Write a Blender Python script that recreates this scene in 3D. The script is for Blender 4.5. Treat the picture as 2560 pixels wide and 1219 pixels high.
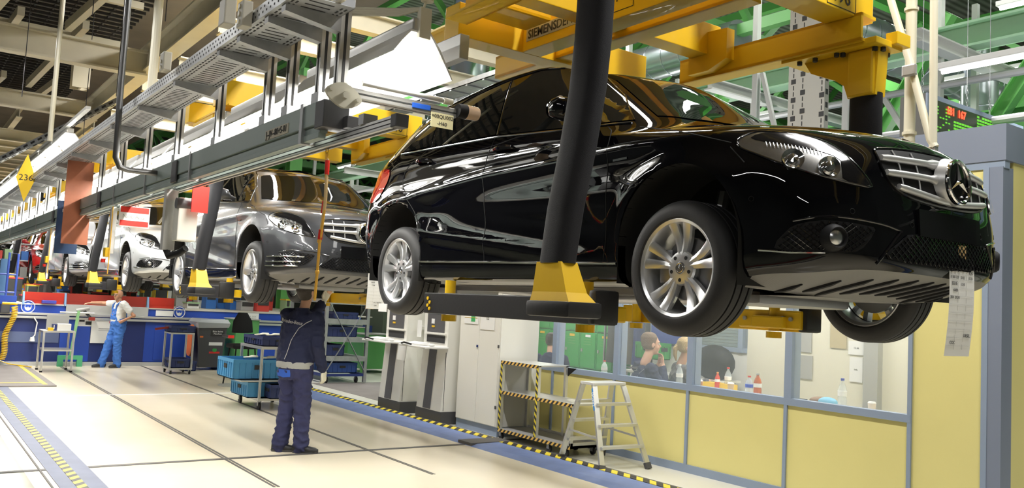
import bpy, bmesh, math, random
from mathutils import Vector, Matrix, noise
from mathutils.bvhtree import BVHTree
random.seed(7)
for o in list(bpy.data.objects): bpy.data.objects.remove(o)
SC = bpy.context.scene
COL = SC.collection
PI = math.pi
# ---------------------------------------------------------------- camera, world, lights, exposure
cam = bpy.data.cameras.new('camera'); camo = bpy.data.objects.new('camera', cam); COL.objects.link(camo)
cam.sensor_width = 36.0; cam.lens = 30.0; cam.clip_start = .05; cam.clip_end = 200
def set_cam():
    yaw, pit, rol = math.radians(35.638), math.radians(4.2238), math.radians(2.9885)
    fw = Vector((-math.cos(yaw)*math.cos(pit), math.sin(yaw)*math.cos(pit), math.sin(pit)))
    r = fw.cross(Vector((0, 0, 1))).normalized(); u = r.cross(fw)
    r2 = math.cos(rol)*r + math.sin(rol)*u; u2 = -math.sin(rol)*r + math.cos(rol)*u
    m = Matrix((r2, u2, -fw)).transposed().to_4x4(); m.translation = Vector((0, 0, 1.65))
    camo.matrix_world = m
set_cam()
SC.camera = camo
SC.view_settings.view_transform = 'Standard'; SC.view_settings.look = 'None'
SC.view_settings.gamma = 1; SC.view_settings.use_curve_mapping = False
SC.view_settings.exposure = 0.66
w = bpy.data.worlds.new('world'); SC.world = w; w.use_nodes = True
w.node_tree.nodes['Background'].inputs[0].default_value = (.80, .90, 1.0, 1)
w.node_tree.nodes['Background'].inputs[1].default_value = .16
def area(name, loc, sx, sy, power, color=(1, .985, .955), rot=(0, 0, 0)):
    l = bpy.data.lights.new(name, 'AREA'); l.shape = 'RECTANGLE'; l.size = sx; l.size_y = sy
    l.energy = power; l.color = color
    o = bpy.data.objects.new(name, l); o.location = loc; o.rotation_euler = rot; COL.objects.link(o); return o
#LIGHTS
# area lights standing for lamps above the lane; walkway and upward ones are added fill
for x in (-16, -11, -6, -1): area('lane_light', (x, 4.2, 6.2), 3.2, .3, 175)
for x in (-20, -14, -8, -2, 3): area('walkway_fill', (x, -1.2, 4.6), 3.0, .12, 38)  # added fill from the unseen camera side, no lamps built here
for x in (-18, -12, -6, 0): area('hall_light', (x, 9.6, 8.3), 3.0, .3, 170)
for x in (-13, -9.5): area('walkway_fill', (x, 1.0, 4.7), 2.0, .12, 30)
for x in (-20, -13, -7, -1): area('fill_uplight', (x, 14, 3.9), 3.0, .4, 55, rot=(math.pi, 0, 0)); area('fill_uplight', (x-2, 9.9, 3.6), 2.0, .1, 22, rot=(math.pi, 0, 0))  # added upward fill that brightens the green steelwork from below
for x in (-24, -17, -10, -3): area('hall_light_back', (x, 17, 8.3), 3.5, .4, 200)
for x in (-30, -38): area('far_light', (x, 2.0, 4.7), 4, 3, 150)
area('far_light', (-23, 3.0, 4.7), 3, 2.5, 90)
area('office_light', (-7.1, 8.2, 2.80), 1.4, .3, 26); area('office_light', (-4.7, 8.2, 2.80), 1.4, .3, 26); area('office_light', (-10.8, 8.6, 2.80), 1.4, .3, 26)
# ---------------------------------------------------------------- materials
MATS = {}
def mat(name, col, rough=.5, metal=0., coat=0., spec=.5, emis=0., noise=0., nscale=8., bump=0., bscale=60., trans=0., alpha=1., ecol=None):
    if name in MATS: return MATS[name]
    m = bpy.data.materials.new(name); m.use_nodes = True; nt = m.node_tree; b = nt.nodes['Principled BSDF']
    b.inputs['Base Color'].default_value = (*col, 1); b.inputs['Roughness'].default_value = rough
    b.inputs['Metallic'].default_value = metal; b.inputs['Coat Weight'].default_value = coat
    b.inputs['Coat Roughness'].default_value = .02
    b.inputs['Specular IOR Level'].default_value = spec
    if trans: b.inputs['Transmission Weight'].default_value = trans
    if alpha < 1: b.inputs['Alpha'].default_value = alpha
    if emis:
        b.inputs['Emission Color'].default_value = (*(ecol or col), 1); b.inputs['Emission Strength'].default_value = emis
    if noise or bump:
        tc = nt.nodes.new('ShaderNodeTexCoord')
    if noise:
        n = nt.nodes.new('ShaderNodeTexNoise'); n.inputs['Scale'].default_value = nscale; n.inputs['Detail'].default_value = 5
        nt.links.new(tc.outputs['Object'], n.inputs['Vector'])
        mx = nt.nodes.new('ShaderNodeMixRGB'); mx.blend_type = 'MIX'
        mx.inputs[1].default_value = (*[c*(1-noise) for c in col], 1); mx.inputs[2].default_value = (*[min(1, c*(1+noise)) for c in col], 1)
        nt.links.new(n.outputs['Fac'], mx.inputs[0]); nt.links.new(mx.outputs[0], b.inputs['Base Color'])
    if bump:
        n2 = nt.nodes.new('ShaderNodeTexNoise'); n2.inputs['Scale'].default_value = bscale; n2.inputs['Detail'].default_value = 3
        nt.links.new(tc.outputs['Object'], n2.inputs['Vector'])
        bp = nt.nodes.new('ShaderNodeBump'); bp.inputs['Strength'].default_value = bump; bp.inputs['Distance'].default_value = .01
        nt.links.new(n2.outputs['Fac'], bp.inputs['Height']); nt.links.new(bp.outputs[0], b.inputs['Normal'])
    MATS[name] = m; return m
# ---------------------------------------------------------------- builders
class B:
    def __init__(s): s.bm = bmesh.new()
    def box(s, x0, x1, y0, y1, z0, z1, bev=0.):
        v = [s.bm.verts.new((x, y, z)) for z in (z0, z1) for y in (y0, y1) for x in (x0, x1)]
        fs = [s.bm.faces.new([v[i] for i in q]) for q in ((0, 2, 3, 1), (4, 5, 7, 6), (0, 1, 5, 4), (2, 6, 7, 3), (0, 4, 6, 2), (1, 3, 7, 5))]
        if bev:
            ed = set(e for f in fs for e in f.edges)
            bmesh.ops.bevel(s.bm, geom=list(ed), offset=bev, segments=2, affect='EDGES', profile=.6)
        return s
    def obox(s, c, ax, ay, az):      # oriented box: centre + three half vectors
        c, ax, ay, az = map(Vector, (c, ax, ay, az))
        v = [s.bm.verts.new(c + i*ax + j*ay + k*az) for k in (-1, 1) for j in (-1, 1) for i in (-1, 1)]
        for q in ((0, 2, 3, 1), (4, 5, 7, 6), (0, 1, 5, 4), (2, 6, 7, 3), (0, 4, 6, 2), (1, 3, 7, 5)): s.bm.faces.new([v[i] for i in q])
        return s
    def bar(s, a, b, w, h=None, up=(0, 0, 1)):
        a, b = Vector(a), Vector(b); h = h or w; d = (b-a); L = d.length; d.normalize(); up = Vector(up)
        if abs(d.dot(up)) > .98: up = Vector((1, 0, 0))
        r = d.cross(up).normalized(); u = r.cross(d)
        return s.obox((a+b)/2, d*L/2, r*w/2, u*h/2)
    def beam(s, a, b, w, h, t=.02, up=(0, 0, 1)):    # I-beam
        a, b = Vector(a), Vector(b); d = (b-a); L = d.length; d.normalize(); up = Vector(up)
        if abs(d.dot(up)) > .98: up = Vector((1, 0, 0))
        r = d.cross(up).normalized(); u = r.cross(d); c = (a+b)/2
        s.obox(c+u*(h/2-t/2), d*L/2, r*w/2, u*t/2); s.obox(c-u*(h/2-t/2), d*L/2, r*w/2, u*t/2)
        return s.obox(c, d*L/2, r*t/2, u*(h/2-t))
    def tube(s, pts, r, n=10, cap=True, closed=False):
        pts = [Vector(p) for p in pts]; rs = r if isinstance(r, (list, tuple)) else [r]*len(pts)
        rings = []; prev = None; N = len(pts)
        for i, p in enumerate(pts):
            if closed: d = pts[(i+1) % N]-pts[i-1]
            else: d = pts[min(i+1, N-1)]-pts[max(i-1, 0)]
            d.normalize()
            if prev is None:
                a = d.orthogonal().normalized()
            else:
                a = prev - d*prev.dot(d)
                a = a.normalized() if a.length > 1e-6 else d.orthogonal().normalized()
            prev = a; b = d.cross(a)
            rings.append([s.bm.verts.new(p + rs[i]*(math.cos(2*PI*k/n)*a + math.sin(2*PI*k/n)*b)) for k in range(n)])
        R = rings + ([rings[0]] if closed else [])
        for A, Bq in zip(R, R[1:]):
            for k in range(n): s.bm.faces.new((A[k], A[(k+1) % n], Bq[(k+1) % n], Bq[k]))
        if cap and not closed:
            s.bm.faces.new(rings[0][::-1]); s.bm.faces.new(rings[-1])
        return s
    def cyl(s, a, b, r, n=16, r2=None): return s.tube([a, b], [r, r if r2 is None else r2], n)
    def loft(s, rings, capA=True, capB=True, closed=True):
        R = [[s.bm.verts.new(p) for p in q] for q in rings]; n = len(R[0])
        for A, C in zip(R, R[1:]):
            for k in range(n if closed else n-1): s.bm.faces.new((A[k], A[(k+1) % n], C[(k+1) % n], C[k]))
        if capA: s.bm.faces.new(R[0][::-1])
        if capB: s.bm.faces.new(R[-1])
        return s
    def ell(s, secs, n=16, power=2.0, **k):   # secs: (centre, ax vec, ay vec) elliptical sections
        rings = []
        for c, ax, ay in secs:
            c, ax, ay = Vector(c), Vector(ax), Vector(ay); q = []
            for i in range(n):
                t = 2*PI*i/n; ct, st = math.cos(t), math.sin(t)
                q.append(c + ax*math.copysign(abs(ct)**(2/power), ct) + ay*math.copysign(abs(st)**(2/power), st))
            rings.append(q)
        return s.loft(rings, **k)
    def lathe(s, prof, o, axis='z', n=24, cap=False):    # prof (r, h) pairs along the axis
        ax = dict(x=((0, 1, 0), (0, 0, 1), (1, 0, 0)), y=((0, 0, 1), (1, 0, 0), (0, 1, 0)), z=((1, 0, 0), (0, 1, 0), (0, 0, 1)))[axis]
        a, b, c = map(Vector, ax); o = Vector(o)
        return s.loft([[o + a*r*math.cos(2*PI*k/n) + b*r*math.sin(2*PI*k/n) + c*h for k in range(n)] for r, h in prof], cap, cap)
    def prism(s, poly, axis, a, b):      # extrude a polygon; axis x: poly=(y,z), y: (x,z), z: (x,y)
        f = dict(x=lambda p, t: (t, p[0], p[1]), y=lambda p, t: (p[0], t, p[1]), z=lambda p, t: (p[0], p[1], t))[axis]
        return s.loft([[f(p, a) for p in poly], [f(p, b) for p in poly]])
    def sphere(s, c, r, sc=(1, 1, 1), u=14, v=9):
        m = Matrix.Translation(c) @ Matrix.Diagonal((*sc, 1)); bmesh.ops.create_uvsphere(s.bm, u_segments=u, v_segments=v, radius=r, matrix=m); return s
    def quad(s, *p): s.bm.faces.new([s.bm.verts.new(q) for q in p]); return s
    def xf(s, m): bmesh.ops.transform(s.bm, matrix=m, verts=s.bm.verts); return s
def origin_of(p):
    v = Vector((0, 0, 0))
    while p is not None: v += p.location; p = p.parent
    return v
def link(name, b, m, parent=None, smooth=False, off=None, world=True):
    """link builder b as ONE mesh object; its coordinates are world ones, moved into the parent's frame"""
    bmesh.ops.recalc_face_normals(b.bm, faces=b.bm.faces)
    if parent is not None and world: bmesh.ops.translate(b.bm, vec=-origin_of(parent), verts=b.bm.verts)
    me = bpy.data.meshes.new(name); b.bm.to_mesh(me); b.bm.free()
    for q in (m if isinstance(m, (list, tuple)) else [m]): me.materials.append(q)
    if smooth:
        me.shade_smooth()
        if smooth != 'full': me.set_sharp_from_angle(angle=math.radians(smooth if not isinstance(smooth, bool) else 38))
    o = bpy.data.objects.new(name, me); COL.objects.link(o)
    if parent is not None: o.parent = parent
    return o
def tag(o, label, cat, group=None, kind=None):
    o['label'] = label; o['category'] = cat
    if group: o['group'] = group
    if kind: o['kind'] = kind
    return o
def thing(name, label, cat, loc=(0, 0, 0), group=None):
    o = bpy.data.objects.new(name, None); COL.objects.link(o); o.location = loc; o.empty_display_size = .1
    return tag(o, label, cat, group)
def solo(name, b, m, label, cat, group=None, smooth=False, kind=None):
    # one-mesh thing, origin at the centre of its base
    vs = [v.co for v in b.bm.verts]; lo = Vector([min(v[i] for v in vs) for i in range(3)]); hi = Vector([max(v[i] for v in vs) for i in range(3)])
    c = Vector(((lo.x+hi.x)/2, (lo.y+hi.y)/2, lo.z)); bmesh.ops.translate(b.bm, vec=-c, verts=b.bm.verts)
    o = link(name, b, m, None, smooth); o.location = c; return tag(o, label, cat, group, kind)
def struct(name, b, m, smooth=False):
    o = link(name, b, m, None, smooth); o['kind'] = 'structure'; return o
def dup(root, loc, label=None, group=None, rotz=None):
    def rec(o, par):
        c = o.copy(); COL.objects.link(c)
        if par is not None: c.parent = par
        for ch in list(o.children): rec(ch, c)
        return c
    r = rec(root, None); r.location = loc
    if rotz is not None: r.rotation_euler = (0, 0, rotz)
    if label: r['label'] = label
    if group: r['group'] = group
    return r
def textb(txt, size, o, xdir, ydir, th=.0015, bold=0., align='CENTER', extra=None):
    """lettering as a builder: text plane spanned by xdir, ydir at point o"""
    cu = bpy.data.curves.new('t', 'FONT'); cu.body = txt; cu.size = size; cu.extrude = th; cu.offset = bold
    cu.align_x = align; cu.align_y = 'CENTER'; cu.resolution_u = 2
    ob = bpy.data.objects.new('t', cu); COL.objects.link(ob)
    dg = bpy.context.evaluated_depsgraph_get(); me = bpy.data.meshes.new_from_object(ob.evaluated_get(dg))
    x, y = Vector(xdir).normalized(), Vector(ydir).normalized(); z = x.cross(y)
    m = Matrix((x, y, z)).transposed().to_4x4(); m.translation = Vector(o); me.transform(m)
    b = extra or B(); b.bm.from_mesh(me)
    bpy.data.objects.remove(ob); bpy.data.curves.remove(cu); bpy.data.meshes.remove(me)
    return b
def organic(name, blobs, m, parent, voxel=.012, smooth=6, world=True, folds=0.):
    """union of closed shapes grown into one continuous skin"""
    b = blobs; bmesh.ops.recalc_face_normals(b.bm, faces=b.bm.faces)
    if parent is not None and world: bmesh.ops.translate(b.bm, vec=-origin_of(parent), verts=b.bm.verts)
    me = bpy.data.meshes.new(name); b.bm.to_mesh(me); b.bm.free()
    o = bpy.data.objects.new(name, me); COL.objects.link(o)
    r = o.modifiers.new('r', 'REMESH'); r.mode = 'VOXEL'; r.voxel_size = voxel
    s = o.modifiers.new('s', 'SMOOTH'); s.factor = .5; s.iterations = smooth
    dg = bpy.context.evaluated_depsgraph_get(); me2 = bpy.data.meshes.new_from_object(o.evaluated_get(dg))
    o.modifiers.clear(); o.data = me2; bpy.data.meshes.remove(me); me2.name = name
    for q in (m if isinstance(m, (list, tuple)) else [m]): me2.materials.append(q)
    if folds:                                                       # soft cloth folds
        me2.update(); nn = [v.normal.copy() for v in me2.vertices]
        for v, n_v in zip(me2.vertices, nn):
            p = v.co; q = Vector((p.x*9+p.z*4, p.y*9-p.z*3, p.z*13))
            v.co += n_v*folds*((1-abs(noise.noise(q)))**3*1.4-.8 + .5*noise.noise(p*24))
    me2.shade_smooth()
    if parent is not None: o.parent = parent
    return o
# ---------------------------------------------------------------- the car
PAINT = dict(
    black=mat('paint_black', (.002, .002, .003), .9, 0, 1, 0),
    grey=mat('paint_grey', (.050, .052, .058), .42, .6, 1, .3),
    silver=mat('paint_silver', (.58, .60, .62), .42, .5, 1),
    silver2=mat('paint_pale_silver', (.42, .43, .46), .42, .5, 1),
    red=mat('paint_red', (.55, .01, .012), .3, .1, 1),
    dark=mat('paint_dark', (.02, .02, .025), .2, .2, 1))
M_GLASS = mat('tinted_glass', (.006, .007, .007), .0, 0, 0, .9)
M_RUB = mat('tyre_rubber', (.018, .018, .019), .62, bump=.12, bscale=240)
M_BLK = mat('black_plastic', (.008, .008, .009), .6, spec=.25)
M_TRIM = mat('gloss_black_trim', (.006, .006, .007), .12, 0, .5)
M_CHR = mat('chrome', (.82, .83, .85), .08, 1)
M_ALU = mat('alloy_silver', (.72, .73, .75), .3, .75, .3)
M_SAT = mat('satin_silver', (.62, .62, .62), .34, .6, .2)
M_LENS = mat('headlight_lens', (.02, .02, .02), .02, 0, 0, .6, alpha=.10)
M_REFL = mat('headlight_reflector', (.66, .67, .68), .24, 1, noise=.3, nscale=18)
M_WELL = mat('wheel_housing', (.006, .006, .006), .8)
M_UND = mat('underbody_panel', (.16, .155, .15), .55, noise=.15, nscale=5)
M_TAIL = mat('tail_light_red', (.30, .010, .008), .06, 0, 1)
M_CAST = mat('cast_metal', (.35, .35, .36), .4, .9)
WELD = [('f', 1.35), ('r', -1.37)]
HUBX = (1.35, -1.35)
AR, AZ = .372, .425

def side(x, zb, zt, zr, yb=.83, yt=.645, yr=.55, xt=None, xr=None, w=.893):
    xt = x if xt is None else xt; xr = xt if xr is None else xr
    return [(x, .79, .225), (x, w-.035, .275), (x, w-.018, .46), (x, w-.006, .64), (x, w, .82), (x, w-.022, .975),
            (x, yb, zb), (xt, yt, zt), (xr, yr, zt+.065), (xr, 0, zr)]
CTRL = [
 [(-2.06, 0, .27), (-2.13, 0, .36), (-2.16, 0, .50), (-2.14, 0, .64), (-2.11, 0, .82), (-2.08, 0, .98), (-2.04, 0, 1.09), (-1.86, 0, 1.45), (-1.75, 0, 1.51), (-1.45, 0, 1.565)],
 [(-2.05, .36, .27), (-2.12, .38, .36), (-2.14, .38, .50), (-2.13, .38, .64), (-2.10, .38, .82), (-2.07, .37, .98), (-2.03, .36, 1.09), (-1.85, .30, 1.45), (-1.73, .26, 1.51), (-1.42, 0, 1.568)],
 [(-1.98, .66, .27), (-2.04, .70, .36), (-2.06, .72, .50), (-2.06, .73, .64), (-2.04, .72, .82), (-2.0, .69, .98), (-1.97, .66, 1.09), (-1.79, .53, 1.43), (-1.68, .45, 1.495), (-1.38, 0, 1.572)],
 [(-1.84, .77, .26), (-1.88, .82, .34), (-1.90, .84, .48), (-1.90, .86, .64), (-1.89, .85, .82), (-1.86, .82, .98), (-1.82, .775, 1.13), (-1.66, .60, 1.42), (-1.58, .51, 1.488), (-1.3, 0, 1.58)],
 side(-1.62, 1.165, 1.44, 1.585, .80, .62, .53, -1.48, -1.42, .882),
 side(-1.35, 1.155, 1.475, 1.592, .815, .635, .545, -1.25, -1.2, .890),
 side(-.95, 1.14, 1.505, 1.602, .83, .645, .55, -.92, -.9),
 side(-.5, 1.125, 1.53, 1.608, .835, .65, .555),
 side(0, 1.105, 1.525, 1.604, .838, .65, .555, -.04, -.08),
 side(.45, 1.085, 1.49, 1.592, .838, .635, .54, .22, .1, .894),
 side(.85, 1.055, 1.44, 1.58, .825, .605, .50, .42, .26, .894),
 [(1.15, .79, .225), (1.15, .858, .275), (1.15, .874, .46), (1.15, .886, .64), (1.15, .892, .80), (1.13, .868, .960), (1.04, .775, 1.05), (.50, .56, 1.425), (.34, .46, 1.50), (.14, 0, 1.578)],
 [(1.45, .79, .225), (1.45, .855, .275), (1.45, .872, .46), (1.45, .884, .64), (1.45, .886, .795), (1.41, .83, .952), (1.12, .64, 1.075), (.55, .45, 1.435), (.38, .36, 1.505), (.16, 0, 1.577)],
 [(1.77, .80, .285), (1.79, .828, .33), (1.80, .842, .46), (1.79, .85, .62), (1.77, .826, .785), (1.65, .72, .955), (1.16, .47, 1.09), (.58, .33, 1.44), (.40, .26, 1.51), (.17, 0, 1.576)],
 [(1.96, .715, .30), (1.995, .74, .345), (2.005, .755, .46), (1.99, .765, .62), (1.955, .71, .80), (1.79, .555, .962), (1.18, .33, 1.098), (.60, .22, 1.445), (.42, .17, 1.512), (.18, 0, 1.575)],
 [(2.12, .535, .325), (2.145, .55, .365), (2.15, .555, .44), (2.135, .56, .62), (2.08, .51, .825), (1.87, .39, .970), (1.195, .22, 1.102), (.61, .15, 1.45), (.43, .12, 1.514), (.185, 0, 1.575)],
 [(2.205, .30, .325), (2.225, .30, .36), (2.225, .30, .43), (2.205, .30, .62), (2.14, .28, .855), (1.91, .20, .980), (1.205, .12, 1.105), (.62, .08, 1.453), (.435, .06, 1.515), (.187, 0, 1.575)],
 [(2.225, 0, .32), (2.242, 0, .36), (2.24, 0, .43), (2.225, 0, .62), (2.165, 0, .865), (1.93, 0, .982), (1.21, 0, 1.107), (.625, 0, 1.455), (.44, 0, 1.516), (.188, 0, 1.575)],
]
def catmull(P, n, closed=False):
    out = []; N = len(P)
    for i in range(N-1):
        p0 = P[i-1] if i else P[0]*2-P[1]; p1, p2 = P[i], P[i+1]; p3 = P[i+2] if i+2 < N else P[-1]*2-P[-2]
        for k in range(n):
            t = k/n
            out.append(.5*((2*p1)+(p2-p0)*t+(2*p0-5*p1+4*p2-p3)*t*t+(3*p1-p0-3*p2+p3)*t**3))
    out.append(P[-1]); return out
def car_grid(nu=11, nv=9):
    rows = [catmull([Vector(p) for p in c], nv) for c in CTRL]           # along height
    cols = [catmull([rows[i][j] for i in range(len(rows))], nu) for j in range(len(rows[0]))]
    G = [[cols[j][i] for j in range(len(cols))] for i in range(len(cols[0]))]
    for r in G:                                                     # nose length
        for p in r:
            if p.x > 1.72: p.x = 1.72 + (p.x-1.72)*.88
    # flank sculpture: a crease falling from the front wing and a hollow under it, a lower line rising rearward
    for r in G:
        for p in r:
            if p.y > .6 and -1.95 < p.x < 1.9 and p.z < 1.05:
                f = min(1, (1.9-p.x)/.4)*min(1, (p.x+1.95)/.3)
                zc = .90 + .02*p.x - .055*max(0, -p.x-.2)**1.2        # upper crease
                d = p.z-zc
                p.y += f*.010*math.exp(-(d/.035)**2) - f*.013*math.exp(-((d+.11)/.08)**2)
                zl = .36 + .20*max(0, (.75-p.x))/1.7 if p.x > -1.1 else .58
                d2 = p.z-zl
                if -1.15 < p.x < .95:
                    g = min(1, (p.x+1.15)/.25, (.95-p.x)/.3)
                    p.y += g*.014*math.exp(-(d2/.045)**2) - g*.016*math.exp(-((d2-.14)/.09)**2)
                # flared wheel arches
                for hx in (1.35, -1.37):
                    rr = math.hypot(p.x-hx, p.z-AZ); p.y += .012*math.exp(-((rr-AR-.02)/.05)**2)
    return G
def in_arch(p):
    if p.y < .5: return None
    for hx in (1.35, -1.37):
        if p.z < AZ:
            if abs(p.x-hx) < AR: return hx
        elif math.hypot(p.x-hx, p.z-AZ) < AR: return hx
    return None
def body_builder():
    G = car_grid(); nu, nv = len(G), len(G[0])
    dead = [[False]*(nv-1) for _ in range(nu-1)]; hx_of = {}
    for i in range(nu-1):
        for j in range(nv-1):
            c = (G[i][j]+G[i+1][j]+G[i][j+1]+G[i+1][j+1])/4
            h = in_arch(c)
            if h is not None:
                dead[i][j] = True
                for a, b_ in ((i, j), (i+1, j), (i, j+1), (i+1, j+1)): hx_of[(a, b_)] = h
    def used(a, b_):
        return any(0 <= i < nu-1 and 0 <= j < nv-1 and not dead[i][j] for i in (a-1, a) for j in (b_-1, b_))
    rim = []
    for (a, b_), h in hx_of.items():
        if used(a, b_):
            p = G[a][b_]
            if p.z < AZ: p.x = h + math.copysign(AR, p.x-h)
            else:
                d = Vector((p.x-h, p.z-AZ)); d = d.normalized()*AR; p.x = h+d.x; p.z = AZ+d.y
            rim.append((a, b_))
    b = B(); full = B()
    for sgn in (1, -1):
        V = {}
        def vert(i, j):
            if (i, j) not in V: p = G[i][j]; V[(i, j)] = b.bm.verts.new((p.x, p.y*sgn, p.z))
            return V[(i, j)]
        for i in range(nu-1):
            for j in range(nv-1):
                if dead[i][j]: continue
                q = [vert(i, j), vert(i+1, j), vert(i+1, j+1), vert(i, j+1)]
                if len({tuple(round(c, 5) for c in v.co) for v in q}) >= 3:
                    try: b.bm.faces.new(q if sgn < 0 else q[::-1])
                    except ValueError: pass
    bmesh.ops.remove_doubles(b.bm, verts=b.bm.verts, dist=.0004)
    # arch lips turned inward
    ed = [e for e in b.bm.edges if e.is_boundary and any(abs(abs(v.co.x-h) - AR) < .002 or abs(math.hypot(v.co.x-h, v.co.z-AZ)-AR) < .002 for v in e.verts for h in (1.35, -1.37)) and abs(e.verts[0].co.y) > .6]
    r = bmesh.ops.extrude_edge_only(b.bm, edges=ed)
    for v in [g for g in r['geom'] if isinstance(g, bmesh.types.BMVert)]:
        v.co.y -= math.copysign(.05, v.co.y)
    # a full body without arch cuts for ray casts
    G2 = car_grid()
    vs = []; fs = []
    for sgn in (1, -1):
        o = len(vs)
        for i in range(nu):
            for j in range(nv): p = G2[i][j]; vs.append((p.x, p.y*sgn, p.z))
        for i in range(nu-1):
            for j in range(nv-1): fs.append((o+i*nv+j, o+(i+1)*nv+j, o+(i+1)*nv+j+1, o+i*nv+j+1))
    return b, BVHTree.FromPolygons(vs, fs), G2
BODY, BVH, GRID = body_builder()
def frame(axis, sg):
    if axis == 's': return (lambda a, c: Vector((a, -3*sg, c))), Vector((0, sg, 0))       # (x, z); sg=+1 near flank
    if axis == 'f': return (lambda a, c: Vector((4, a, c))), Vector((-1, 0, 0))           # (y, z)
    if axis == 'r': return (lambda a, c: Vector((-4, a, c))), Vector((1, 0, 0))
    if axis == 't': return (lambda a, c: Vector((a, c, 4))), Vector((0, 0, -1))
    if axis == 'd':                                                                          # diagonal front corner (s, z)
        k = .70710678
        return (lambda a, c: Vector((a*k+3*k, (a*k-3*k)*sg, c))), Vector((-k, k*sg, 0))
def hit(axis, a, c, sg=1, off=.0):
    o, d = frame(axis, sg); p, n, i, t = BVH.ray_cast(o(a, c), d)
    if p is None: return None
    if n.dot(d) > 0: n = -n
    return p + n*off
def patch(poly, axis, sg=1, off=.003, cell=.03, th=.0, b=None, curve=0):
    """polygon cut out in a side/front/top view and laid on the body surface"""
    if curve: poly = smooth_poly(poly, curve)
    t = bmesh.new(); f = t.faces.new([t.verts.new((p[0], p[1], 0)) for p in poly])
    for ax in (0, 1):
        lo, hi = min(p[ax] for p in poly), max(p[ax] for p in poly); n = max(2, int((hi-lo)/cell))
        for k in range(1, n):
            v = [0, 0, 0]; v[ax] = lo+(hi-lo)*k/n; nn = [0, 0, 0]; nn[ax] = 1
            bmesh.ops.bisect_plane(t, geom=list(t.verts)+list(t.edges)+list(t.faces), plane_co=v, plane_no=nn)
    bmesh.ops.triangulate(t, faces=[f for f in t.faces if len(f.verts) > 4])
    b = b or B(); M = {}
    for v in t.verts:
        p = hit(axis, v.co.x, v.co.y, sg, off)
        if p is not None: M[v] = b.bm.verts.new(p)
    new = []
    for f in t.faces:
        if all(v in M for v in f.verts):
            try: new.append(b.bm.faces.new([M[v] for v in f.verts]))
            except ValueError: pass
    t.free(); return b
def smooth_poly(poly, n):
    P = [Vector((p[0], p[1], 0)) for p in poly]; N = len(P); out = []
    for i in range(N):
        p0, p1, p2, p3 = P[i-1], P[i], P[(i+1) % N], P[(i+2) % N]
        for k in range(n):
            t = k/n; q = .5*((2*p1)+(p2-p0)*t+(2*p0-5*p1+4*p2-p3)*t*t+(3*p1-p0-3*p2+p3)*t**3); out.append((q.x, q.y))
    return out
def line3(pts, axis, sg=1, off=.004, step=.03):
    out = []
    for a, c in zip(pts, pts[1:]):
        n = max(1, int(math.hypot(c[0]-a[0], c[1]-a[1])/step))
        for k in range(n): out.append(hit(axis, a[0]+(c[0]-a[0])*k/n, a[1]+(c[1]-a[1])*k/n, sg, off))
    out.append(hit(axis, *pts[-1], sg, off)); return [p for p in out if p is not None]
def ribbon(b, pts, axis, r=.004, sg=1, off=.0, n=6, step=.03, curve=0):
    if curve:
        pts = [(q.x, q.y) for q in catmull([Vector((p[0], p[1], 0)) for p in pts], curve)]
    L = line3(pts, axis, sg, off, step)
    if len(L) > 1: b.tube(L, r, n)
    return b
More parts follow.
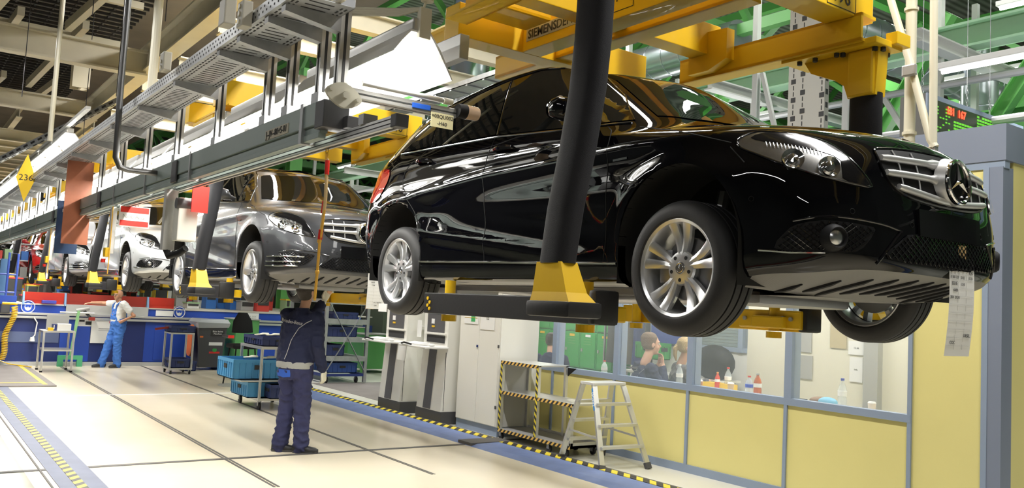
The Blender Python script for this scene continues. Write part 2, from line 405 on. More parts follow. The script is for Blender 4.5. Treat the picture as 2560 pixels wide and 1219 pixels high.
# -------- wheel: hub centre at the origin, outer face towards -y
def wheel_parts(style):
    t = B(); w_ = .108; R = .316
    prof = [(.222, -w_+.012), (.236, -w_), (.262, -w_-.004), (.288, -w_+.004), (.304, -w_+.018), (R-.002, -w_+.036), (R, -w_+.045)]
    for g in (-.045, 0, .045):
        prof += [(R, g-.012), (R, g-.0055), (R-.009, g-.005), (R-.009, g+.005), (R, g+.0055)]
    prof += [(R, w_-.045), (R-.002, w_-.036), (.304, w_-.018), (.288, w_-.004), (.262, w_+.004), (.236, w_), (.222, w_-.012)]
    t.lathe(prof, (0, 0, 0), 'y', 72)
    rim = B()
    rim.lathe([(.205, -.02), (.2, .06), (.206, .09), (.222, .104), (.228, .098), (.214, .085), (.208, .06), (.212, -.02)], (0, 0, 0), 'y', 48)
    rim.lathe([(.2, -.02), (.206, -.075), (.213, -.094), (.226, -.102), (.2335, -.099), (.234, -.092)], (0, 0, 0), 'y', 64)
    yh = -.066 if style == 'twin' else -.07
    rim.lathe([(.022, yh-.004), (.06, yh-.004), (.076, yh), (.082, yh+.012), (.07, yh+.05), (.02, yh+.05)], (0, 0, 0), 'y', 40)
    def spoke(a, w0, w1, da=0., r0=.055, r1=.212):
        secs = []
        for t_ in (0, .25, .55, .85, 1.0):
            r = r0+(r1-r0)*t_; w = w0+(w1-w0)*t_; y = yh + .008*math.sin(PI*t_) - .022*t_**2
            aa = a + da*t_; rad = Vector((math.cos(aa), 0, math.sin(aa))); tan = Vector((-math.sin(aa), 0, math.cos(aa)))
            c = rad*r
            secs.append([c-tan*w+Vector((0, y+.012, 0)), c-tan*w*.88+Vector((0, y+.001, 0)), c+tan*w*.1+Vector((0, y-.004, 0)), c+tan*w*.88+Vector((0, y+.001, 0)), c+tan*w+Vector((0, y+.012, 0)), c+tan*w*.6+Vector((0, y+.04, 0)), c-tan*w*.6+Vector((0, y+.04, 0))])
        rim.loft(secs)
    for k in range(5):
        a = PI/2 + 2*PI*k/5 + (.0 if style == 'twin' else .3)
        if style == 'twin':
            spoke(a-.15, .0155, .0275, -.065, .06); spoke(a+.15, .0155, .0275, .065, .06)
        else:
            spoke(a, .024, .036, 0, .05); 
    holes = B()
    for k in range(5):
        a = PI/2+PI/5 + 2*PI*k/5; c = Vector((math.cos(a)*.056, yh-.001, math.sin(a)*.056))
        holes.cyl(c, c+Vector((0, -.004, 0)), .0092, 12)
    cap = B(); cap.lathe([(0.001, yh-.0075), (.026, yh-.0075), (.03, yh-.003), (.03, yh+.01)], (0, 0, 0), 'y', 28)
    star = B()
    for k in range(3):
        a = PI/2+2*PI*k/3; star.tube([(0, yh-.009, 0), (math.cos(a)*.019, yh-.0085, math.sin(a)*.019)], [.004, .0012], 6)
    star.tube([(math.cos(q*PI/12)*.021, yh-.0085, math.sin(q*PI/12)*.021) for q in range(24)], .0018, 6, closed=True)
    disc = B(); disc.lathe([(.03, -.012), (.148, -.012), (.148, .012), (.03, .012)], (0, .0, 0), 'y', 40)
    disc.lathe([(.001, -.04), (.07, -.04), (.075, .0)], (0, 0, 0), 'y', 24)
    cal = B(); cal.box(-.16, -.08, -.04, .04, -.07, .09, .012)
    return t, rim, holes, cap, star, disc, cal
WHEELS = {}
def make_wheel(parent, loc, style, flip, steer=0.):
    key = style
    if key not in WHEELS:
        WHEELS[key] = None
        t, rim, holes, cap, star, disc, cal = wheel_parts(style)
        wh = link('wheel', t, M_RUB, None, 30)
        r = link('rim', rim, M_ALU, wh, 28); link('bolt_circle', holes, M_BLK, wh, True); c = link('hub_cap', cap, mat('cap_grey', (.25, .26, .28), .3, .8), wh, True)
        link('hub_star', star, M_CHR, wh, True); link('brake_disc', disc, M_CAST, wh, True); link('brake_caliper', cal, M_CAST, wh, True)
        WHEELS[key] = wh; w2 = wh
        first = True
    else:
        def rec(o, par):
            c = o.copy(); COL.objects.link(c)
            if par is not None: c.parent = par
            for ch in list(o.children): rec(ch, c)
            return c
        w2 = rec(WHEELS[key], None)
    w2.parent = parent; w2.location = loc; w2.rotation_euler = (0, 0, (PI if flip else 0)+steer)
    return w2
def star_emblem(b, c, r, tilt=0.):
    """three pointed star in a ring, facing +x"""
    c = Vector(c); ux = Vector((-math.sin(tilt), 0, math.cos(tilt))); uy = Vector((0, 1, 0)); n = Vector((math.cos(tilt), 0, math.sin(tilt)))
    P = lambda a, q, h=0: c + uy*math.cos(a)*q + ux*math.sin(a)*q + n*h
    b.tube([P(k*PI/16, r) for k in range(32)], r*.10, 8, closed=True)
    for k in range(3):
        a = PI/2+2*PI*k/3
        tip = P(a, r*.95); l, rr = P(a+PI/3, r*.11), P(a-PI/3, r*.11); top = P(a, r*.1, r*.14); bot = c-n*r*.04
        vs = [b.bm.verts.new(v) for v in (tip, l, top, rr, bot)]
        for q in ((0, 1, 2), (0, 2, 3), (0, 4, 1), (0, 3, 4)): b.bm.faces.new([vs[i] for i in q])
    return b
MESHES = {}
def cpart(name, key, fn, m, parent, smooth=True, paint=False):
    """a part of a car; every car shares the mesh, the paint sits on the object"""
    if key not in MESHES:
        o = link(name, fn(), m, parent, smooth, world=False); MESHES[key] = o.data
    else:
        o = bpy.data.objects.new(name, MESHES[key]); COL.objects.link(o); o.parent = parent
    if paint: o.material_slots[0].link = 'OBJECT'; o.material_slots[0].material = m
    return o
HEAD = [(.586, .868), (.605, .893), (.671, .917), (.753, .911), (.834, .899), (.913, .877), (.98, .843), (1.034, .788), (1.083, .735), (1.126, .674), (1.075, .673), (.996, .685), (.897, .706), (.813, .731), (.731, .766), (.655, .807), (.599, .841)]
HTOP = [(.64, .885), (.70, .908), (.80, .902), (.91, .874), (.98, .84), (1.034, .785), (1.115, .68), (1.06, .678), (1.0, .70), (.995, .775), (.93, .808), (.86, .826), (.78, .846), (.70, .862)]
GR = [(0, .875), (.15, .872), (.30, .863), (.405, .852), (.432, .835), (.436, .765), (.40, .70), (.33, .658), (.2, .638), (0, .63)]
GR2 = GR + [(-a, c) for a, c in GR[-2:0:-1]]
LOW = [(0, .49), (.27, .492), (.33, .485), (.455, .40), (.44, .375), (.3, .362), (0, .358)]
LOW2 = LOW + [(-a, c) for a, c in LOW[-2:0:-1]]
FOG = [(.735, .397), (.774, .463), (.818, .496), (.92, .516), (1.018, .514), (1.104, .505), (1.14, .491), (1.089, .414), (1.022, .389), (.861, .385)]
W_F = [(.66, 1.085), (-.215, 1.152), (-.345, 1.555), (-.05, 1.56), (.30, 1.508), (.46, 1.425)]
W_T = [(.685, 1.09), (.95, 1.078), (.74, 1.25), (.505, 1.40)]
W_R = [(-.25, 1.158), (-1.02, 1.178), (-1.165, 1.435), (-.83, 1.517), (-.375, 1.557)]
W_Q = [(-1.07, 1.19), (-1.50, 1.20), (-1.47, 1.24), (-1.20, 1.42)]
def fan(poly, sg):   # both sides share one drawing
    return poly
def headlight_base(sg): return patch(HEAD, 'd', sg, .003, .02, curve=2)
def headlight_parts(par, sg, v):
    k = (sg, v)
    h = cpart('headlight', ('hl', k), lambda: headlight_base(sg), M_REFL, par)
    def dark():
        return patch(HTOP, 'd', sg, .0055, .02, curve=2)
    cpart('indicator_band', ('hlb', k), dark, M_TRIM, h)
    def bowls(q_):
        b = B()
        for a, c, r in (q_,):
            p = hit('d', a, c, sg, .002); q = hit('d', a, c, sg, .02); n = (q-p).normalized(); n = (n+Vector((.5, -.2*sg, .0))).normalized()
            x = n.orthogonal().normalized(); y = n.cross(x)
            for r0, r1, h0, h1 in ((r, r*.96, 0, .014), (r*.96, r*.55, .014, .004), (r*.5, r*.42, .002, .016), (r*.42, .002, .016, .021)):
                b.loft([[p+x*math.cos(t)*rr+y*math.sin(t)*rr+n*hh for t in [2*PI*i/24 for i in range(24)]] for rr, hh in ((r0, h0), (r1, h1))], False, False)
        return b
    for q_ in ((.80, .772, .048), (.945, .744, .046)): cpart('lamp_reflector', ('hlc', k, q_), lambda q_=q_: bowls(q_), M_CHR, h)
    def ribs():
        b = B()
        for t in range(16):
            a = .70+.0145*t; z = .848-.0022*t-.00006*t*t; ribbon(b, [(a, z+.010), (a+.004, z-.008)], 'd', .0018, sg, .007, 5)
        return b
    cpart('ribbed_optic', ('hlr', k), ribs, M_SAT, h)
    def edge():
        b = B(); P = smooth_poly(HEAD, 2); L = [hit('d', a, c, sg, .004) for a, c in P]; b.tube([p for p in L if p], .0045, 6, closed=True); return b
    cpart('seal', ('hle', k), edge, M_TRIM, h)
    cpart('lens', ('hll', k), lambda: patch(HEAD, 'd', sg, .02, .02, curve=2), M_LENS, h)
    if v == 'bright':
        def led():
            b = B(); ribbon(b, [(.62, .862), (.70, .848), (.80, .826), (.87, .79), (.90, .755)], 'd', .004, sg, .018, curve=3); return b
        cpart('light_guide', ('hlg', k), led, M_CHR, h)
def make_car(loc, paint, label, style='twin', variant='fog', group='cars hanging on the assembly line'):
    c = thing('car', label, 'car', loc, group)
    pm = PAINT[paint]
    cpart('body', 'body', lambda: BODY, pm, c, 60, True)
    # underside
    def under():
        b = B(); G = GRID; n = len(G)
        rows = []
        for i in range(n):
            p = G[i][0]; f = 1 if p.x > 1.7 else 0
            q = [Vector((p.x, p.y, p.z)), Vector((p.x-(.32*max(0, (p.x-1.6)/.5)), p.y*.92, .235)), Vector((min(p.x, 1.75), p.y*.5, .215)), Vector((min(p.x, 1.75), 0, .215))]
            rows.append(q)
        for sg in (1, -1):
            V = [[b.bm.verts.new((q.x, q.y*sg, q.z)) for q in r] for r in rows]
            for i in range(n-1):
                for j in range(3):
                    qs = [V[i][j], V[i+1][j], V[i+1][j+1], V[i][j+1]]
                    cc = sum((v.co for v in qs), Vector())/4
                    if abs(cc.y) > .52 and any(abs(cc.x-h) < AR-.02 for h in (1.35, -1.37)): continue
                    try: b.bm.faces.new(qs)
                    except ValueError: pass
        return b
    Z_ = Vector((0, 0, 1)); UB = BVHTree.FromBMesh(under().bm) if 'slots' not in MESHES else None
    u = cpart('underbody', 'under', under, M_UND, c, False)
    def slots():
        b = B()
        for k in range(-5, 6):
            y = k*.118; xf = 2.13-.30*(abs(y)/.62)**2.4; L = []
            for q in range(7):
                h = UB.ray_cast(Vector((xf-.03-q*.045, y-.004*q, 0)), Z_)
                if h[0] is not None: L.append(h[0]-Z_*.001)
            if len(L) > 2: b.tube(L, [.005]+[.013]*(len(L)-2)+[.005], 6)
        return b
    cpart('air_slots', 'slots', slots, M_BLK, u, False)
    def mech():
        b = B()
        b.tube([(-1.7, .25, .24), (-.9, .22, .2), (0, .1, .19), (.9, .05, .2)], .035, 10); b.box(-1.75, -1.35, -.35, .05, .16, .30, .04)
        b.box(.95, 1.45, -.38, .38, .17, .24, .03)
        for sy in (-1, 1):
            b.tube([(1.35, sy*.32, .24), (1.30, sy*.72, .27)], [.04, .025], 8); b.tube([(1.55, sy*.3, .26), (1.38, sy*.70, .26)], .018, 8)
            b.tube([(-1.1, sy*.35, .26), (-1.33, sy*.72, .28)], [.035, .025], 8); b.tube([(-1.35, sy*.3, .3), (-1.35, sy*.74, .32)], .03, 8)
            b.tube([(1.36, sy*.56, .7), (1.35, sy*.64, .3)], .03, 8); b.box(-.9, .9, sy*.62-.02, sy*.62+.02, .19, .225)
        return b
    cpart('suspension', 'mech', mech, M_CAST, c, True)
    for hx in (1.35, -1.37):
        for sy in (-1, 1):
            def wells(hx=hx, sy=sy):
                b = B(); pr = [(hx-AR, .24)] + [(hx+AR*math.cos(PI-PI*k/24), AZ+AR*math.sin(PI*k/24)) for k in range(25)] + [(hx+AR, .24)]
                return b.loft([[(x, sy*.885, z) for x, z in pr], [(x, sy*.50, z) for x, z in pr]], False, True, False)
            cpart('wheel_housing', ('wells', hx, sy), wells, M_WELL, c, True)
    # glazing
    cpart('windshield', 'ws', lambda: patch([(1.19, 0), (1.175, .30), (1.11, .56), (1.02, .69), (.53, .545), (.585, .33), (.605, 0), (.585, -.33), (.53, -.545), (1.02, -.69), (1.11, -.56), (1.175, -.30)], 't', 1, .004, .05), M_GLASS, c)
    cpart('rear_window', 'rw', lambda: patch([(-.60, 1.13), (.60, 1.13), (.50, 1.42), (-.50, 1.42)], 'r', 1, .004, .05), M_GLASS, c)
    for sg in (1, -1):
        for nm, P in (('front_door_window', W_F), ('rear_door_window', W_R), ('quarter_window', W_Q), ('mirror_triangle_window', W_T)):
            cpart(nm, (nm, sg), lambda P=P: patch(P, 's', sg, .004, .05), M_GLASS, c)
        def frame_():
            b = B(); ribbon(b, [(.95, 1.062), (.5, 1.083), (-.2, 1.137), (-1, 1.163), (-1.52, 1.185)], 's', .006, sg, .002); 
            ribbon(b, [(.95, 1.078), (.74, 1.262), (.5, 1.42), (.3, 1.522), (-.05, 1.572), (-.4, 1.569), (-.83, 1.53), (-1.2, 1.445), (-1.5, 1.21)], 's', .005, sg, .002)
            ribbon(b, [(-.232, 1.155), (-.36, 1.556)], 's', .012, sg, -.006); ribbon(b, [(-1.045, 1.18), (-1.183, 1.43)], 's', .014, sg, -.006); return b
        cpart('window_seal', ('seal', sg), frame_, M_TRIM, c)
        def gaps():
            b = B()
            ribbon(b, [(-.345, 1.56), (-.24, 1.16), (-.27, .95), (-.235, .6), (-.225, .33)], 's', .0028, sg, .0, curve=3)
            ribbon(b, [(.80, 1.06), (.862, 1.0), (.873, .8), (.877, .54), (.86, .34)], 's', .0028, sg, .0, curve=3)
            ribbon(b, [(-1.17, 1.43), (-1.06, 1.2), (-1.30, 1.06), (-1.33, .95), (-1.22, .84), (-1.06, .66), (-1.0, .5), (-.99, .35)], 's', .0028, sg, .0, curve=3)
            ribbon(b, [(-.99, .345), (.86, .325)], 's', .0028, sg, .0)
            ribbon(b, [(1.62, .87), (1.30, .965), (1.02, 1.03)], 's', .0026, sg, .0, curve=3)
            ribbon(b, [(1.71, .77), (1.62, .85)], 's', .0026, sg); return b
        cpart('panel_gap', ('gap', sg), gaps, M_WELL, c)
        for hx, hz in ((-.07, 1.035), (-1.05, 1.065)):
            def handle():
                b = B(); p = [hit('s', hx+a, hz+a*-.04, sg, o) for a, o in ((-.105, .0), (-.09, .022), (-.03, .036), (.04, .036), (.09, .024), (.10, .0))]
                b.tube(p, [.008, .015, .017, .017, .015, .008], 8); return b
            cpart('door_handle', ('hd', sg, hx), handle, pm, c, True, True)
        def mirror():
            b = B(); s_ = -sg
            b.ell([((.64, s_*.86, 1.115), (.045, 0, 0), (0, 0, .02)), ((.63, s_*.905, 1.125), (.05, 0, 0), (0, 0, .03)), ((.615, s_*.935, 1.15), (.07, 0, .0), (0, 0, .058)), ((.605, s_*.99, 1.158), (.072, 0, 0), (0, 0, .062)), ((.60, s_*1.03, 1.158), (.058, 0, 0), (0, 0, .052)), ((.595, s_*1.05, 1.158), (.025, 0, 0), (0, 0, .024))], 18, 2.4)
            return b
        mm = cpart('side_mirror', ('mir', sg), mirror, pm, c, True, True)
        cpart('mirror_glass', ('mirg', sg), lambda: B().ell([((.536, -sg*.99, 1.158), (0, .048, 0), (0, 0, .046)), ((.531, -sg*.99, 1.158), (0, .044, 0), (0, 0, .042))], 16, 2.6), M_CHR, mm)
        cpart('sill_strip', ('sill', sg), lambda: ribbon(B(), [(-1.0, .372), (0, .355), (.97, .338)], 's', .0075, sg, .004), M_CHR, c)
        cpart('sill_trim', ('sill2', sg), lambda: patch([(-1.0, .272), (.98, .262), (.98, .322), (-1.0, .352)], 's', sg, .004, .06), M_TRIM, c)
        cpart('tail_light', ('tl', sg), lambda: patch([(-1.60, 1.07), (-1.80, 1.085), (-1.93, 1.05), (-1.96, .94), (-1.93, .86), (-1.80, .83), (-1.68, .86), (-1.58, .97)], 's', sg, .006, .03, curve=2), M_TAIL, c)
        cpart('wing_badge', ('wb', sg), lambda: patch([(.915, .853), (1.015, .857), (1.015, .868), (.915, .864)], 's', sg, .004, .03), M_CHR, c)
        headlight_parts(c, sg, 'bright' if variant != 'fog' else 'std')
        fr = cpart('fog_lamp_recess', ('fr', sg), lambda: patch(FOG, 'd', sg, .003, .03, curve=2), M_BLK, c)
        def fmesh():
            b = B()
            for k in range(-8, 22):
                for dd in (1, -1):
                    L = []
                    for t in range(0, 13):
                        z = .385+t*.0105; a = .72+k*.03+dd*(z-.45)*1.3
                        if inside((a, z), FOG): L.append((a, z))
                    if len(L) > 1: ribbon(b, [L[0], L[-1]], 'd', .0028, sg, .004, 4)
            return b
        cpart('recess_mesh', ('fm', sg), fmesh, M_TRIM, fr)
        if variant == 'fog':
            def fog():
                b = B(); p = hit('d', .964, .447, sg, -.01); n = Vector((.93, -.36*sg, 0)); x = Vector((0, 0, 1)); y = n.cross(x)
                ring = lambda r, h: [p+n*h+x*math.cos(t)*r+y*math.sin(t)*r for t in [2*PI*i/28 for i in range(28)]]
                b.loft([ring(.062, 0), ring(.052, .03), ring(.042, .042), ring(.038, .036), ring(.034, .02)], False, False); return b
            f = cpart('fog_lamp', ('fog', sg), fog, M_BLK, c)
            def fogl():
                b = B(); p = hit('d', .964, .447, sg, -.01); n = Vector((.93, -.36*sg, 0)); x = Vector((0, 0, 1)); y = n.cross(x)
                ring = lambda r, h: [p+n*h+x*math.cos(t)*r+y*math.sin(t)*r for t in [2*PI*i/28 for i in range(28)]]
                b.loft([ring(.036, .028), ring(.028, .034), ring(.012, .038), ring(.002, .039)], False, True); return b
            cpart('fog_lamp_glass', ('fogl', sg), fogl, M_REFL, f)
            cpart('chrome_strip', ('chs', sg), lambda: ribbon(B(), [(.675, .388), (.80, .380), (.93, .384)], 'd', .0055, sg, .006), M_CHR, c)
        else:
            def strips():
                b = B()
                for z in (.475, .425, .385): ribbon(b, [(.66+(.475-z)*-.2, z-.008), (.80, z-.006), (1.05-(.475-z)*.6, z)], 'd', .0085, sg, .010, 8)
                return b
            cpart('chrome_strip', ('chs2', sg), strips, M_CHR, c)
        for a, z in ((.64, .606), (1.04, .561), (1.317, .531)):
            p = hit('d', a, z, sg, .001); q = hit('d', a, z, sg, .01); n = (q-p).normalized()
            def sens(p=p, n=n):
                b = B(); x = n.orthogonal().normalized(); y = n.cross(x); b.tube([p+x*math.cos(t)*.011+y*math.sin(t)*.011 for t in [2*PI*i/16 for i in range(16)]], .0011, 5, closed=True); return b
            cpart('parking_sensor', ('ps', sg, a), sens, M_CHR if False else M_BLK, c)
    # nose
    g = cpart('grille', 'gr', lambda: patch(GR2, 'f', 1, .003, .04), M_BLK, c)
    def gframe():
        b = B(); L = [hit('f', a, z, 1, .004) for a, z in smooth_poly(GR2, 2)]; b.tube(L, .0055, 6, closed=True); return b
    cpart('grille_frame', 'grf', gframe, M_CHR if variant != 'fog' else M_TRIM, g)
    for k, (z0, z1, wd) in enumerate(((.815, .803, .43), (.747, .742, .424), (.668, .675, .365))):
        def slat(z0=z0, z1=z1, wd=wd, k=k):
            b = B()
            for s_ in (1, -1):
                pts = []
                for t in range(0, 11):
                    y = s_*(.07 + (wd-.07)*t/10); z = z0+(z1-z0)*t/10 + (.012*(t/10)**2 if k == 2 else 0)
                    pts.append((y, z, t))
                if k == 2: pts = [(0, z0-.012, -1)] + [(y, z-.012*(1-t/10), t) for y, z, t in pts]
                rings = []
                for y, z, t in pts:
                    p = hit('f', y, z, 1, .012); tp = .8 if t == 10 else 1
                    rings.append([p+Vector((.015*math.cos(q), 0, .0155*math.sin(q)*(1+.5*(t < 2 and k < 2))))*tp for q in [2*PI*i/12 for i in range(12)]])
                b.loft(rings)
            return b
        cpart('grille_slat', ('slat', k), slat, M_SAT, g, 60)
    for y in (-.33, -.22, .22, .33): cpart('grille_fin', ('fins', y), lambda y=y: ribbon(B(), [(y*1.02, .85), (y, .68)], 'f', .004, 1, .006), M_SAT, g)
    def bowl():
        b = B(); p = hit('f', 0, .747, 1, .0); b.lathe([(.112, 0), (.104, .028), (.1, .045)], p, 'x', 40); return b
    em = cpart('emblem', 'em', lambda: B().lathe([(.098, .03), (.096, .048), (.001, .05)], hit('f', 0, .747, 1, 0), 'x', 40), M_TRIM, g)
    cpart('emblem_star', 'emst', lambda: star_emblem(B(), hit('f', 0, .747, 1, 0)+Vector((.055, 0, 0)), .094, .08), M_CHR, em)
    cpart('emblem_collar', 'emc', bowl, M_SAT, em)
    lg = cpart('lower_grille', 'lg', lambda: patch(LOW2, 'f', 1, .003, .04), M_BLK, c)
    def lmesh():
        b = B()
        for k in range(-22, 23):
            for dd in (1, -1):
                L = [(k*.034+dd*(z-.42)*1.2, z) for z in [.36+.008*t for t in range(18)] if inside((k*.034+dd*(z-.42)*1.2, z), LOW2)]
                if len(L) > 1: ribbon(b, [L[0], L[-1]], 'f', .003, 1, .005, 4)
        return b
    cpart('lower_grille_mesh', 'lgm', lmesh, M_TRIM, lg)
    cpart('number_plate_holder', 'plate', lambda: plate_b(), M_TRIM, c, 30)
    cpart('hood_star', 'hst', lambda: ring_b(hit('t', 1.955, 0, 1, .001)), M_CHR, c)
    for sg in (1, -1): cpart('bumper_blade', ('bb', sg), lambda sg=sg: blades(sg), M_TRIM, c)
    for i, hx in enumerate(HUBX):
        for sy in (-1, 1):
            make_wheel(c, (hx, sy*.765, .316), style, sy > 0)
    return c
def plate_b():
    b = B(); rows = [[hit('f', y, z, 1, o) for y, z, o in ((yy, .485, -.01), (yy, .485, .012), (yy, .60, .016), (yy, .60, -.01))] for yy in [-.26+.52*k/8 for k in range(9)]]
    return b.loft(rows)
def ring_b(p):
    b = B(); n = Vector((.45, 0, .9)).normalized(); x = Vector((0, 1, 0)); y = n.cross(x)
    b.tube([p+x*math.cos(t)*.02+y*math.sin(t)*.02 for t in [2*PI*i/20 for i in range(20)]], .003, 6, closed=True); return b
def blades(sg):
    b = B(); ribbon(b, [(1.262, .497), (1.21, .43), (1.15, .352)], 'd', .006, sg, .003); ribbon(b, [(1.262, .497), (1.16, .52), (.95, .535), (.80, .51)], 'd', .005, sg, .002, curve=3)
    return b
def inside(p, poly):
    x, y = p; r = False; n = len(poly)
    for i in range(n):
        x0, y0 = poly[i]; x1, y1 = poly[(i+1) % n]
        if (y0 > y) != (y1 > y) and x < (x1-x0)*(y-y0)/(y1-y0)+x0: r = not r
    return r
#@CARS
black_car = make_car((-4.10, 3.77, 1.555), 'black', 'gloss black hatchback nearest the camera, hanging from the yellow carrier', 'twin', 'fog')
grey_car = make_car((-9.93, 3.77, 1.555), 'grey', 'dark grey metallic hatchback hanging right behind the black car', 'star', 'sport')
white_car = make_car((-15.76, 3.77, 1.575), 'silver', 'bright silver hatchback hanging behind the dark grey car', 'star', 'fog')
silver_car = make_car((-21.6, 3.77, 1.60), 'silver2', 'silver hatchback with dark wheels, fourth car back along the line', 'star', 'sport')
# ---------------------------------------------------------------- shell materials
def floor_mat(name, c1, c2, rough):
    m = bpy.data.materials.new(name); m.use_nodes = True; nt = m.node_tree; b = nt.nodes['Principled BSDF']; L = nt.links
    tc = nt.nodes.new('ShaderNodeTexCoord'); n = nt.nodes.new('ShaderNodeTexNoise'); n.inputs['Scale'].default_value = .9; n.inputs['Detail'].default_value = 6
    n2 = nt.nodes.new('ShaderNodeTexNoise'); n2.inputs['Scale'].default_value = .7; n2.inputs['Detail'].default_value = 4
    L.new(tc.outputs['Object'], n.inputs['Vector']); L.new(tc.outputs['Object'], n2.inputs['Vector'])
    cr = nt.nodes.new('ShaderNodeValToRGB'); cr.color_ramp.elements[0].position = .3; cr.color_ramp.elements[1].position = .7
    cr.color_ramp.elements[0].color = (*c1, 1); cr.color_ramp.elements[1].color = (*c2, 1)
    L.new(n.outputs['Fac'], cr.inputs[0]); L.new(cr.outputs[0], b.inputs['Base Color'])
    mr = nt.nodes.new('ShaderNodeMapRange'); mr.inputs[3].default_value = rough*.9; mr.inputs[4].default_value = rough*1.15
    L.new(n2.outputs['Fac'], mr.inputs[0]); L.new(mr.outputs[0], b.inputs['Roughness']); return m
def hazard(name, ang, c1=(.75, .60, .04), c2=(.03, .03, .03), scale=9.):
    m = bpy.data.materials.new(name); m.use_nodes = True; nt = m.node_tree; b = nt.nodes['Principled BSDF']; L = nt.links
    tc = nt.nodes.new('ShaderNodeTexCoord'); d = nt.nodes.new('ShaderNodeVectorMath'); d.operation = 'DOT_PRODUCT'; d.inputs[1].default_value = ang
    L.new(tc.outputs['Object'], d.inputs[0]); ml = nt.nodes.new('ShaderNodeMath'); ml.operation = 'MULTIPLY'; ml.inputs[1].default_value = scale
    L.new(d.outputs['Value'], ml.inputs[0]); fr = nt.nodes.new('ShaderNodeMath'); fr.operation = 'FRACT'; L.new(ml.outputs[0], fr.inputs[0])
    gt = nt.nodes.new('ShaderNodeMath'); gt.operation = 'GREATER_THAN'; gt.inputs[1].default_value = .5; L.new(fr.outputs[0], gt.inputs[0])
    mx = nt.nodes.new('ShaderNodeMixRGB'); mx.inputs[1].default_value = (*c2, 1); mx.inputs[2].default_value = (*c1, 1)
    L.new(gt.outputs[0], mx.inputs[0]); L.new(mx.outputs[0], b.inputs['Base Color']); b.inputs['Roughness'].default_value = .5; return m
M_FLOOR = floor_mat('floor_cream', (.80, .71, .54), (.85, .77, .61), .24)
M_FLOORG = floor_mat('floor_film', (.22, .235, .17), (.33, .32, .235), .16)
M_FLOORW = floor_mat('floor_pale', (.62, .62, .55), (.72, .70, .62), .35)
M_GROOVE = mat('floor_groove', (.10, .095, .09), .6)
M_BLUEF = mat('kerb_blue', (.16, .22, .42), .5, noise=.25, nscale=5)
M_BLUEG = mat('strip_bluegrey', (.105, .125, .20), .5, noise=.25, nscale=4)
M_MAT = mat('rubber_mat', (.22, .20, .19), .75, noise=.2, nscale=3, bump=.3, bscale=40)
M_HAZ = hazard('hazard_tape_floor', (1, 1.0, 0), scale=5.5)
M_HAZX = hazard('hazard_tape', (1, 0, 1), scale=13)
M_HAZX2 = hazard('hazard_tape_b', (1, 0, -1), (.80, .50, .12), scale=13)
M_REDF = mat('floor_red', (.30, .05, .04), .16, noise=.2)
M_WHITE = mat('white_paint', (.80, .80, .78), .45)
M_CREAM = mat('cream_steel', (.60, .55, .42), .5, noise=.12, nscale=3)
M_CREAM2 = mat('cream_tube', (.70, .66, .52), .4)
M_ALUP = mat('aluminium_profile', (.66, .66, .64), .36, .75)
M_GALV = mat('galvanised_steel', (.42, .43, .44), .45, .8, noise=.25, nscale=14)
M_YEL = mat('carrier_yellow', (.80, .50, .012), .38, 0, .25, noise=.06, nscale=2)
M_YELL = mat('carrier_under', (.62, .50, .20), .5)
M_FOAM = mat('foam_sleeve', (.008, .008, .011), .85, bump=.25, bscale=300)
M_PAD = mat('rubber_pad', (.016, .016, .017), .45, bump=.06, bscale=40)
M_GRN = mat('truss_green', (.13, .40, .10), .45)
M_GRNP = mat('beam_pale_green', (.28, .46, .30), .5, noise=.12, nscale=2)
M_BOOTHY = mat('panel_yellow', (.74, .66, .26), .55, noise=.05, nscale=1.5)
M_BOOTHB = mat('frame_bluegrey', (.26, .32, .42), .5)
M_FASC = mat('fascia_bluegrey', (.20, .23, .30), .5)
M_BENCH = mat('bench_blue', (.02, .07, .42), .4, noise=.15, nscale=2)
M_BENCHD = mat('bench_dark_blue', (.015, .03, .15), .45, noise=.2, nscale=2)
M_RED = mat('guard_red', (.55, .035, .02), .4)
M_REDD = mat('guard_dark_red', (.30, .03, .02), .4)
M_GREYP = mat('grey_panel', (.40, .40, .38), .55)
M_CAB = mat('cabinet_offwhite', (.80, .79, .73), .45)
M_DKG = mat('charcoal_panel', (.07, .07, .075), .5)
M_TUBE = mat('fluorescent_tube', (1, 1, 1), .4, emis=5.5, ecol=(1., .98, .94))
M_PANE = mat('window_pane', (.8, .9, .9), .02, 0, 0, .5, alpha=.10)
M_PAPER = mat('paper', (.82, .82, .80), .7)
M_INK = mat('ink', (.03, .03, .03), .7)
M_LGREEN = mat('locker_green', (.04, .36, .07), .4)
M_CORR = None
def corr():
    m = bpy.data.materials.new('corrugated_roof'); m.use_nodes = True; nt = m.node_tree; b = nt.nodes['Principled BSDF']; L = nt.links
    tc = nt.nodes.new('ShaderNodeTexCoord'); w_ = nt.nodes.new('ShaderNodeTexWave'); w_.bands_direction = 'X'; w_.inputs['Scale'].default_value = 1.6
    L.new(tc.outputs['Object'], w_.inputs['Vector']); mx = nt.nodes.new('ShaderNodeMixRGB'); mx.inputs[1].default_value = (.10, .10, .09, 1); mx.inputs[2].default_value = (.30, .30, .28, 1)
    L.new(w_.outputs['Fac'], mx.inputs[0]); L.new(mx.outputs[0], b.inputs['Base Color']); b.inputs['Roughness'].default_value = .7; return m
M_CORR = corr()
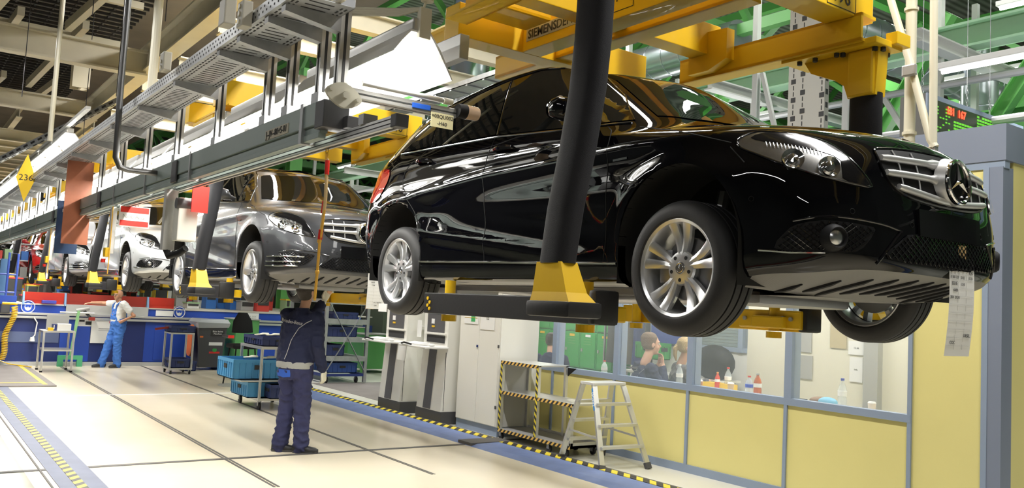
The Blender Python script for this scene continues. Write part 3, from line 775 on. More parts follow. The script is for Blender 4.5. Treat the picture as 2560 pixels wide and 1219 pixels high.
# ---------------------------------------------------------------- floor
struct('floor', B().box(-60, 8, 1.05, 5.65, -.12, 0), M_FLOOR)
struct('floor_left', B().box(-60, 8, -8, 1.05, -.12, 0), M_FLOORG)
struct('floor_right', B().box(-60, 8, 5.65, 34, -.12, 0), M_FLOORW)
def strip(name, x0, x1, y0, y1, m, z=.003): return struct(name, B().box(x0, x1, y0, y1, 0, z), m)
n_ = 0
def trim(*a, **k):
    global n_; n_ += 1; return strip('trim_%d' % n_, *a, **k)
trim(-19.4, -7.22, 2.785, 2.808, M_GROOVE); trim(-19.4, -7.22, 2.822, 2.845, M_GROOVE)
trim(-19.4, -7.2, 4.35, 4.368, M_GROOVE); trim(-19.4, -7.2, 4.38, 4.396, M_GROOVE)
trim(-8.64, -8.57, -2, 5.62, M_GROOVE, z=.0045)
trim(-14.22, -14.15, 1.55, 5.5, M_WHITE, z=.0035)
trim(-40, 3, 1.22, 1.56, M_BLUEG, z=.005); trim(-40, 3, 1.34, 1.42, M_HAZ, z=.008); trim(-40, 3, 1.165, 1.18, M_GROOVE, z=.006)
trim(-40, 3, .2, .62, M_REDF, z=.003)
trim(-15.6, -12, 6.6, 9.5, M_MAT, z=.004)
kb = B(); kb.prism([(5.62, 0), (5.72, .028), (6.0, .03), (6.2, .03), (6.22, 0)], 'x', -60, 3); struct('trim_kerb', kb, M_BLUEF)
trim(-40, 3, 6.03, 6.15, M_HAZ, z=.036); trim(-40, 3, 6.15, 6.19, M_GROOVE, z=.034); trim(-8.75, -8.46, 5.63, 6.2, M_GROOVE, z=.037)
trim(-8.75, -8.68, 6.2, 6.95, M_GROOVE, z=.004)
solo('floor_mat', B().box(-19.3, -15.45, .2, 2.24, 0, .02, .005), M_MAT, 'grey rubber floor mat with a worn yellow border in front of the blue bench', 'mat')
bd = B(); bd.box(-19.3, -15.6, 2.06, 2.13, .02, .0225); bd.box(-15.95, -15.88, .3, 2.06, .02, .0225)
solo('border_tape', bd, mat('worn_yellow', (.55, .45, .08), .6, noise=.4, nscale=12), 'worn yellow tape along the edge of the rubber mat', 'tape')
# ---------------------------------------------------------------- booth (glazed office)
YB = 6.97; ZS = .86
struct('wall_booth_panels', B().box(-10.4, -3.87, YB, YB+.06, .08, ZS), M_BOOTHY)
struct('wall_booth_upper', B().box(-10.4, -3.87, YB, YB+.06, 2.35, 3.0), M_BOOTHY)
struct('wall_booth_end', B().box(-3.87, -3.27, YB, YB+.06, .08, 3.0), M_BOOTHY)
struct('wall_booth_side', B().box(-3.21, -3.15, YB+.15, 16, 0, 3.0), M_BOOTHY)
struct('wall_booth_fascia', B().box(-10.45, -3.13, YB-.02, 16, 3.0, 3.29), M_FASC)
struct('baseboard_booth', B().box(-10.4, -3.15, YB-.015, YB+.05, 0, .085), M_BOOTHB)
ml = B()
struct('trim_sill', B().box(-10.4, -3.87, YB-.02, YB+.07, ZS, ZS+.065), M_BOOTHB)
struct('trim_head', B().box(-10.4, -3.27, YB-.015, YB+.07, 2.32, 2.39), M_BOOTHB)
struct('trim_band', B().box(-10.4, -3.14, YB-.012, YB+.07, 2.94, 3.0), M_BOOTHB)
for i, x in enumerate((-8.66, -7.50, -6.345, -5.105, -9.8)):
    struct('trim_post_%d' % i, B().box(x-.018, x+.018, YB-.018, YB+.07, .08, ZS), M_BOOTHB)
    struct('trim_mullion_%d' % i, B().box(x-.02, x+.06, YB-.018, YB+.12, ZS+.06, 2.33), M_BOOTHB)
struct('trim_post_end', B().box(-3.90, -3.865, YB-.018, YB+.07, 0, 2.95), M_BOOTHB)
cb = B(); cb.box(-3.27, -3.15, YB-.02, YB+.15, 0, 2.95); struct('trim_corner', cb, M_FASC)
cb = B(); cb.box(-3.30, -3.255, YB-.024, YB+.0, 0, 2.95); struct('trim_corner_edge', cb, M_BOOTHB)
for i, (a, c) in enumerate(((-10.4, -8.68), (-8.60, -7.52), (-7.44, -6.365), (-6.285, -5.125), (-5.045, -3.9))):
    w_ = B().box(a, c, YB+.02, YB+.028, ZS+.065, 2.33); struct('window_%d' % (i+1), w_, M_PANE)
struct('ceiling_booth', B().box(-13, -3.2, YB+.07, 12.5, 2.9, 2.97), mat('booth_ceiling', (.7, .7, .66), .7))
M_INTW = mat('booth_wall_cream', (.74, .71, .58), .6)
struct('floor_booth', B().box(-13, -3.2, YB+.06, 12.5, .001, .02), M_FLOORW)
struct('wall_booth_back', B().box(-7.45, -3.2, 9.3, 9.36, 0, 2.9), M_INTW)
struct('wall_booth_inner_low', B().box(-9.2, -7.45, 9.3, 9.36, 0, 1.25), mat('inner_white', (.72, .72, .68), .6))
struct('window_6', B().box(-9.2, -7.45, 9.32, 9.325, 1.25, 2.4), M_PANE)
struct('trim_back_rail', B().box(-9.2, -7.45, 9.28, 9.38, 1.2, 1.26), M_BOOTHB)
for i, x in enumerate((-9.2, -8.55, -7.55)): struct('trim_back_post_%d' % i, B().box(x-.04, x+.04, 9.27, 9.4, 1.2, 2.4), M_BOOTHB)
struct('trim_inner_post', B().box(-5.70, -5.52, 9.2, 9.3, 0, 2.9), M_GREYP)
struct('door_1', B().box(-4.95, -4.2, 9.25, 9.3, 0, 2.1), mat('door_glass_grey', (.30, .36, .40), .4))
# blind behind the rear window
bl = B()
for k in range(24): bl.box(-8.5, -7.6, 9.42, 9.45, 1.27+k*.045, 1.27+k*.045+.034)
solo('window_blind', bl, mat('blind_green_grey', (.16, .22, .20), .5), 'grey-green slatted blind behind the rear window of the office', 'blind')
# ---------------------------------------------------------------- hall shell
struct('ceiling', B().box(-60, 8, 6.6, 34, 9.6, 9.7), M_CORR)
struct('ceiling_left', B().box(-60, 8, -8, 6.6, 6.9, 7.0), mat('deck_underside', (.16, .14, .12), .8, noise=.3, nscale=2))
struct('wall_near_added', B().box(-60, 8.2, -8.2, -8, 0, 9.7), mat('near_wall_added', (.10, .11, .11), .8))  # added unseen wall, keeps the black car's reflections dark
struct('wall_right_added', B().box(8, 8.2, -8.2, 34, 0, 9.7), mat('right_wall_added', (.12, .13, .12), .8))  # added out of view as well, darkens what the paint reflects
struct('wall_far', B().box(-60.2, -60, -8, 34, 0, 9.7), mat('far_wall', (.35, .35, .30), .8))
struct('wall_back', B().box(-60, 8, 34, 34.2, 0, 9.7), mat('back_wall', (.30, .36, .30), .8))
# left: cream steel platform
def cream(name, b, label, cat='beam', group='cream steel beams under the platform'):
    return solo(name, b, M_CREAM, label, cat, group)
cream('steel_beam', B().beam((-21, 3.05, 5.35), (-7.5, 3.05, 5.35), .22, .42, .03), 'long cream steel beam running along the line overhead, beside the grey cable tray', group=None)
cream('steel_beam', B().beam((-14.6, -4, 5.25), (-14.6, 3.0, 5.25), .22, .40, .03), 'cream steel cross beam nearest the upper left, under the dark grating', group=None)
cream('steel_beam', B().beam((-19.4, -4, 5.25), (-19.4, 3.0, 5.25), .22, .34, .03), 'cream steel cross beam one bay behind the nearest one, upper left', group=None)
solo('steel_column', B().beam((-18.1, 2.55, 5.4), (-18.1, 2.55, 6.9), .3, .3, .03, up=(1, 0, 0)), M_CREAM, 'short cream steel column standing on the cross beams at upper left', 'column')
for i, x in enumerate([-22+-1.25*k for k in range(14)]):
    cream('ceiling_joist', B().beam((x, -5, 4.9+.02*i), (x, 3.3, 4.9+.02*i), .14, .26, .02), 'cream steel joist in the row that crosses the far left ceiling', group='cream joists across the far left ceiling')
for i, y in enumerate((-3, -1.2, .4, 1.9, 3.4)):
    cream('roof_purlin', B().beam((-46, y, 5.35), (-21.5, y, 5.35), .12, .2, .02), 'cream steel purlin running away over the far left joists', group='cream purlins over the far left joists')
for i, (x, y0, y1, z) in enumerate(((-13.2, -4, 2.6, 5.75), (-15.6, -4, 2.8, 5.75), (-17.0, -4, 2.4, 5.75), (-12.2, -4, 2.6, 6.1))):
    cream('deck_bearer', B().bar((x, y0, z), (x, y1, z), .08, .1), 'narrow cream bearer crossing under the dark grating at upper left', group='cream bearers under the grating')
for i, (x0, x1, y) in enumerate(((-14.4, -12.4, 1.1), (-14.4, -12.4, 2.1), (-19.2, -14.8, 1.2), (-19.2, -14.8, 2.1), (-19.2, -14.8, .2), (-21.4, -19.6, 1.4), (-21.4, -19.6, 2.3))):
    cream('cross_brace', B().bar((x0, y-.3, 5.55), (x1, y, 5.75), .1, .14), 'cream brace between the cross beams at upper left', group='cream braces between the cross beams')
M_GRATE = mat('dark_grating', (.03, .028, .03), .7)
gr = B()
for k in range(60): gr.bar((-24+.25*k, -5, 6.2), (-24+.25*k, 3.0, 6.2), .03, .05)
for k in range(30): gr.bar((-24, -5+.27*k, 6.23), (-9, -5+.27*k, 6.23), .03, .05)
solo('platform_grating', gr, M_GRATE, 'dark steel grating of the walkway above the cream beams, upper left', 'grating')
# slotted strut and diagonals, upper left
def slotted(name, a, b_, w, d, label, m=M_GALV, up=(0, 0, 1), group=None):
    bb = B().bar(a, b_, w, d, up); o = solo(name, bb, m, label, 'strut', group)
    a, b_ = Vector(a), Vector(b_); dd = (b_-a); L = dd.length; dd.normalize(); up = Vector(up)
    if abs(dd.dot(up)) > .98: up = Vector((1, 0, 0))
    r = dd.cross(up).normalized(); u = r.cross(dd); s = B(); n = int(L/.14)
    for k in range(n):
        c = a+dd*(.07+k*.14)
        for q in (-1, 1): s.obox(c+r*q*w/2, dd*.04, r*.002, u*d*.2)
        s.obox(c-u*d/2, dd*.04, r*w*.22, u*.002)
    q_ = link('slots', s, M_GRATE, o); q_['kind'] = 'stuff'; return o
slotted('slotted_strut', (-17.6, .95, 3.5), (-16.0, 2.9, 4.9), .07, .09, 'slotted grey strut sloping up to the right at far left')
slotted('slotted_strut', (-17.6, .95, 1.2), (-17.6, .95, 3.5), .07, .09, 'upright slotted grey strut at the far left edge, under the sloping one')
for a, b_, r, lb in (((-10.4, .98, 1.9+2.9), (-10.4, .98, 7), .03, 'x'),): pass
solo('hanging_rod', B().cyl((-11.2, 1.32, 3.3), (-11.2, 1.32, 7), .028, 10), M_CREAM2, 'long pale pipe hanging at far left, left of the steel column', 'pipe')
solo('hanging_rod', B().cyl((-9.4, 2.0, 3.3), (-9.4, 2.0, 7), .045, 12), M_CREAM2, 'thick cream pipe rising behind the cable tray, right of the dark pipe', 'pipe')
dp = B(); dp.tube([(-8.0, 1.45, 7), (-8.0, 1.45, 3.3), (-7.96, 1.45, 2.76), (-7.96, 1.49, 2.68), (-7.97, 1.56, 2.665), (-7.98, 1.80, 2.67)], .026, 10)
o = solo('steel_pipe', dp, mat('dark_steel_pipe', (.15, .15, .15), .4, .8), 'dark steel pipe dropping in front of the cable tray and turning onto the rail', 'pipe', smooth=True)
for i, (x, y, z0) in enumerate(((-13.5, 1.2, 4.2), (-10.2, 1.5, 4.6), (-14.8, 2.2, 4.0), (-12.4, 2.2, 4.2), (-12.0, .55, 4.2), (-9.5, 2.1, 4.5))):
    solo('suspension_wire', B().cyl((x, y, z0), (x, y, 7), .006, 6), M_GRATE, 'thin dark wire hanging from the grating at upper left', 'wire', 'thin wires under the grating')
# right: green hall steelwork
def green(b, label, group, m=M_GRN, name='roof_truss', cat='truss'): return solo(name, b, m, label, cat, group)
for i, (y, z) in enumerate(((10.5, 5.28), (13.5, 6.25), (17, 5.6), (21, 6.3), (26, 6.8))):
    green(B().beam((-55, y, z), (5, y, z), .24, .32, .03), ['nearest pale green girder', 'second pale green girder', 'third pale green girder', 'fourth pale green girder', 'fifth pale green girder'][i]+' running along the hall behind the black car', None, M_GRNP, 'girder', 'girder')
for i, x in enumerate([3-4.5*k for k in range(13)]):
    b = B(); zt, zb = 8.9, 7.0
    b.bar((x, 7.5, zt), (x, 34, zt), .22, .24); b.bar((x, 7.5, zb), (x, 34, zb), .22, .24)
    y = 7.5; k = 0
    while y < 33:
        b.bar((x, y, zb if k % 2 else zt), (x, y+1.9, zt if k % 2 else zb), .12, .12); y += 1.9; k += 1
    green(b, 'green lattice truss crossing high under the hall roof', 'green lattice trusses under the roof')
for i, y in enumerate((9, 12, 15.5, 19.5, 24)):
    b = B()
    for k in range(26):
        x0 = 4-2.25*k; b.bar((x0, y, 6.9 if k % 2 else 8.6), (x0-2.25, y, 8.6 if k % 2 else 6.9), .10, .12)
    b.bar((5, y, 6.85), (-55, y, 6.85), .18, .2); b.bar((5, y, 8.7), (-55, y, 8.7), .18, .2)
    green(b, ['nearest', 'second', 'third', 'fourth', 'deepest'][i]+' green lattice girder running away along the hall', 'green lattice girders along the hall')
# pale grey secondary grid: hangers, cross struts, light rails
for i, x in enumerate([1-3.1*k for k in range(12)]):
    solo('cross_rail', B().beam((x, 9.3, 5.02), (x, 25, 5.02), .16, .16, .02), mat('pale_grey_steel', (.55, .55, .53), .5), 'pale grey rail hung across the hall below the green girders', 'rail', 'pale grey rails across the hall')
for i, (x, y) in enumerate([(-5.6-2.9*k, 10.6) for k in range(8)]+[(-6.8-3.3*k, 14) for k in range(8)]+[(-9-4*k, 18) for k in range(7)]):
    solo('hanger_post', B().bar((x, y, 3.4), (x, y, 7), .09, .09), MATS['pale_grey_steel'], 'pale grey hanger post in the hall behind the cars', 'post', 'pale grey hanger posts in the hall')
    b = B().bar((x, y, 3.5), (x-1.1, y, 5.3), .05, .07); solo('hanger_brace', b, MATS['pale_grey_steel'], 'slanting pale grey brace beside a hanger post in the hall', 'brace', 'slanting braces in the hall')
for i, (y, z) in enumerate(((9.2, 3.86), (10.6, 4.75), (14, 5.0), (18, 5.2))):
    solo('conduit_rail', B().cyl((5, y, z), (-50, y, z), .05, 10), mat('conduit_grey', (.52, .52, .52), .4, .4), ['lowest pale conduit running above the office roof', 'second pale conduit above the office roof', 'third pale conduit, deeper in the hall', 'fourth pale conduit, deepest in the hall'][i], 'conduit')
for i, (y, z) in enumerate(((12, 4.3), (16, 4.9), (20, 5.3))):
    b = B()
    for k in range(2): b.box(-50, 4, y+k*.4, y+k*.4+.02, z, z+.1)
    for k in range(100): b.box(3.5-.5*k, 3.56-.5*k, y, y+.42, z, z+.02)
    solo('cable_ladder', b, mat('ladder_blue_grey', (.25, .36, .48), .4, .6), ['front', 'middle', 'rear'][i]+' blue-grey cable ladder seen behind the cars', 'cable ladder')
# lamps in the hall
def hall_lamp(x, y, z, L, along='x'):
    b = B()
    if along == 'x': b.box(x-L/2, x+L/2, y-.07, y+.07, z, z+.07, .01)
    else: b.box(x-.07, x+.07, y-L/2, y+L/2, z, z+.07, .01)
    o = solo('ceiling_lamp', b, M_WHITE, 'long fluorescent lamp hung in the hall behind', 'lamp', 'fluorescent lamps in the hall')
    t = B()
    if along == 'x': t.cyl((x-L/2+.03, y, z-.02), (x+L/2-.03, y, z-.02), .026, 8)
    else: t.cyl((x, y-L/2+.03, z-.02), (x, y+L/2-.03, z-.02), .026, 8)
    link('lamp_tube', t, M_TUBE, o); return o
o = hall_lamp(-3.4, 9.0, 4.45, 2.7); o['label'] = 'long fluorescent lamp hanging above the office roof at the right edge'; del o['group']
for y in (11.5, 15, 19, 23, 28):
    for k in range(8): hall_lamp(-2-5.2*k-(y % 3), y, 5.9+(y-11)*.05, 1.6, 'x')
# ducts
M_DUCT = mat('duct_metal', (.42, .45, .48), .28, .9)
def duct(pts, r, label, ribs=True):
    b = B().tube(pts, r, 28); o = solo('air_duct', b, M_DUCT, label, 'duct', smooth=True)
    s = B()
    for a, c in zip(pts, pts[1:]):
        a, c = Vector(a), Vector(c); L = (c-a).length; d = (c-a)/L; x = d.orthogonal().normalized(); y = d.cross(x); n = int(L/.45)
        for k in range(1, n): s.tube([a+d*k*.45+x*math.cos(t)*(r+.002)+y*math.sin(t)*(r+.002) for t in [2*PI*i/24 for i in range(24)]], .012, 5, closed=True)
    link('duct_seam', s, M_DUCT, o, True); return o
duct([(-8.6, 12.2, 6.75), (-8.6, 21, 6.75)], .42, 'big round metal duct crossing the hall above the office roof')
duct([(-7.3, 15.2, 6.9), (-7.3, 15.2, 3.4)], .30, 'upright ribbed metal duct behind the hanging display board')
duct([(-14.4, 9.0, 2.0), (-14.4, 9.0, 9.0)], .36, 'upright ribbed metal duct behind the roof of the black car')
duct([(-22, 12.0, 6.7), (-10, 12.0, 6.7)], .35, 'round metal duct running along the hall under the roof')
solo('green_column', B().beam((-14.4, 9.95, 0), (-14.4, 9.95, 9.2), .55, .5, .04, up=(1, 0, 0)), M_GRN, 'broad green steel column beside the upright duct', 'column')
for x, y in ((-26, 9.95), (-38, 9.95), (-20, 22), (-8, 22), (-32, 22)):
    solo('green_column', B().beam((x, y, 0), (x, y, 9.2), .4, .4, .04, up=(1, 0, 0)), M_GRN, 'green steel column deep in the hall', 'column', 'distant green columns')
# display board
db = B().box(-4.56, -4.3, 7.9, 9.9, 3.30, 3.92, .006)
o = solo('display_board', db, mat('board_brown', (.10, .095, .085), .5), 'hanging production display with red numbers and green lines above the office roof', 'display')
link('screen_frame', B().box(-4.3, -4.28, 7.9, 9.9, 3.30, 3.92), M_BOOTHB, o)
link('screen', B().box(-4.28, -4.272, 7.97, 9.84, 3.31, 3.87), mat('screen_black', (.03, .045, .02), .3), o)
ld = B()
random.seed(3)
for r in range(16):
    z = 3.845-r*.033
    for k in range(27):
        y = 8.38+k*.052
        if random.random() < .9 and not (r < 4 and k < 9): ld.box(-4.272, -4.268, y, y+.042, z-.012, z+.008)
    for k in range(6):
        if random.random() < .5: ld.box(-4.272, -4.268, 8.0+k*.055, 8.03+k*.055, z-.01, z+.004)
gl_ = link('green_lines', ld, mat('led_green', (.10, .35, .02), .4, emis=.35, ecol=(.2, .9, .05)), o)
gl_['kind'] = 'stuff'
link('red_figures', textb('181  167', .105, (-4.265, 8.42, 3.80), (0, 1, 0), (0, 0, 1), .002, .003), mat('led_red', (.9, .05, .02), .4, emis=2.2), o)
link('status_light', B().sphere((-4.42, 7.895, 3.50), .012), mat('led_status', (.1, .9, .3), .4, emis=3), o)
for i, y in enumerate((8.2, 9.1, 9.6)):
    c = B()
    for k in range(8):
        zc = 3.93+k*.042; q = (k % 2)*PI/2
        c.tube([(-4.5+math.cos(q)*.012*math.cos(t), y+math.sin(q)*.012*math.cos(t), zc+.026*math.sin(t)) for t in [2*PI*j/8 for j in range(8)]], .003, 4, closed=True)
    c.cyl((-4.5, y, 4.25), (-4.5, y, 7), .004, 5)
    solo('hanging_chain', c, M_GALV, 'thin chain that the display board hangs on', 'chain', 'chains holding the display board')
# cream hanger frame at right
o = solo('tube_hanger', B().cyl((-3.16, 5.6, 2.93), (-3.16, 5.6, 5.2), .037, 18), M_CREAM2, 'cream tubular hanger frame with a slanting strut in front of the office corner', 'frame', smooth=True)
link('slanting_strut', B().tube([(-3.42, 5.55, 4.4), (-3.12, 5.55, 3.42), (-2.985, 5.55, 2.92), (-2.95, 5.55, 2.86)], .026, 12), M_CREAM2, o, True)
link('upright_tube', B().cyl((-2.965, 5.55, 2.86), (-2.985, 5.55, 5.2), .026, 14), M_CREAM2, o, True)
link('clamp', B().box(-3.17, -3.07, 5.50, 5.53, 3.37, 3.45, .01), M_GALV, o)
for z in (3.86, 2.98, 4.3): link('pipe_collar', B().cyl((-3.16, 5.6, z), (-3.16, 5.6, z+.02), .048, 16), M_CREAM2, o)
link('end_fitting', B().box(-2.98, -2.94, 5.53, 5.57, 2.74, 2.88), M_GALV, o)
# perforated upright tray behind the carrier
pt = B().box(-6.1, -5.62, 8.2, 8.28, 3.25, 6.5); o = solo('perforated_upright', pt, mat('pale_perforated', (.36, .35, .31), .5), 'pale perforated steel upright behind the yellow carrier bracket', 'upright')
s = B(); random.seed(5)
for k in range(44):
    for j in range(4):
        z = 3.3+k*.072; x = -6.06+j*.125
        if (k*2+j) % 3 == 0 and j in (0, 1, 3): s.box(x, x+.06, 8.195, 8.2, z, z+.055)
        elif j != 2: s.box(x+.025, x+.035, 8.196, 8.2, z, z+.05)
for k in range(20): s.box(-5.62, -5.616, 8.22, 8.26, 3.3+k*.15, 3.36+k*.15)
q_ = link('slots', s, M_INK, o); q_['kind'] = 'stuff'

for i, (x, y) in enumerate(((-7.68, 9.6), (-6.9, 9.6), (-6.25, 9.6), (-9.3, 9.6))):
    o = solo('hanger_post', B().bar((x, y, 3.3), (x, y, 5.12), .085, .085), MATS['pale_grey_steel'], 'pale grey post above the black bonnet, '+['with slanting brace, left of the perforated upright', 'just left of the perforated upright', 'just right of the perforated upright', 'above the windscreen'][i], 'post')
    if i in (0, 3): link('brace', B().bar((x+.10, y, 5.1), (x+.36, y, 4.2), .05, .06), MATS['pale_grey_steel'], o)
for i, (x0, y, z0, x1, z1) in enumerate(((-9.9, 10.2, 3.6, -8.8, 5.1), (-12.4, 10.2, 3.7, -11.2, 5.2), (-7.4, 12.0, 4.3, -6.2, 6.2), (-5.4, 11.4, 4.2, -4.2, 6.0), (-3.4, 12.4, 5.9, -2.0, 8.2), (-16.8, 10.4, 3.7, -15.5, 5.2), (-6.0, 13.2, 4.8, -4.6, 6.4))):
    solo('truss_diagonal', B().beam((x0, y, z0), (x1, y, z1), .16, .18, .02), M_GRN, 'bright green diagonal brace between the girders behind the black car', 'brace', 'green diagonals between the girders')
for i, (y, z) in enumerate(((11.2, 4.2), (12.8, 4.75), (15.2, 4.6), (19, 4.9))):
    solo('roof_purlin', B().beam((-50, y, z), (4, y, z), .2, .26, .03), M_GRN, ['lowest', 'second', 'third', 'deepest'][i]+' bright green beam running along the hall behind the pale girders', 'beam')

for i, (x, z) in enumerate(((-9.4, 5.0), (-11.3, 5.15), (-13.2, 5.0), (-15.6, 5.15), (-18.2, 5.0))):
    cream('cross_beam', B().beam((x, 3.16, z), (x, 7.4, z), .16, .24, .02), 'cream cross beam above the carriers, behind the long beam', group='cream cross beams above the carriers')
for i, (y, z) in enumerate(((5.2, 4.85), (6.6, 4.9))):
    b = B().box(-40, -8.6, y, y+.35, z, z+.01).box(-40, -8.6, y, y+.01, z, z+.08).box(-40, -8.6, y+.34, y+.35, z, z+.08)
    for k in range(60): b.box(-8.8-.45*k, -8.75-.45*k, y, y+.35, z-.02, z)
    solo('cable_tray', b, M_GALV, ['nearer', 'farther'][i]+' dark cable tray hung over the carriers behind the lamps', 'cable tray')
# ---------------------------------------------------------------- yellow carrier (built for the black car, copied back along the line)
def carrier():
    c = thing('car_carrier', '', 'carrier', (-3.1, 3.77, 3.6))
    yl, yh, w_ = 3.58, 3.84, .18
    # front cross member with number, under it bolted bracket and far arm
    link('front_crossbeam', B().box(-3.26, -3.05, 2.55, 4.95, 3.585, 3.86, .006), M_YEL, c)
    link('middle_crossbeam', B().box(-4.34, -4.18, 2.55, 4.80, 3.565, 3.80, .006), M_YEL, c)
    link('rear_crossbeam', B().box(-5.14, -4.95, 3.0, 4.80, 3.50, 3.74, .006), M_YEL, c)
    link('centre_rail', B().box(-4.95, -3.26, 3.55, 3.72, 3.50, 3.72, .006), M_YEL, c)
    b = B(); b.box(-5.75, -3.2, 3.86, 4.02, 3.52, 3.54); b.box(-5.75, -3.2, 3.86, 3.88, 3.52, 3.70); b.box(-5.75, -3.2, 3.86, 4.02, 3.68, 3.70); link('side_rail', b, M_YEL, c)
    b = B(); b.box(-4.52, -3.0, 4.74, 4.90, 3.42, 3.44); b.box(-4.52, -3.0, 4.74, 4.76, 3.42, 3.60); b.box(-4.52, -3.0, 4.74, 4.90, 3.58, 3.60); link('side_rail', b, M_YEL, c)
    b = B(); b.box(-4.52, -3.0, 2.64, 2.80, 3.42, 3.44); b.box(-4.52, -3.0, 2.78, 2.80, 3.42, 3.60); b.box(-4.52, -3.0, 2.64, 2.80, 3.58, 3.60); link('side_rail', b, M_YEL, c)
    link('gusset', B().prism([(-4.36, 3.44), (-4.17, 3.44), (-4.0, 3.5), (-4.0, 3.72), (-4.36, 3.74)], 'y', 4.66, 4.74), M_YEL, c)
    for sy, y0 in ((1, 4.93), (-1, 2.61)):
        pl = link('bracket_plate', B().box(-3.62, -2.92, y0-.15, y0+.15, 3.40, 3.44, .004), M_YEL, c)
        for x, y in ((-3.5, -.1), (-3.38, -.1), (-3.22, -.1), (-3.19, -.08), (-2.98, -.06), (-2.95, -.02), (-3.0, .1)):
            link('bolt', B().cyl((x, y0+y*1.1, 3.40), (x, y0+y*1.1, 3.375), .017, 6), M_INK, pl)
        link('clamp_block', B().box(-2.96, -2.88, y0+.02, y0+.17, 3.42, 3.50, .004), M_YEL, c)
        # bracket knee
        q = 0 if sy > 0 else .15
        b = B(); b.prism([(-3.5, 3.40), (-2.96, 3.40), (-2.98, 3.10+q), (-3.17, 3.10+q), (-3.20, 3.19+q*.6), (-3.27, 3.24+q*.5), (-3.45, 3.32)], 'y', y0-.055, y0+.055)
        b.box(-3.165, -2.985, y0-.075, y0+.075, 3.10+q, 3.40, .015); link('bracket_knee', b, M_YEL, c)
    # far sleeve
    def sleeve(path, label):
        b = B(); rings = []
        for (x, y, z, a) in path:
            rings.append([(x+.107*a*math.copysign(abs(math.cos(t))**.8, math.cos(t)), y+.062*a*math.copysign(abs(math.sin(t))**.8, math.sin(t)), z) for t in [2*PI*k/28 for k in range(28)]])
        b.loft(rings); return link('foam_sleeve', b, M_FOAM, c, 50)
    sleeve([(-3.075, 4.93, 3.12, .98), (-3.075, 4.93, 2.6, 1), (-3.10, 4.97, 2.2, 1), (-3.12, 5.0, 1.87, .98)], '')
    sleeve([(-3.045, 2.605, 3.28, 1), (-3.05, 2.60, 2.95, 1), (-3.055, 2.585, 2.7, 1), (-3.075, 2.555, 2.4, 1), (-3.10, 2.52, 2.12, .98), (-3.115, 2.50, 1.865, .96)], '')
    for y0, ys, s_ in ((2.50, 2.66, 1), (5.0, 4.84, -1)):
        b = B()
        b.loft([[(-3.21, y0-.05, 1.87), (-3.03, y0-.05, 1.87), (-3.03, y0+.05, 1.87), (-3.21, y0+.05, 1.87)],
                [(-3.225, y0-.055, 1.73), (-2.975, y0-.055, 1.73), (-2.975, y0+.07, 1.73), (-3.225, y0+.07, 1.73)],
                [(-3.23, y0-.065, 1.685), (-2.94, y0-.065, 1.685), (-2.94, y0+.10, 1.685), (-3.23, y0+.10, 1.685)]])
        link('arm_foot', b, M_YEL, c)
        link('foot_bumper', B().box(-3.25, -2.93, y0-.075, y0+.13, 1.615, 1.69, .018), M_PAD, c, 35)
        yb = 2.80 if s_ > 0 else 4.74
        bm_ = link('pad_beam' if s_ > 0 else 'support_beam', B().box(-4.76 if s_ > 0 else -4.98, -3.08 if s_ > 0 else -3.33, yb-.055, yb+.055, 1.585, 1.715, .006), M_PAD if s_ > 0 else M_YEL, c)
        if s_ > 0:
            for px, pz in ((-4.71, 1.68), (-4.685, 1.655), (-4.71, 1.635), (-4.685, 1.615)):
                link('hole', B().cyl((px, yb-.06, pz), (px, yb-.05, pz), .011, 12), M_YEL, bm_)
        link('end_pad', B().box((-3.13 if s_ > 0 else -3.34), (-3.075 if s_ > 0 else -3.27), yb-.09, yb+.07, 1.585, 1.755, .02), M_PAD, c, 35)
        for x in (-4.70, -3.36) if s_ > 0 else (-4.78, -3.51):
            p = link('support_post', B().cyl((x, yb+.10*s_, 1.585), (x, yb+.10*s_, 1.80), .035, 16), M_YEL, c, True)
            link('post_collar', B().cyl((x, yb+.10*s_, 1.54), (x, yb+.10*s_, 1.58), .05, 16), M_YEL, p)
        link('cross_arm', B().box(-3.65, -3.12, yb+.0, yb+.16, 1.60, 1.68, .01) if s_ > 0 else B().box(-3.65, -3.40, yb-.16, yb, 1.60, 1.68, .01), M_YEL, c)
    # lower far cross pieces seen between the wheels
    link('arm_bracket', B().box(-3.78, -3.3, 4.62, 4.685, 1.60, 1.72, .01), M_YEL, c)
    for x, z in ((-3.72, 1.66), (-3.64, 1.665), (-3.42, 1.67), (-3.36, 1.665)):
        link('bolt', B().cyl((x, 4.615, z), (x, 4.60, z), .014, 8), M_GALV, c)
    # hangers up to the conveyor
    for y in (3.0, 4.5):
        link('hanger_strap', B().box(-4.32, -4.2, y-.06, y+.06, 3.74, 4.35, .01), M_YEL, c)
    link('mechanism', B().box(-4.85, -4.55, 3.05, 3.5, 3.62, 3.9, .02), M_YEL, c)
    link('roller', B().cyl((-4.82, 3.42, 3.66), (-4.82, 3.42, 3.76), .045, 20), M_GALV, c, True)
    return c
def number_on(c, dx, txt):
    # painted number in a thin frame on the front of the front cross beam
    x = -3.05+dx+.002
    link('painted_number', textb(txt, .13, (x, 4.60, 3.672), (0, 1, 0), (0, 0, 1), .001), M_INK, c)
    f = B(); y0, y1, z0, z1 = 4.45, 4.75, 3.60, 3.745
    for q in ((y0, y1, z0, z0+.004), (y0, y1, z1, z1+.004), (y0, y0+.004, z0, z1), (y1, y1+.004, z0, z1)): f.box(x-.001, x+.001, q[0], q[1], q[2], q[3])
    link('number_frame', f, M_INK, c)
car_c = carrier(); car_c['label'] = 'yellow carrier with black foam arms holding the black car'
cars_back = [('dark grey car', '240'), ('bright silver car', '241'), ('silver car', '242'), ('red car', '243'), ('last dark car', '244')]
carriers = [car_c]
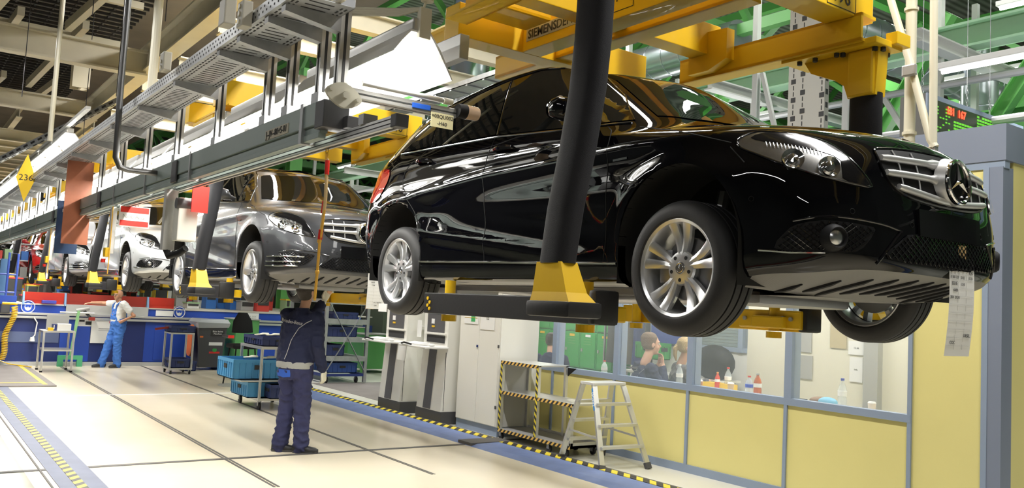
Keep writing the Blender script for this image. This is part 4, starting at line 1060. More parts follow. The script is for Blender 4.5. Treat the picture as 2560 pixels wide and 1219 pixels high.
for k, (who, num) in enumerate(cars_back):
    q = dup(car_c, Vector((-3.1-5.83*(k+1), 3.77, 3.6)), 'yellow carrier with black foam arms holding the '+who); carriers.append(q)
for q in carriers: q['group'] = 'yellow carriers of the hanging cars'
number_on(car_c, 0, '196'); number_on(carriers[1], -5.83, '240')
lt = link('maker_plate', B().box(-4.90, -4.20, 3.545, 3.549, 3.565, 3.655), M_GREYP, car_c)
link('lettering_bold', textb('SIEMENS', .088, (-4.88, 3.544, 3.608), (1, 0, 0), (0, 0, 1), .001, .0018, 'LEFT'), M_INK, lt)
link('lettering_thin', textb('DEMATIC', .088, (-4.555, 3.544, 3.608), (1, 0, 0), (0, 0, 1), .001, 0, 'LEFT'), M_INK, lt)
b = B(); x0, x1, z0, z1 = -4.05, -3.80, 3.545, 3.68
link('marking_frame', (lambda f: f)(B().box(x0, x1, 3.547, 3.549, z0, z0+.004).box(x0, x0+.004, 3.547, 3.549, z0, z1).box(x1, x1+.004, 3.547, 3.549, z0, z1)), M_INK, car_c)
link('marking_letter', textb('N', .1, (-3.92, 3.547, 3.64), (1, 0, 0), (0, 0, 1), .001), M_INK, car_c)
for k, y in enumerate((3.0, 4.5)):
    solo('conveyor_rail', B().beam((-60, y, 4.45), (4, y, 4.45), .14, .22, .02), M_YELL, ['near', 'far'][k]+' yellow conveyor rail that the carriers run on', 'rail')
# ---------------------------------------------------------------- overhead rail with posts, cable tray and lamps, at Y 1.9
XR = -3.75
rb = B(); rb.box(-60, -4.39, 1.80, 1.865, 2.595, 2.725, .004); rb.box(-60, -4.39, 1.815, 1.86, 2.55, 2.597, .004); rb.box(-60, -4.39, 1.805, 1.85, 2.518, 2.552, .004)
M_RAILG = mat('rail_green_grey', (.27, .33, .31), .45, .2)
o = solo('supply_rail', rb, M_RAILG, 'long green-grey supply rail running along the line under the posts', 'rail')
link('label_plate', B().box(-5.21, -4.83, 1.796, 1.80, 2.605, 2.665), mat('beige_label', (.52, .48, .38), .6), o)
link('label_text', textb('J--JV--80+5-01', .060, (-5.02, 1.794, 2.635), (1, 0, 0), (0, 0, 1), .001), M_INK, o)
link('rail_coupling', B().box(-4.64, -4.60, 1.79, 1.875, 2.51, 2.74), M_GALV, o)
for x in (-6.9, -8.4, -9.8, -12.8, -16, -20): link('rail_coupling', B().box(x-.015, x+.015, 1.79, 1.875, 2.51, 2.74), M_GALV, o)
link('black_end_box', B().box(-4.41, -4.29, 1.785, 1.935, 2.565, 2.715, .006), M_DKG, o); link('end_plug', B().box(-4.29, -4.23, 1.90, 1.975, 2.57, 2.635, .004), M_DKG, o)
for x in (-7.35, -10.6, -14.1): link('black_clip', B().box(x-.08, x+.08, 1.785, 1.80, 2.53, 2.71, .01), M_DKG, o)
pr = B()
pr.box(-60, -3.68, 1.88, 1.94, 2.488, 2.546, .004); o = solo('aluminium_rail', pr, M_ALUP, 'slotted aluminium rail with a black end plug running just under the supply rail', 'rail')
for z in (2.503, 2.526): link('slot', B().box(-60, -3.68, 1.8795, 1.8815, z, z+.006), M_INK, o)
link('slot', B().box(-60, -3.68, 1.90, 1.92, 2.4865, 2.4885), M_INK, o); link('end_plug', B().box(-3.68, -3.62, 1.875, 1.945, 2.484, 2.55, .006), M_DKG, o)
for x in (-4.0, -5.9, -7.9, -10.2, -13): link('rail_clamp', B().box(x-.03, x+.03, 1.87, 1.95, 2.546, 2.60), M_GALV, o)
posts = [-4.36, -4.62, -5.1, -5.5]+[-6.57-1.15*k for k in range(24)]
def post_z(x): return 3.33 if x > -4.9 else 3.42
proto = None
def tray_post():
    t = thing('tray_post', '', 'post', (0, 1.9, 2.8))
    b = B(); b.box(-.03, .03, 1.87, 1.93, 2.72, 3.25); link('upright', b, M_ALUP, t)
    link('upright_slot', B().box(.0295, .0315, 1.892, 1.908, 2.74, 3.23), M_INK, t)
    link('upright_slot', B().box(-.008, .008, 1.8685, 1.8705, 2.74, 3.23), M_INK, t)
    link('tray_arm', B().prism([(1.87, 3.11), (1.87, 3.195), (1.55, 3.195), (1.55, 3.155)], 'x', -.03, .03), M_GALV, t)
    link('base_bracket', B().box(-.05, .05, 1.86, 1.94, 2.725, 2.82, .004), M_GALV, t)
    return t
tp = tray_post()
for i, x in enumerate(posts):
    lb = {0: 'nearest aluminium post of the cable tray, beside the beacon arm', 1: 'second aluminium post of the cable tray'}.get(i, 'aluminium post with a bracket under the cable tray, one of the row going back')
    g = None if i < 2 else 'aluminium posts under the cable tray'
    if i == 0: tp.location.x = x; q = tp; q['label'] = lb
    else: q = dup(tp, (x, 1.9, 2.8), lb, g)
M_TRAYM = mat('tray_zinc', (.52, .53, .54), .4, .7, noise=.15, nscale=8)
def tray():
    t = solo('cable_tray', B().box(-60, -4.15, 1.54, 1.865, 3.195, 3.20), M_TRAYM, 'perforated zinc cable tray carried on the row of posts overhead', 'cable tray')
    link('side_wall', B().box(-60, -4.15, 1.536, 1.54, 3.195, 3.275), M_TRAYM, t); link('side_wall', B().box(-60, -4.15, 1.862, 1.866, 3.195, 3.275), M_TRAYM, t)
    s = B()
    x = -4.2
    while x > -18:
        for y in (1.565, 1.59, 1.815, 1.84): s.box(x-.035, x, y-.005, y+.005, 3.1935, 3.195)
        s.box(x-.012, x, 1.63, 1.77, 3.1935, 3.195); s.box(x-.035, x-.02, 1.535, 1.536, 3.215, 3.227); s.box(x-.012, x+.003, 1.535, 1.536, 3.245, 3.257)
        x -= .06
    q_ = link('slots', s, M_INK, t); q_['kind'] = 'stuff'
    c = B()
    for k in range(5): c.tube([(-4.3+k*.05, 1.58+.05*k, 3.215), (-12, 1.6+.045*k, 3.215), (-40, 1.58+.05*k, 3.215)], .014, 6)
    link('cables', c, M_CREAM2, t, True); return t
tray()
tr2 = solo('cable_tray', B().box(-5.2, -3.9, 1.9, 2.15, 3.50, 3.51).box(-5.2, -3.9, 1.9, 1.904, 3.51, 3.58).box(-5.2, -3.9, 2.146, 2.15, 3.51, 3.58), M_TRAYM, 'short upper cable tray at the top edge above the junction boxes', 'cable tray')
# lamps in a row beyond the rail
M_REFW = mat('lamp_reflector_white', (.85, .85, .83), .35)
def lamp():
    t = thing('line_lamp', '', 'lamp', (0, 2.2, 3.1))
    L = .74
    b = B(); rings = []
    prof = [(2.03, 3.02), (2.08, 3.09), (2.13, 3.15), (2.25, 3.15), (2.31, 3.07), (2.40, 2.93), (2.405, 2.935), (2.32, 3.08), (2.255, 3.16), (2.125, 3.16), (2.075, 3.095), (2.025, 3.02)]
    b.loft([[(x, y, z) for y, z in prof] for x in (-L, L)], True, True); link('reflector', b, M_REFW, t)
    link('housing', B().box(-L, L, 2.14, 2.24, 3.16, 3.23, .01), M_ALUP, t)
    link('hanger_bracket', B().box(-.02, .02, 2.23, 2.46, 3.15, 3.19), M_ALUP, t)
    for y in (2.13, 2.23): link('lamp_tube', B().cyl((-L+.04, y, 3.07), (L-.04, y, 3.07), .02, 10), M_TUBE, t, True)
    return t
lp = lamp(); lamp_x = [-4.74-1.62*k for k in range(20)]
for i, x in enumerate(lamp_x):
    if i == 0: lp.location = (x, 2.2, 3.05); lp['label'] = 'nearest bright fluorescent lamp with a white wing reflector, above the black car'
    else: dup(lp, (x, 2.2, 3.05), 'bright fluorescent lamp in the row over the aluminium rail', 'fluorescent lamps over the rail')
    if i < 12: area('line_lamp_light', (x, 2.18, 2.98), 1.4, .05, 20, (1, .97, .90))
lr = solo('lamp_carrier_rail', B().box(-50, -4.0, 2.44, 2.50, 3.02, 3.16, .004), M_ALUP, 'pale aluminium channel behind the row of lamps', 'rail')
lr2 = None
solo('lamp_hanger_rail', B().box(-30, -12.5, 1.86, 1.92, 3.985, 4.03), M_ALUP, 'pale rail above the second row of lamps at upper left', 'rail')
# second lamp row to the left
for i in range(10):
    x = -15.0-1.62*i
    dup(lp, (x, 1.95, 3.86), 'bright fluorescent lamp in the second row, further left', 'fluorescent lamps of the left row')
    if i < 6: area('left_lamp_light', (x, 1.95, 3.76), 1.4, .06, 16, (1, .97, .90))
# lamp hanger, cable bundle
hp = B().cyl((-3.97, 2.2, 3.27), (-3.97, 2.2, 4.3), .035, 16); o = solo('cable_conduit', hp, M_CREAM2, 'cream conduit and chain above the near end of the nearest lamp', 'conduit', smooth=True)
link('lamp_hook', B().box(-4.02, -3.98, 2.17, 2.24, 3.07, 3.24, .004), M_CREAM2, o)
c = B()
for k in range(4): c.tube([(-5.0, 1.66+.02*k, 3.30), (-4.75, 1.75, 3.33-.012*k), (-4.42, 1.92, 3.28-.012*k), (-4.1, 2.1, 3.235-.01*k), (-3.99, 2.19, 3.235), (-3.97, 2.2, 3.30)], .009, 6)
solo('cable_bundle', c, M_CREAM2, 'bundle of cream cables sagging from the tray to the nearest lamp', 'cable', smooth=True)
# junction boxes
def jbox(x, y, z, w_, d, h, label, knobs=3):
    o = solo('junction_box', B().box(x-w_/2, x+w_/2, y-d/2, y+d/2, z, z+h, .008), mat('box_beige', (.56, .53, .44), .5), label, 'junction box')
    for k in range(knobs): link('cable_gland', B().cyl((x, y-d/2, z+h*(.2+.3*k)), (x, y-d/2-.008, z+h*(.2+.3*k)), h*.1, 14), M_CREAM2, o, True)
    return o
jbox(-4.85, 1.50, 3.17, .10, .06, .15, 'beige junction box with three round glands at the near end of the cable tray')
jbox(-5.12, 1.48, 3.24, .12, .07, .16, 'square beige box at the top edge, left of the one with three glands', 0)
jbox(-6.62, 1.49, 3.26, .12, .06, .14, 'beige junction box on the edge of the cable tray, further back', 2)
# beacon arm
o = solo('beacon_boom', B().box(-4.33, -4.26, 1.9, 2.60, 2.745, 2.80, .003), M_ALUP, 'aluminium arm that carries the beacon across in front of the black car', 'arm')
link('slot', B().box(-4.2605, -4.2585, 1.9, 2.60, 2.768, 2.776), M_INK, o); link('slot', B().box(-4.302, -4.290, 1.9, 2.60, 2.7445, 2.7455), M_INK, o)
link('air_cylinder', B().cyl((-4.25, 1.98, 2.83), (-4.25, 2.5, 2.83), .016, 14), M_ALUP, o, True); link('cylinder_end', B().cyl((-4.25, 2.5, 2.83), (-4.25, 2.56, 2.83), .019, 14), M_CREAM2, o, True)
link('pivot_plate', B().ell([((-4.235, 1.865, 2.735), (0, .105, -.012), (0, 0, .068)), ((-4.215, 1.865, 2.735), (0, .105, -.012), (0, 0, .068))], 28, 1.6), mat('yellowed_plate', (.60, .58, .48), .5), o)
for y, z, rr_ in ((1.785, 2.755, .013), (1.87, 2.735, .022), (1.94, 2.72, .013)): link('bolt', B().cyl((-4.215, y, z), (-4.195, y, z), rr_, 6), MATS['yellowed_plate'], o)
link('blue_clip', B().box(-4.258, -4.250, 2.30, 2.42, 2.755, 2.785, .003), mat('clip_blue', (.02, .10, .5), .4), o)
b = solo('beacon', B().lathe([(.0001, 0), (.040, 0), (.044, .055)], (-4.25, 2.60, 2.79), 'y', 24), M_BLK, 'round signal beacon with a clear amber lens at the end of the aluminium arm', 'beacon', smooth=True)
link('beacon_lens', B().lathe([(.044, .055), (.042, .13), (.039, .14), (.0001, .14)], (-4.25, 2.60, 2.79), 'y', 24), mat('beacon_amber', (.75, .55, .38), .15, 0, 1), b, True)
t = solo('id_tag', B().box(-4.243, -4.24, 2.42, 2.57, 2.665, 2.75), mat('tag_yellow', (.78, .72, .42), .6), 'small yellow tag reading =00QU002 -H60 on the beacon arm', 'tag')
link('tag_text', textb('=00QU002', .032, (-4.239, 2.495, 2.728), (0, 1, 0), (0, 0, 1), .0005), M_INK, t); link('tag_text', textb('-H60', .032, (-4.239, 2.495, 2.688), (0, 1, 0), (0, 0, 1), .0005), M_INK, t)
# flexible conduits by the posts
for x, lb in ((-5.75, 'grey flexible conduit curling down in front of the yellow carrier, third post back'), (-4.75, 'grey flexible conduit beside the second post')):
    solo('flexible_conduit', B().tube([(x, 1.98, 3.25), (x, 1.98, 3.10), (x, 1.98, 3.0), (x+.03, 1.96, 2.92), (x+.08, 1.93, 2.87)], .018, 10), mat('conduit_flex', (.40, .41, .42), .5), lb, 'conduit', smooth=True)
# pull cord with red sleeves
rp = B(); pts = [(-4.50, 1.91, 2.46), (-4.50, 1.92, 2.2), (-4.52, 1.92, 2.05), (-4.54, 1.92, 1.95), (-4.545, 1.92, 1.8), (-4.555, 1.92, 1.63)]
o = solo('pull_cord', B().tube(pts, .0085, 8), mat('rope_orange', (.90, .50, .06), .7, bump=.6, bscale=250), 'orange pull cord with red sleeves hanging from the rail over the man below', 'cord', smooth=True)
link('hook', B().tube([(-4.5+.016*math.cos(t), 1.91, 2.475+.016*math.sin(t)) for t in [2*PI*k/12 for k in range(12)]], .003, 6, closed=True), M_YEL, o, True)
link('clear_sleeve', B().tube([(-4.50, 1.915, 2.43), (-4.50, 1.92, 2.2), (-4.525, 1.92, 2.05), (-4.54, 1.92, 1.99)], .0105, 8), mat('sleeve_beige', (.72, .52, .26), .4), o, True)
M_TAPER = mat('tape_red', (.7, .03, .02), .35)
for a, c_ in (((-4.50, 1.916, 2.42), (-4.50, 1.918, 2.34)), ((-4.512, 1.92, 2.19), (-4.52, 1.92, 2.12)), ((-4.532, 1.92, 2.03), (-4.54, 1.92, 1.975))):
    link('red_sleeve', B().cyl(a, c_, .0135, 10), M_TAPER, o, True)
for z in (1.965, 1.79): link('knot', B().sphere((-4.545, 1.92, z), .013, (1, 1, 1.2), 10, 7), MATS['rope_orange'], o, True)
# signs and boxes hanging from the rail
M_SIGNR = mat('sign_rust', (.36, .12, .06), .35, noise=.35, nscale=6)
o = solo('hanging_sign', B().box(-11.9, -11.87, 1.60, 1.90, 2.15, 3.2).xf(Matrix.Identity(4)), M_SIGNR, 'tall reddish brown panel hanging from the rail at left', 'panel'); o.location.y += .02
o2 = solo('hanging_sign', B().box(-12.72, -12.69, 1.66, 1.93, 2.05, 2.75), mat('sign_navy', (.02, .05, .12), .3, noise=.3, nscale=10), 'dark blue panel hanging just left of the reddish brown one', 'panel')
link('white_label', B().box(-12.69, -12.685, 1.72, 1.87, 2.60, 2.64), M_PAPER, o2)
o = solo('stop_sign', B().box(-9.62, -9.60, 1.83, 2.13, 2.28, 2.50), mat('sign_white', (.85, .83, .80), .5), 'red and white sign reading Not-Aus under the rail', 'sign')
link('red_band', B().box(-9.60, -9.597, 1.84, 2.12, 2.43, 2.49), mat('sign_red', (.75, .03, .02), .4), o); link('red_band', B().box(-9.60, -9.597, 1.84, 2.12, 2.29, 2.345), MATS['sign_red'], o)
link('sign_text', textb('Not-Aus', .062, (-9.596, 1.97, 2.388), (0, 1, 0), (0, 0, 1), .001), M_GREYP, o)
o = solo('control_box', B().box(-7.55, -7.38, 1.86, 2.02, 2.06, 2.42, .012), mat('box_white', (.74, .73, .66), .45), 'white control box hanging on a grey arm under the rail', 'box')
link('box_arm', B().box(-7.66, -7.58, 1.80, 1.90, 1.98, 2.50, .006), M_GREYP, o); link('box_cap', B().cyl((-7.40, 1.84, 2.37), (-7.40, 1.98, 2.37), .045, 18), M_DKG, o, True)
link('box_handle', B().tube([(-7.62, 1.84, 2.0), (-7.58, 1.86, 1.93), (-7.48, 1.92, 1.96), (-7.42, 1.95, 2.0)], .03, 10), M_BLK, o, True)
link('box_hanger', B().box(-7.64, -7.60, 1.86, 1.90, 2.42, 2.52), M_GALV, o)
link('box_cable', B().tube([(-7.9, 1.9, 2.5), (-7.95, 1.9, 2.4), (-8.0, 1.9, 2.3), (-8.1, 1.88, 2.24)], .012, 8), M_CREAM2, o, True)
rr = solo('red_sign', B().box(-7.3, -7.285, 1.935, 2.07, 2.30, 2.52), MATS['sign_red'], 'small red sign behind the white control box', 'sign')
for i, (x, y) in enumerate(((-9.95, 1.84), (-14.9, 1.9))):
    o = solo('pendant_station', B().box(x-.03, x+.03, y-.03, y+.03, 2.0, 2.5, .006), M_ALUP, ['aluminium pendant with a yellow switch beside the Not-Aus sign', 'aluminium pendant with a yellow switch further back'][i], 'pendant')
    link('yellow_switch', B().box(x-.07, x+.05, y-.06, y-.02, 1.96, 2.06, .008), M_YEL, o); link('red_button', B().cyl((x-.02, y-.06, 1.94), (x-.02, y-.06, 1.90), .022, 12), M_TAPER, o, True)
    link('dangling_cord', B().tube([(x+.05, y-.02, 2.5), (x+.07, y-.02, 2.1), (x+.06, y-.02, 1.9), (x+.05, y-.02, 1.78)], .006, 6), MATS['rope_orange'], o, True)
for i, (x, y, z, lb) in enumerate(((-14.6, 1.45, 3.2, 'yellow number sign 236 hanging on edge below the cable tray'), (-24, 1.45, 3.2, 'yellow number sign hanging on edge at the far left'))):
    o = solo('number_sign', B().prism([(y-.13, z), (y, z+.36), (y+.13, z), (y, z-.36)], 'x', x-.01, x+.01), mat('sign_yellow', (.85, .55, .02), .5), lb, 'sign')
    link('sign_number', textb('236', .13, (x+.012, y, z), (0, 1, 0), (0, 0, 1), .001), M_INK, o)
red_car = make_car((-27.5, 3.77, 1.60), 'red', 'red car far back along the line, partly hidden by the railing', 'star', 'sport')
dark_car = make_car((-33.3, 3.77, 1.60), 'dark', 'dark car at the far end of the line', 'star', 'sport')
# ---------------------------------------------------------------- blue bench and platform at the far left
b = B(); b.box(-28, -19.5, -6, 9.8, .0, 1.0); o = solo('workbench', b, M_BENCHD, 'long blue workbench front across the back of the lane', 'bench')
link('bright_panel', B().box(-19.5, -19.485, 2.80, 3.35, .08, .96), M_BENCH, o); link('bright_panel', B().box(-19.5, -19.485, 3.35, 4.45, .08, .96), M_BENCHD, o)
link('bright_panel', B().box(-19.5, -19.48, 4.42, 5.40, .08, .92), M_BENCH, o)
link('bright_panel', B().box(-19.5, -19.47, 4.62, 5.38, .12, .86, .005), M_BENCH, o); link('bright_panel', B().box(-19.5, -19.485, 5.4, 9, .08, .96), M_BENCH, o)
link('grey_band', B().box(-19.5, -19.49, -2, 2.78, .45, .66), mat('band_grey_blue', (.10, .13, .25), .5), o)
for z in (.93, 1.0): link('front_rail', B().box(-19.5, -19.42, -6, 9.5, z, z+.045, .004), M_ALUP, o)
link('rail_gap', B().box(-19.5, -19.44, -6, 9.5, .98, 1.0), M_BENCHD, o)
link('upper_panel', B().box(-19.75, -19.55, -6, 9.5, 1.04, 1.20), M_BENCH, o)
link('shelf_edge', B().box(-28, -19.53, -6, 9.8, 1.20, 1.225), mat('beige_edge', (.55, .52, .45), .6), o)
struct('trim_bench_foot', B().box(-19.5, -19.38, -6, 9.5, 0, .07), mat('foot_grey', (.45, .46, .46), .5))
link('tall_side_panel', B().box(-19.6, -19.52, -2, 1.98, 1.2, 1.36), M_BENCH, o)
def glasses_sign(y, lb):
    o = solo('safety_sign', B().cyl((-19.545, y, 1.155-.0), (-19.535, y, 1.155), .135, 32), mat('sign_blue', (.02, .08, .5), .5), lb, 'sign')
    link('white_ring', B().tube([(-19.53, y+.118*math.cos(t), 1.155+.118*math.sin(t)) for t in [2*PI*k/32 for k in range(32)]], .008, 6, closed=True), M_WHITE, o)
    link('head_symbol', B().ell([((-19.534, y, 1.155), (0, .062, 0), (0, 0, .08)), ((-19.529, y, 1.155), (0, .06, 0), (0, 0, .078))], 20), M_WHITE, o)
    link('glasses_symbol', B().box(-19.5285, -19.526, y-.05, y+.05, 1.16, 1.20).box(-19.528, -19.525, y-.045, y-.008, 1.145, 1.175).box(-19.528, -19.525, y+.008, y+.045, 1.145, 1.175), MATS['sign_blue'], o)
glasses_sign(2.19, 'round blue safety goggles sign on the bench, left of the aluminium table'); glasses_sign(5.11, 'round blue safety goggles sign on the bench above the crate cart')
for y0, y1, m, lb in ((2.12, 2.83, M_RED, 'bright red guard panel at the left on top of the bench'), (2.88, 4.42, M_REDD, 'long dark red guard panel behind the man in overalls'), (4.47, 5.0, M_RED, 'short red guard panel right of the man in overalls')):
    b = B(); b.prism([(-19.72, 1.225), (-19.60, 1.225), (-19.585, 1.30), (-19.57, 1.455), (-19.60, 1.455), (-19.65, 1.30)], 'y', y0, y1); solo('safety_guard', b, m, lb, 'panel', 'red guard panels on the bench')
for y in (2.10, 2.85, 4.45): solo('guard_bracket', B().prism([(-19.6, 1.2), (-19.5, 1.2), (-19.57, 1.46), (-19.62, 1.46)], 'y', y-.018, y+.018), mat('bracket_lightblue', (.16, .28, .45), .5), 'light blue bracket between the red guard panels', 'bracket', 'light blue guard brackets')
solo('grey_cover', B().box(-19.535, -19.50, 2.87, 4.46, 1.045, 1.235, .004), M_GREYP, 'long grey cover plate on the bench below the dark red guard', 'plate')
solo('blue_tray', B().box(-19.56, -19.46, 2.42, 2.68, 1.235, 1.30, .01), mat('tray_violet', (.06, .07, .42), .5), 'small violet-blue tray in front of the bright red guard', 'tray')
o = solo('info_sheet', B().box(-19.484, -19.478, 3.10, 3.40, .80, .985), M_PAPER, 'white sheet with dark photos pinned to the bench front', 'sheet')
link('photo', B().box(-19.477, -19.475, 3.13, 3.23, .89, .95), M_INK, o); link('photo', B().box(-19.477, -19.475, 3.25, 3.36, .83, .90), M_INK, o)
o = solo('wall_cabinet', B().box(-19.48, -19.44, 3.36, 3.98, .46, .98, .004), M_CAB, 'off-white switch cabinet on the bench front beside the man in overalls', 'cabinet')
link('cabinet_slot', B().box(-19.438, -19.435, 3.50, 3.9, .755, .77), M_GREYP, o); link('cabinet_slot', B().box(-19.438, -19.435, 3.50, 3.9, .72, .73), M_GREYP, o); link('red_dot', B().cyl((-19.438, 3.72, .90), (-19.43, 3.72, .90), .028, 16), M_TAPER, o)
o = solo('info_sheet', B().box(-19.53, -19.525, 4.62, 4.98, 1.06, 1.18), M_PAPER, 'small white sheet on the upper blue panel right of the man in overalls', 'sheet')
o = solo('info_sheet', B().box(-19.42, -19.41, 6.45, 6.85, .98, 1.20), M_PAPER, 'white sheet hanging on the bench above the bin', 'sheet')
link('sheet_text', textb('INFO  A  BOX\nKONTROLLE', .045, (-19.408, 6.65, 1.1), (0, 1, 0), (0, 0, 1), .0005), M_GREYP, o)
# coiled hose
hp_ = []
for k in range(330):
    t = k/330; z = 1.16-1.05*t; a = 2*PI*t*33; yc = 1.93-.16*t+.03*math.sin(t*9)
    hp_.append((-19.25+.042*math.cos(a), yc+.05*math.sin(a), z))
hp_ += [(-19.2, 1.9, .05), (-19.0, 2.1, .03), (-18.7, 2.25, .03)]
o = solo('coiled_hose', B().tube(hp_, .010, 6), M_YEL, 'yellow coiled air hose hanging at the left end of the bench', 'hose', smooth=True)
o = solo('air_regulator', B().box(-19.42, -19.30, 1.70, 1.86, 1.02, 1.2, .01), M_DKG, 'dark air regulator with yellow fittings above the coiled hose', 'regulator')
link('brass_fitting', B().cyl((-19.32, 1.72, 1.21), (-19.32, 1.98, 1.21), .03, 12), M_YEL, o)
o = solo('socket_cable', B().tube([(-19.42, 2.30, .95), (-19.40, 2.36, .85), (-19.40, 2.34, .6), (-19.40, 2.30, .55)], .012, 8), M_WHITE, 'white cable with a plug socket hanging from the bench rail', 'cable', smooth=True)
link('plug', B().cyl((-19.40, 2.30, .56), (-19.40, 2.30, .48), .035, 12, .05), M_WHITE, o)
o = solo('screw_gun', B().cyl((-19.25, 3.02, 1.12), (-19.25, 3.26, 1.17), .035, 14), M_GREYP, 'grey cordless screw gun with a red battery on the bench rail', 'tool')
link('grip', B().bar((-19.25, 3.17, 1.12), (-19.25, 3.3, .98), .045, .05), M_DKG, o); link('battery', B().box(-19.29, -19.21, 3.26, 3.38, .93, 1.0, .01), M_REDD, o)
o = solo('green_stand', B().bar((-19.2, 2.98, .22), (-19.2, 3.06, 1.12), .05, .05), mat('stand_green', (.25, .50, .22), .5), 'pale green stand leaning at the bench behind the aluminium table', 'stand')
link('stand_foot', B().box(-19.25, -19.15, 2.75, 3.2, .14, .22).box(-19.25, -19.15, 2.75, 2.85, .0, .14).box(-19.25, -19.15, 3.1, 3.2, .0, .14), mat('stand_green2', (.08, .40, .2), .5), o)
link('stand_arm', B().cyl((-19.2, 2.72, 1.08), (-19.2, 3.35, 1.08), .018, 8), M_ALUP, o)
# blue railing and column at far left
M_RAILB = mat('rail_blue', (.04, .08, .36), .45)
rl = B(); rl.tube([(-19.9, 1.98, 1.23), (-19.9, 1.98, 2.2), (-19.9, 1.82, 2.22), (-19.9, 1.82, 1.23)], .022, 8)
o = solo('blue_railing', rl, M_RAILB, 'blue tubular railing with a loop end at the far left behind the bench', 'railing', smooth=True)
for z in (1.42, 1.78): link('cross_bar', B().cyl((-19.9, .5, z), (-19.9, 1.98, z), .018, 8), M_RAILB, o)
solo('blue_column', B().beam((-20.4, 1.78, 1.22), (-20.4, 1.78, 2.1), .12, .12, .02, up=(1, 0, 0)), mat('column_blue', (.06, .15, .30), .5), 'short steel-blue column beside the blue railing', 'column')
# parts bins and boxes on the platform behind the guards
M_BOXES = [mat('bin_'+n, c, .5) for n, c in (('blue', (.03, .14, .45)), ('red', (.5, .04, .03)), ('yellow', (.72, .5, .03)), ('dark', (.04, .04, .045)), ('green', (.30, .46, .25)), ('grey', (.35, .35, .34)), ('white', (.65, .65, .62)))]
NMB = ['blue', 'red', 'yellow', 'black', 'green', 'grey', 'white']
random.seed(21); used_ = {}
for k in range(64):
    y = .8+k*.115+random.uniform(-.03, .03); x = -20.6-random.random()*4; h = .12+random.random()*.42; w_ = .10+random.random()*.22; c = random.randrange(7)
    b = B(); b.box(x-.2, x+.2, y-w_/2, y+w_/2, 1.225, 1.225+h, .01)
    o = solo('parts_bin', b, M_BOXES[c], NMB[c]+' parts bin in the crowded store on the platform behind the bench', 'bin', NMB[c]+' parts bins behind the bench')
    link('bin_rim', B().box(x-.21, x+.21, y-w_/2-.01, y+w_/2+.01, 1.225+h-.03, 1.225+h), M_BOXES[(c+5) % 7] if k % 3 else M_BOXES[c], o)
    link('bin_mouth', B().box(x+.195, x+.213, y-w_/2+.02, y+w_/2-.02, 1.225+h*.45, 1.225+h-.04), M_INK, o)
for k in range(9):
    y = -.5+k*1.05; x = -26.5
    r = B(); 
    for yy in (y, y+.95):
        for xx in (x-.5, x): r.box(xx-.02, xx+.02, yy-.02, yy+.02, 1.225, 2.9)
    for z in (1.3, 1.75, 2.2, 2.65): r.box(x-.5, x, y, y+.95, z, z+.03)
    o = solo('shelf_rack', r, M_GALV, 'grey shelf rack full of parts far behind the bench', 'rack', 'grey shelf racks far behind the bench')
    for z in (1.33, 1.78, 2.23):
        for q in range(4): solo('stored_box', B().box(x-.42, x-.02, y+.05+q*.22, y+.22+q*.22, z, z+.2+.1*random.random(), .006), M_BOXES[random.randrange(7)], 'small box stored on the racks far behind the bench', 'box', 'boxes on the racks far behind the bench')
# ---------------------------------------------------------------- aluminium table at left
def leg4(parent, xs, ys, z0, z1, w_=.035, m=M_ALUP, feet=True):
    for x in xs:
        for y in ys:
            l = link('leg', B().box(x-w_/2, x+w_/2, y-w_/2, y+w_/2, z0, z1, .002), m, parent)
            link('leg_groove', B().box(x+w_/2, x+w_/2+.001, y-.005, y+.005, z0+.02, z1-.02), M_GREYP, l)
            if feet: link('foot', B().box(x-w_/2-.004, x+w_/2+.004, y-w_/2-.004, y+w_/2+.004, 0, z0), M_BLK, l)
t = thing('side_table', 'aluminium two-tier table with a grey back plate in front of the blue bench', 'table', (-18.2, 2.58, 0))
leg4(t, (-18.5, -17.92), (2.31, 2.81), .03, .76)
link('tabletop', B().box(-18.53, -17.9, 2.29, 2.83, .735, .765), M_ALUP, t); link('shelf', B().box(-18.5, -17.92, 2.31, 2.81, .39, .42), M_ALUP, t)
link('back_plate', B().box(-18.30, -18.28, 2.38, 2.76, .765, 1.05, .003), M_GREYP, t)
solo('white_box', B().box(-18.1, -17.96, 2.53, 2.76, .765, .90, .01), M_WHITE, 'white box on the aluminium table', 'box')
solo('yellow_box', B().box(-18.1, -18.0, 2.38, 2.47, .765, .82, .004), M_YEL, 'small yellow box on the aluminium table', 'box')
o = solo('navy_folder', B().box(-18.2, -18.05, 2.46, 2.53, .765, .885, .004), M_BENCHD, 'dark blue folder standing between the yellow and the white box', 'folder'); link('folder_label', B().box(-18.05, -18.048, 2.475, 2.49, .79, .87), M_PAPER, o)
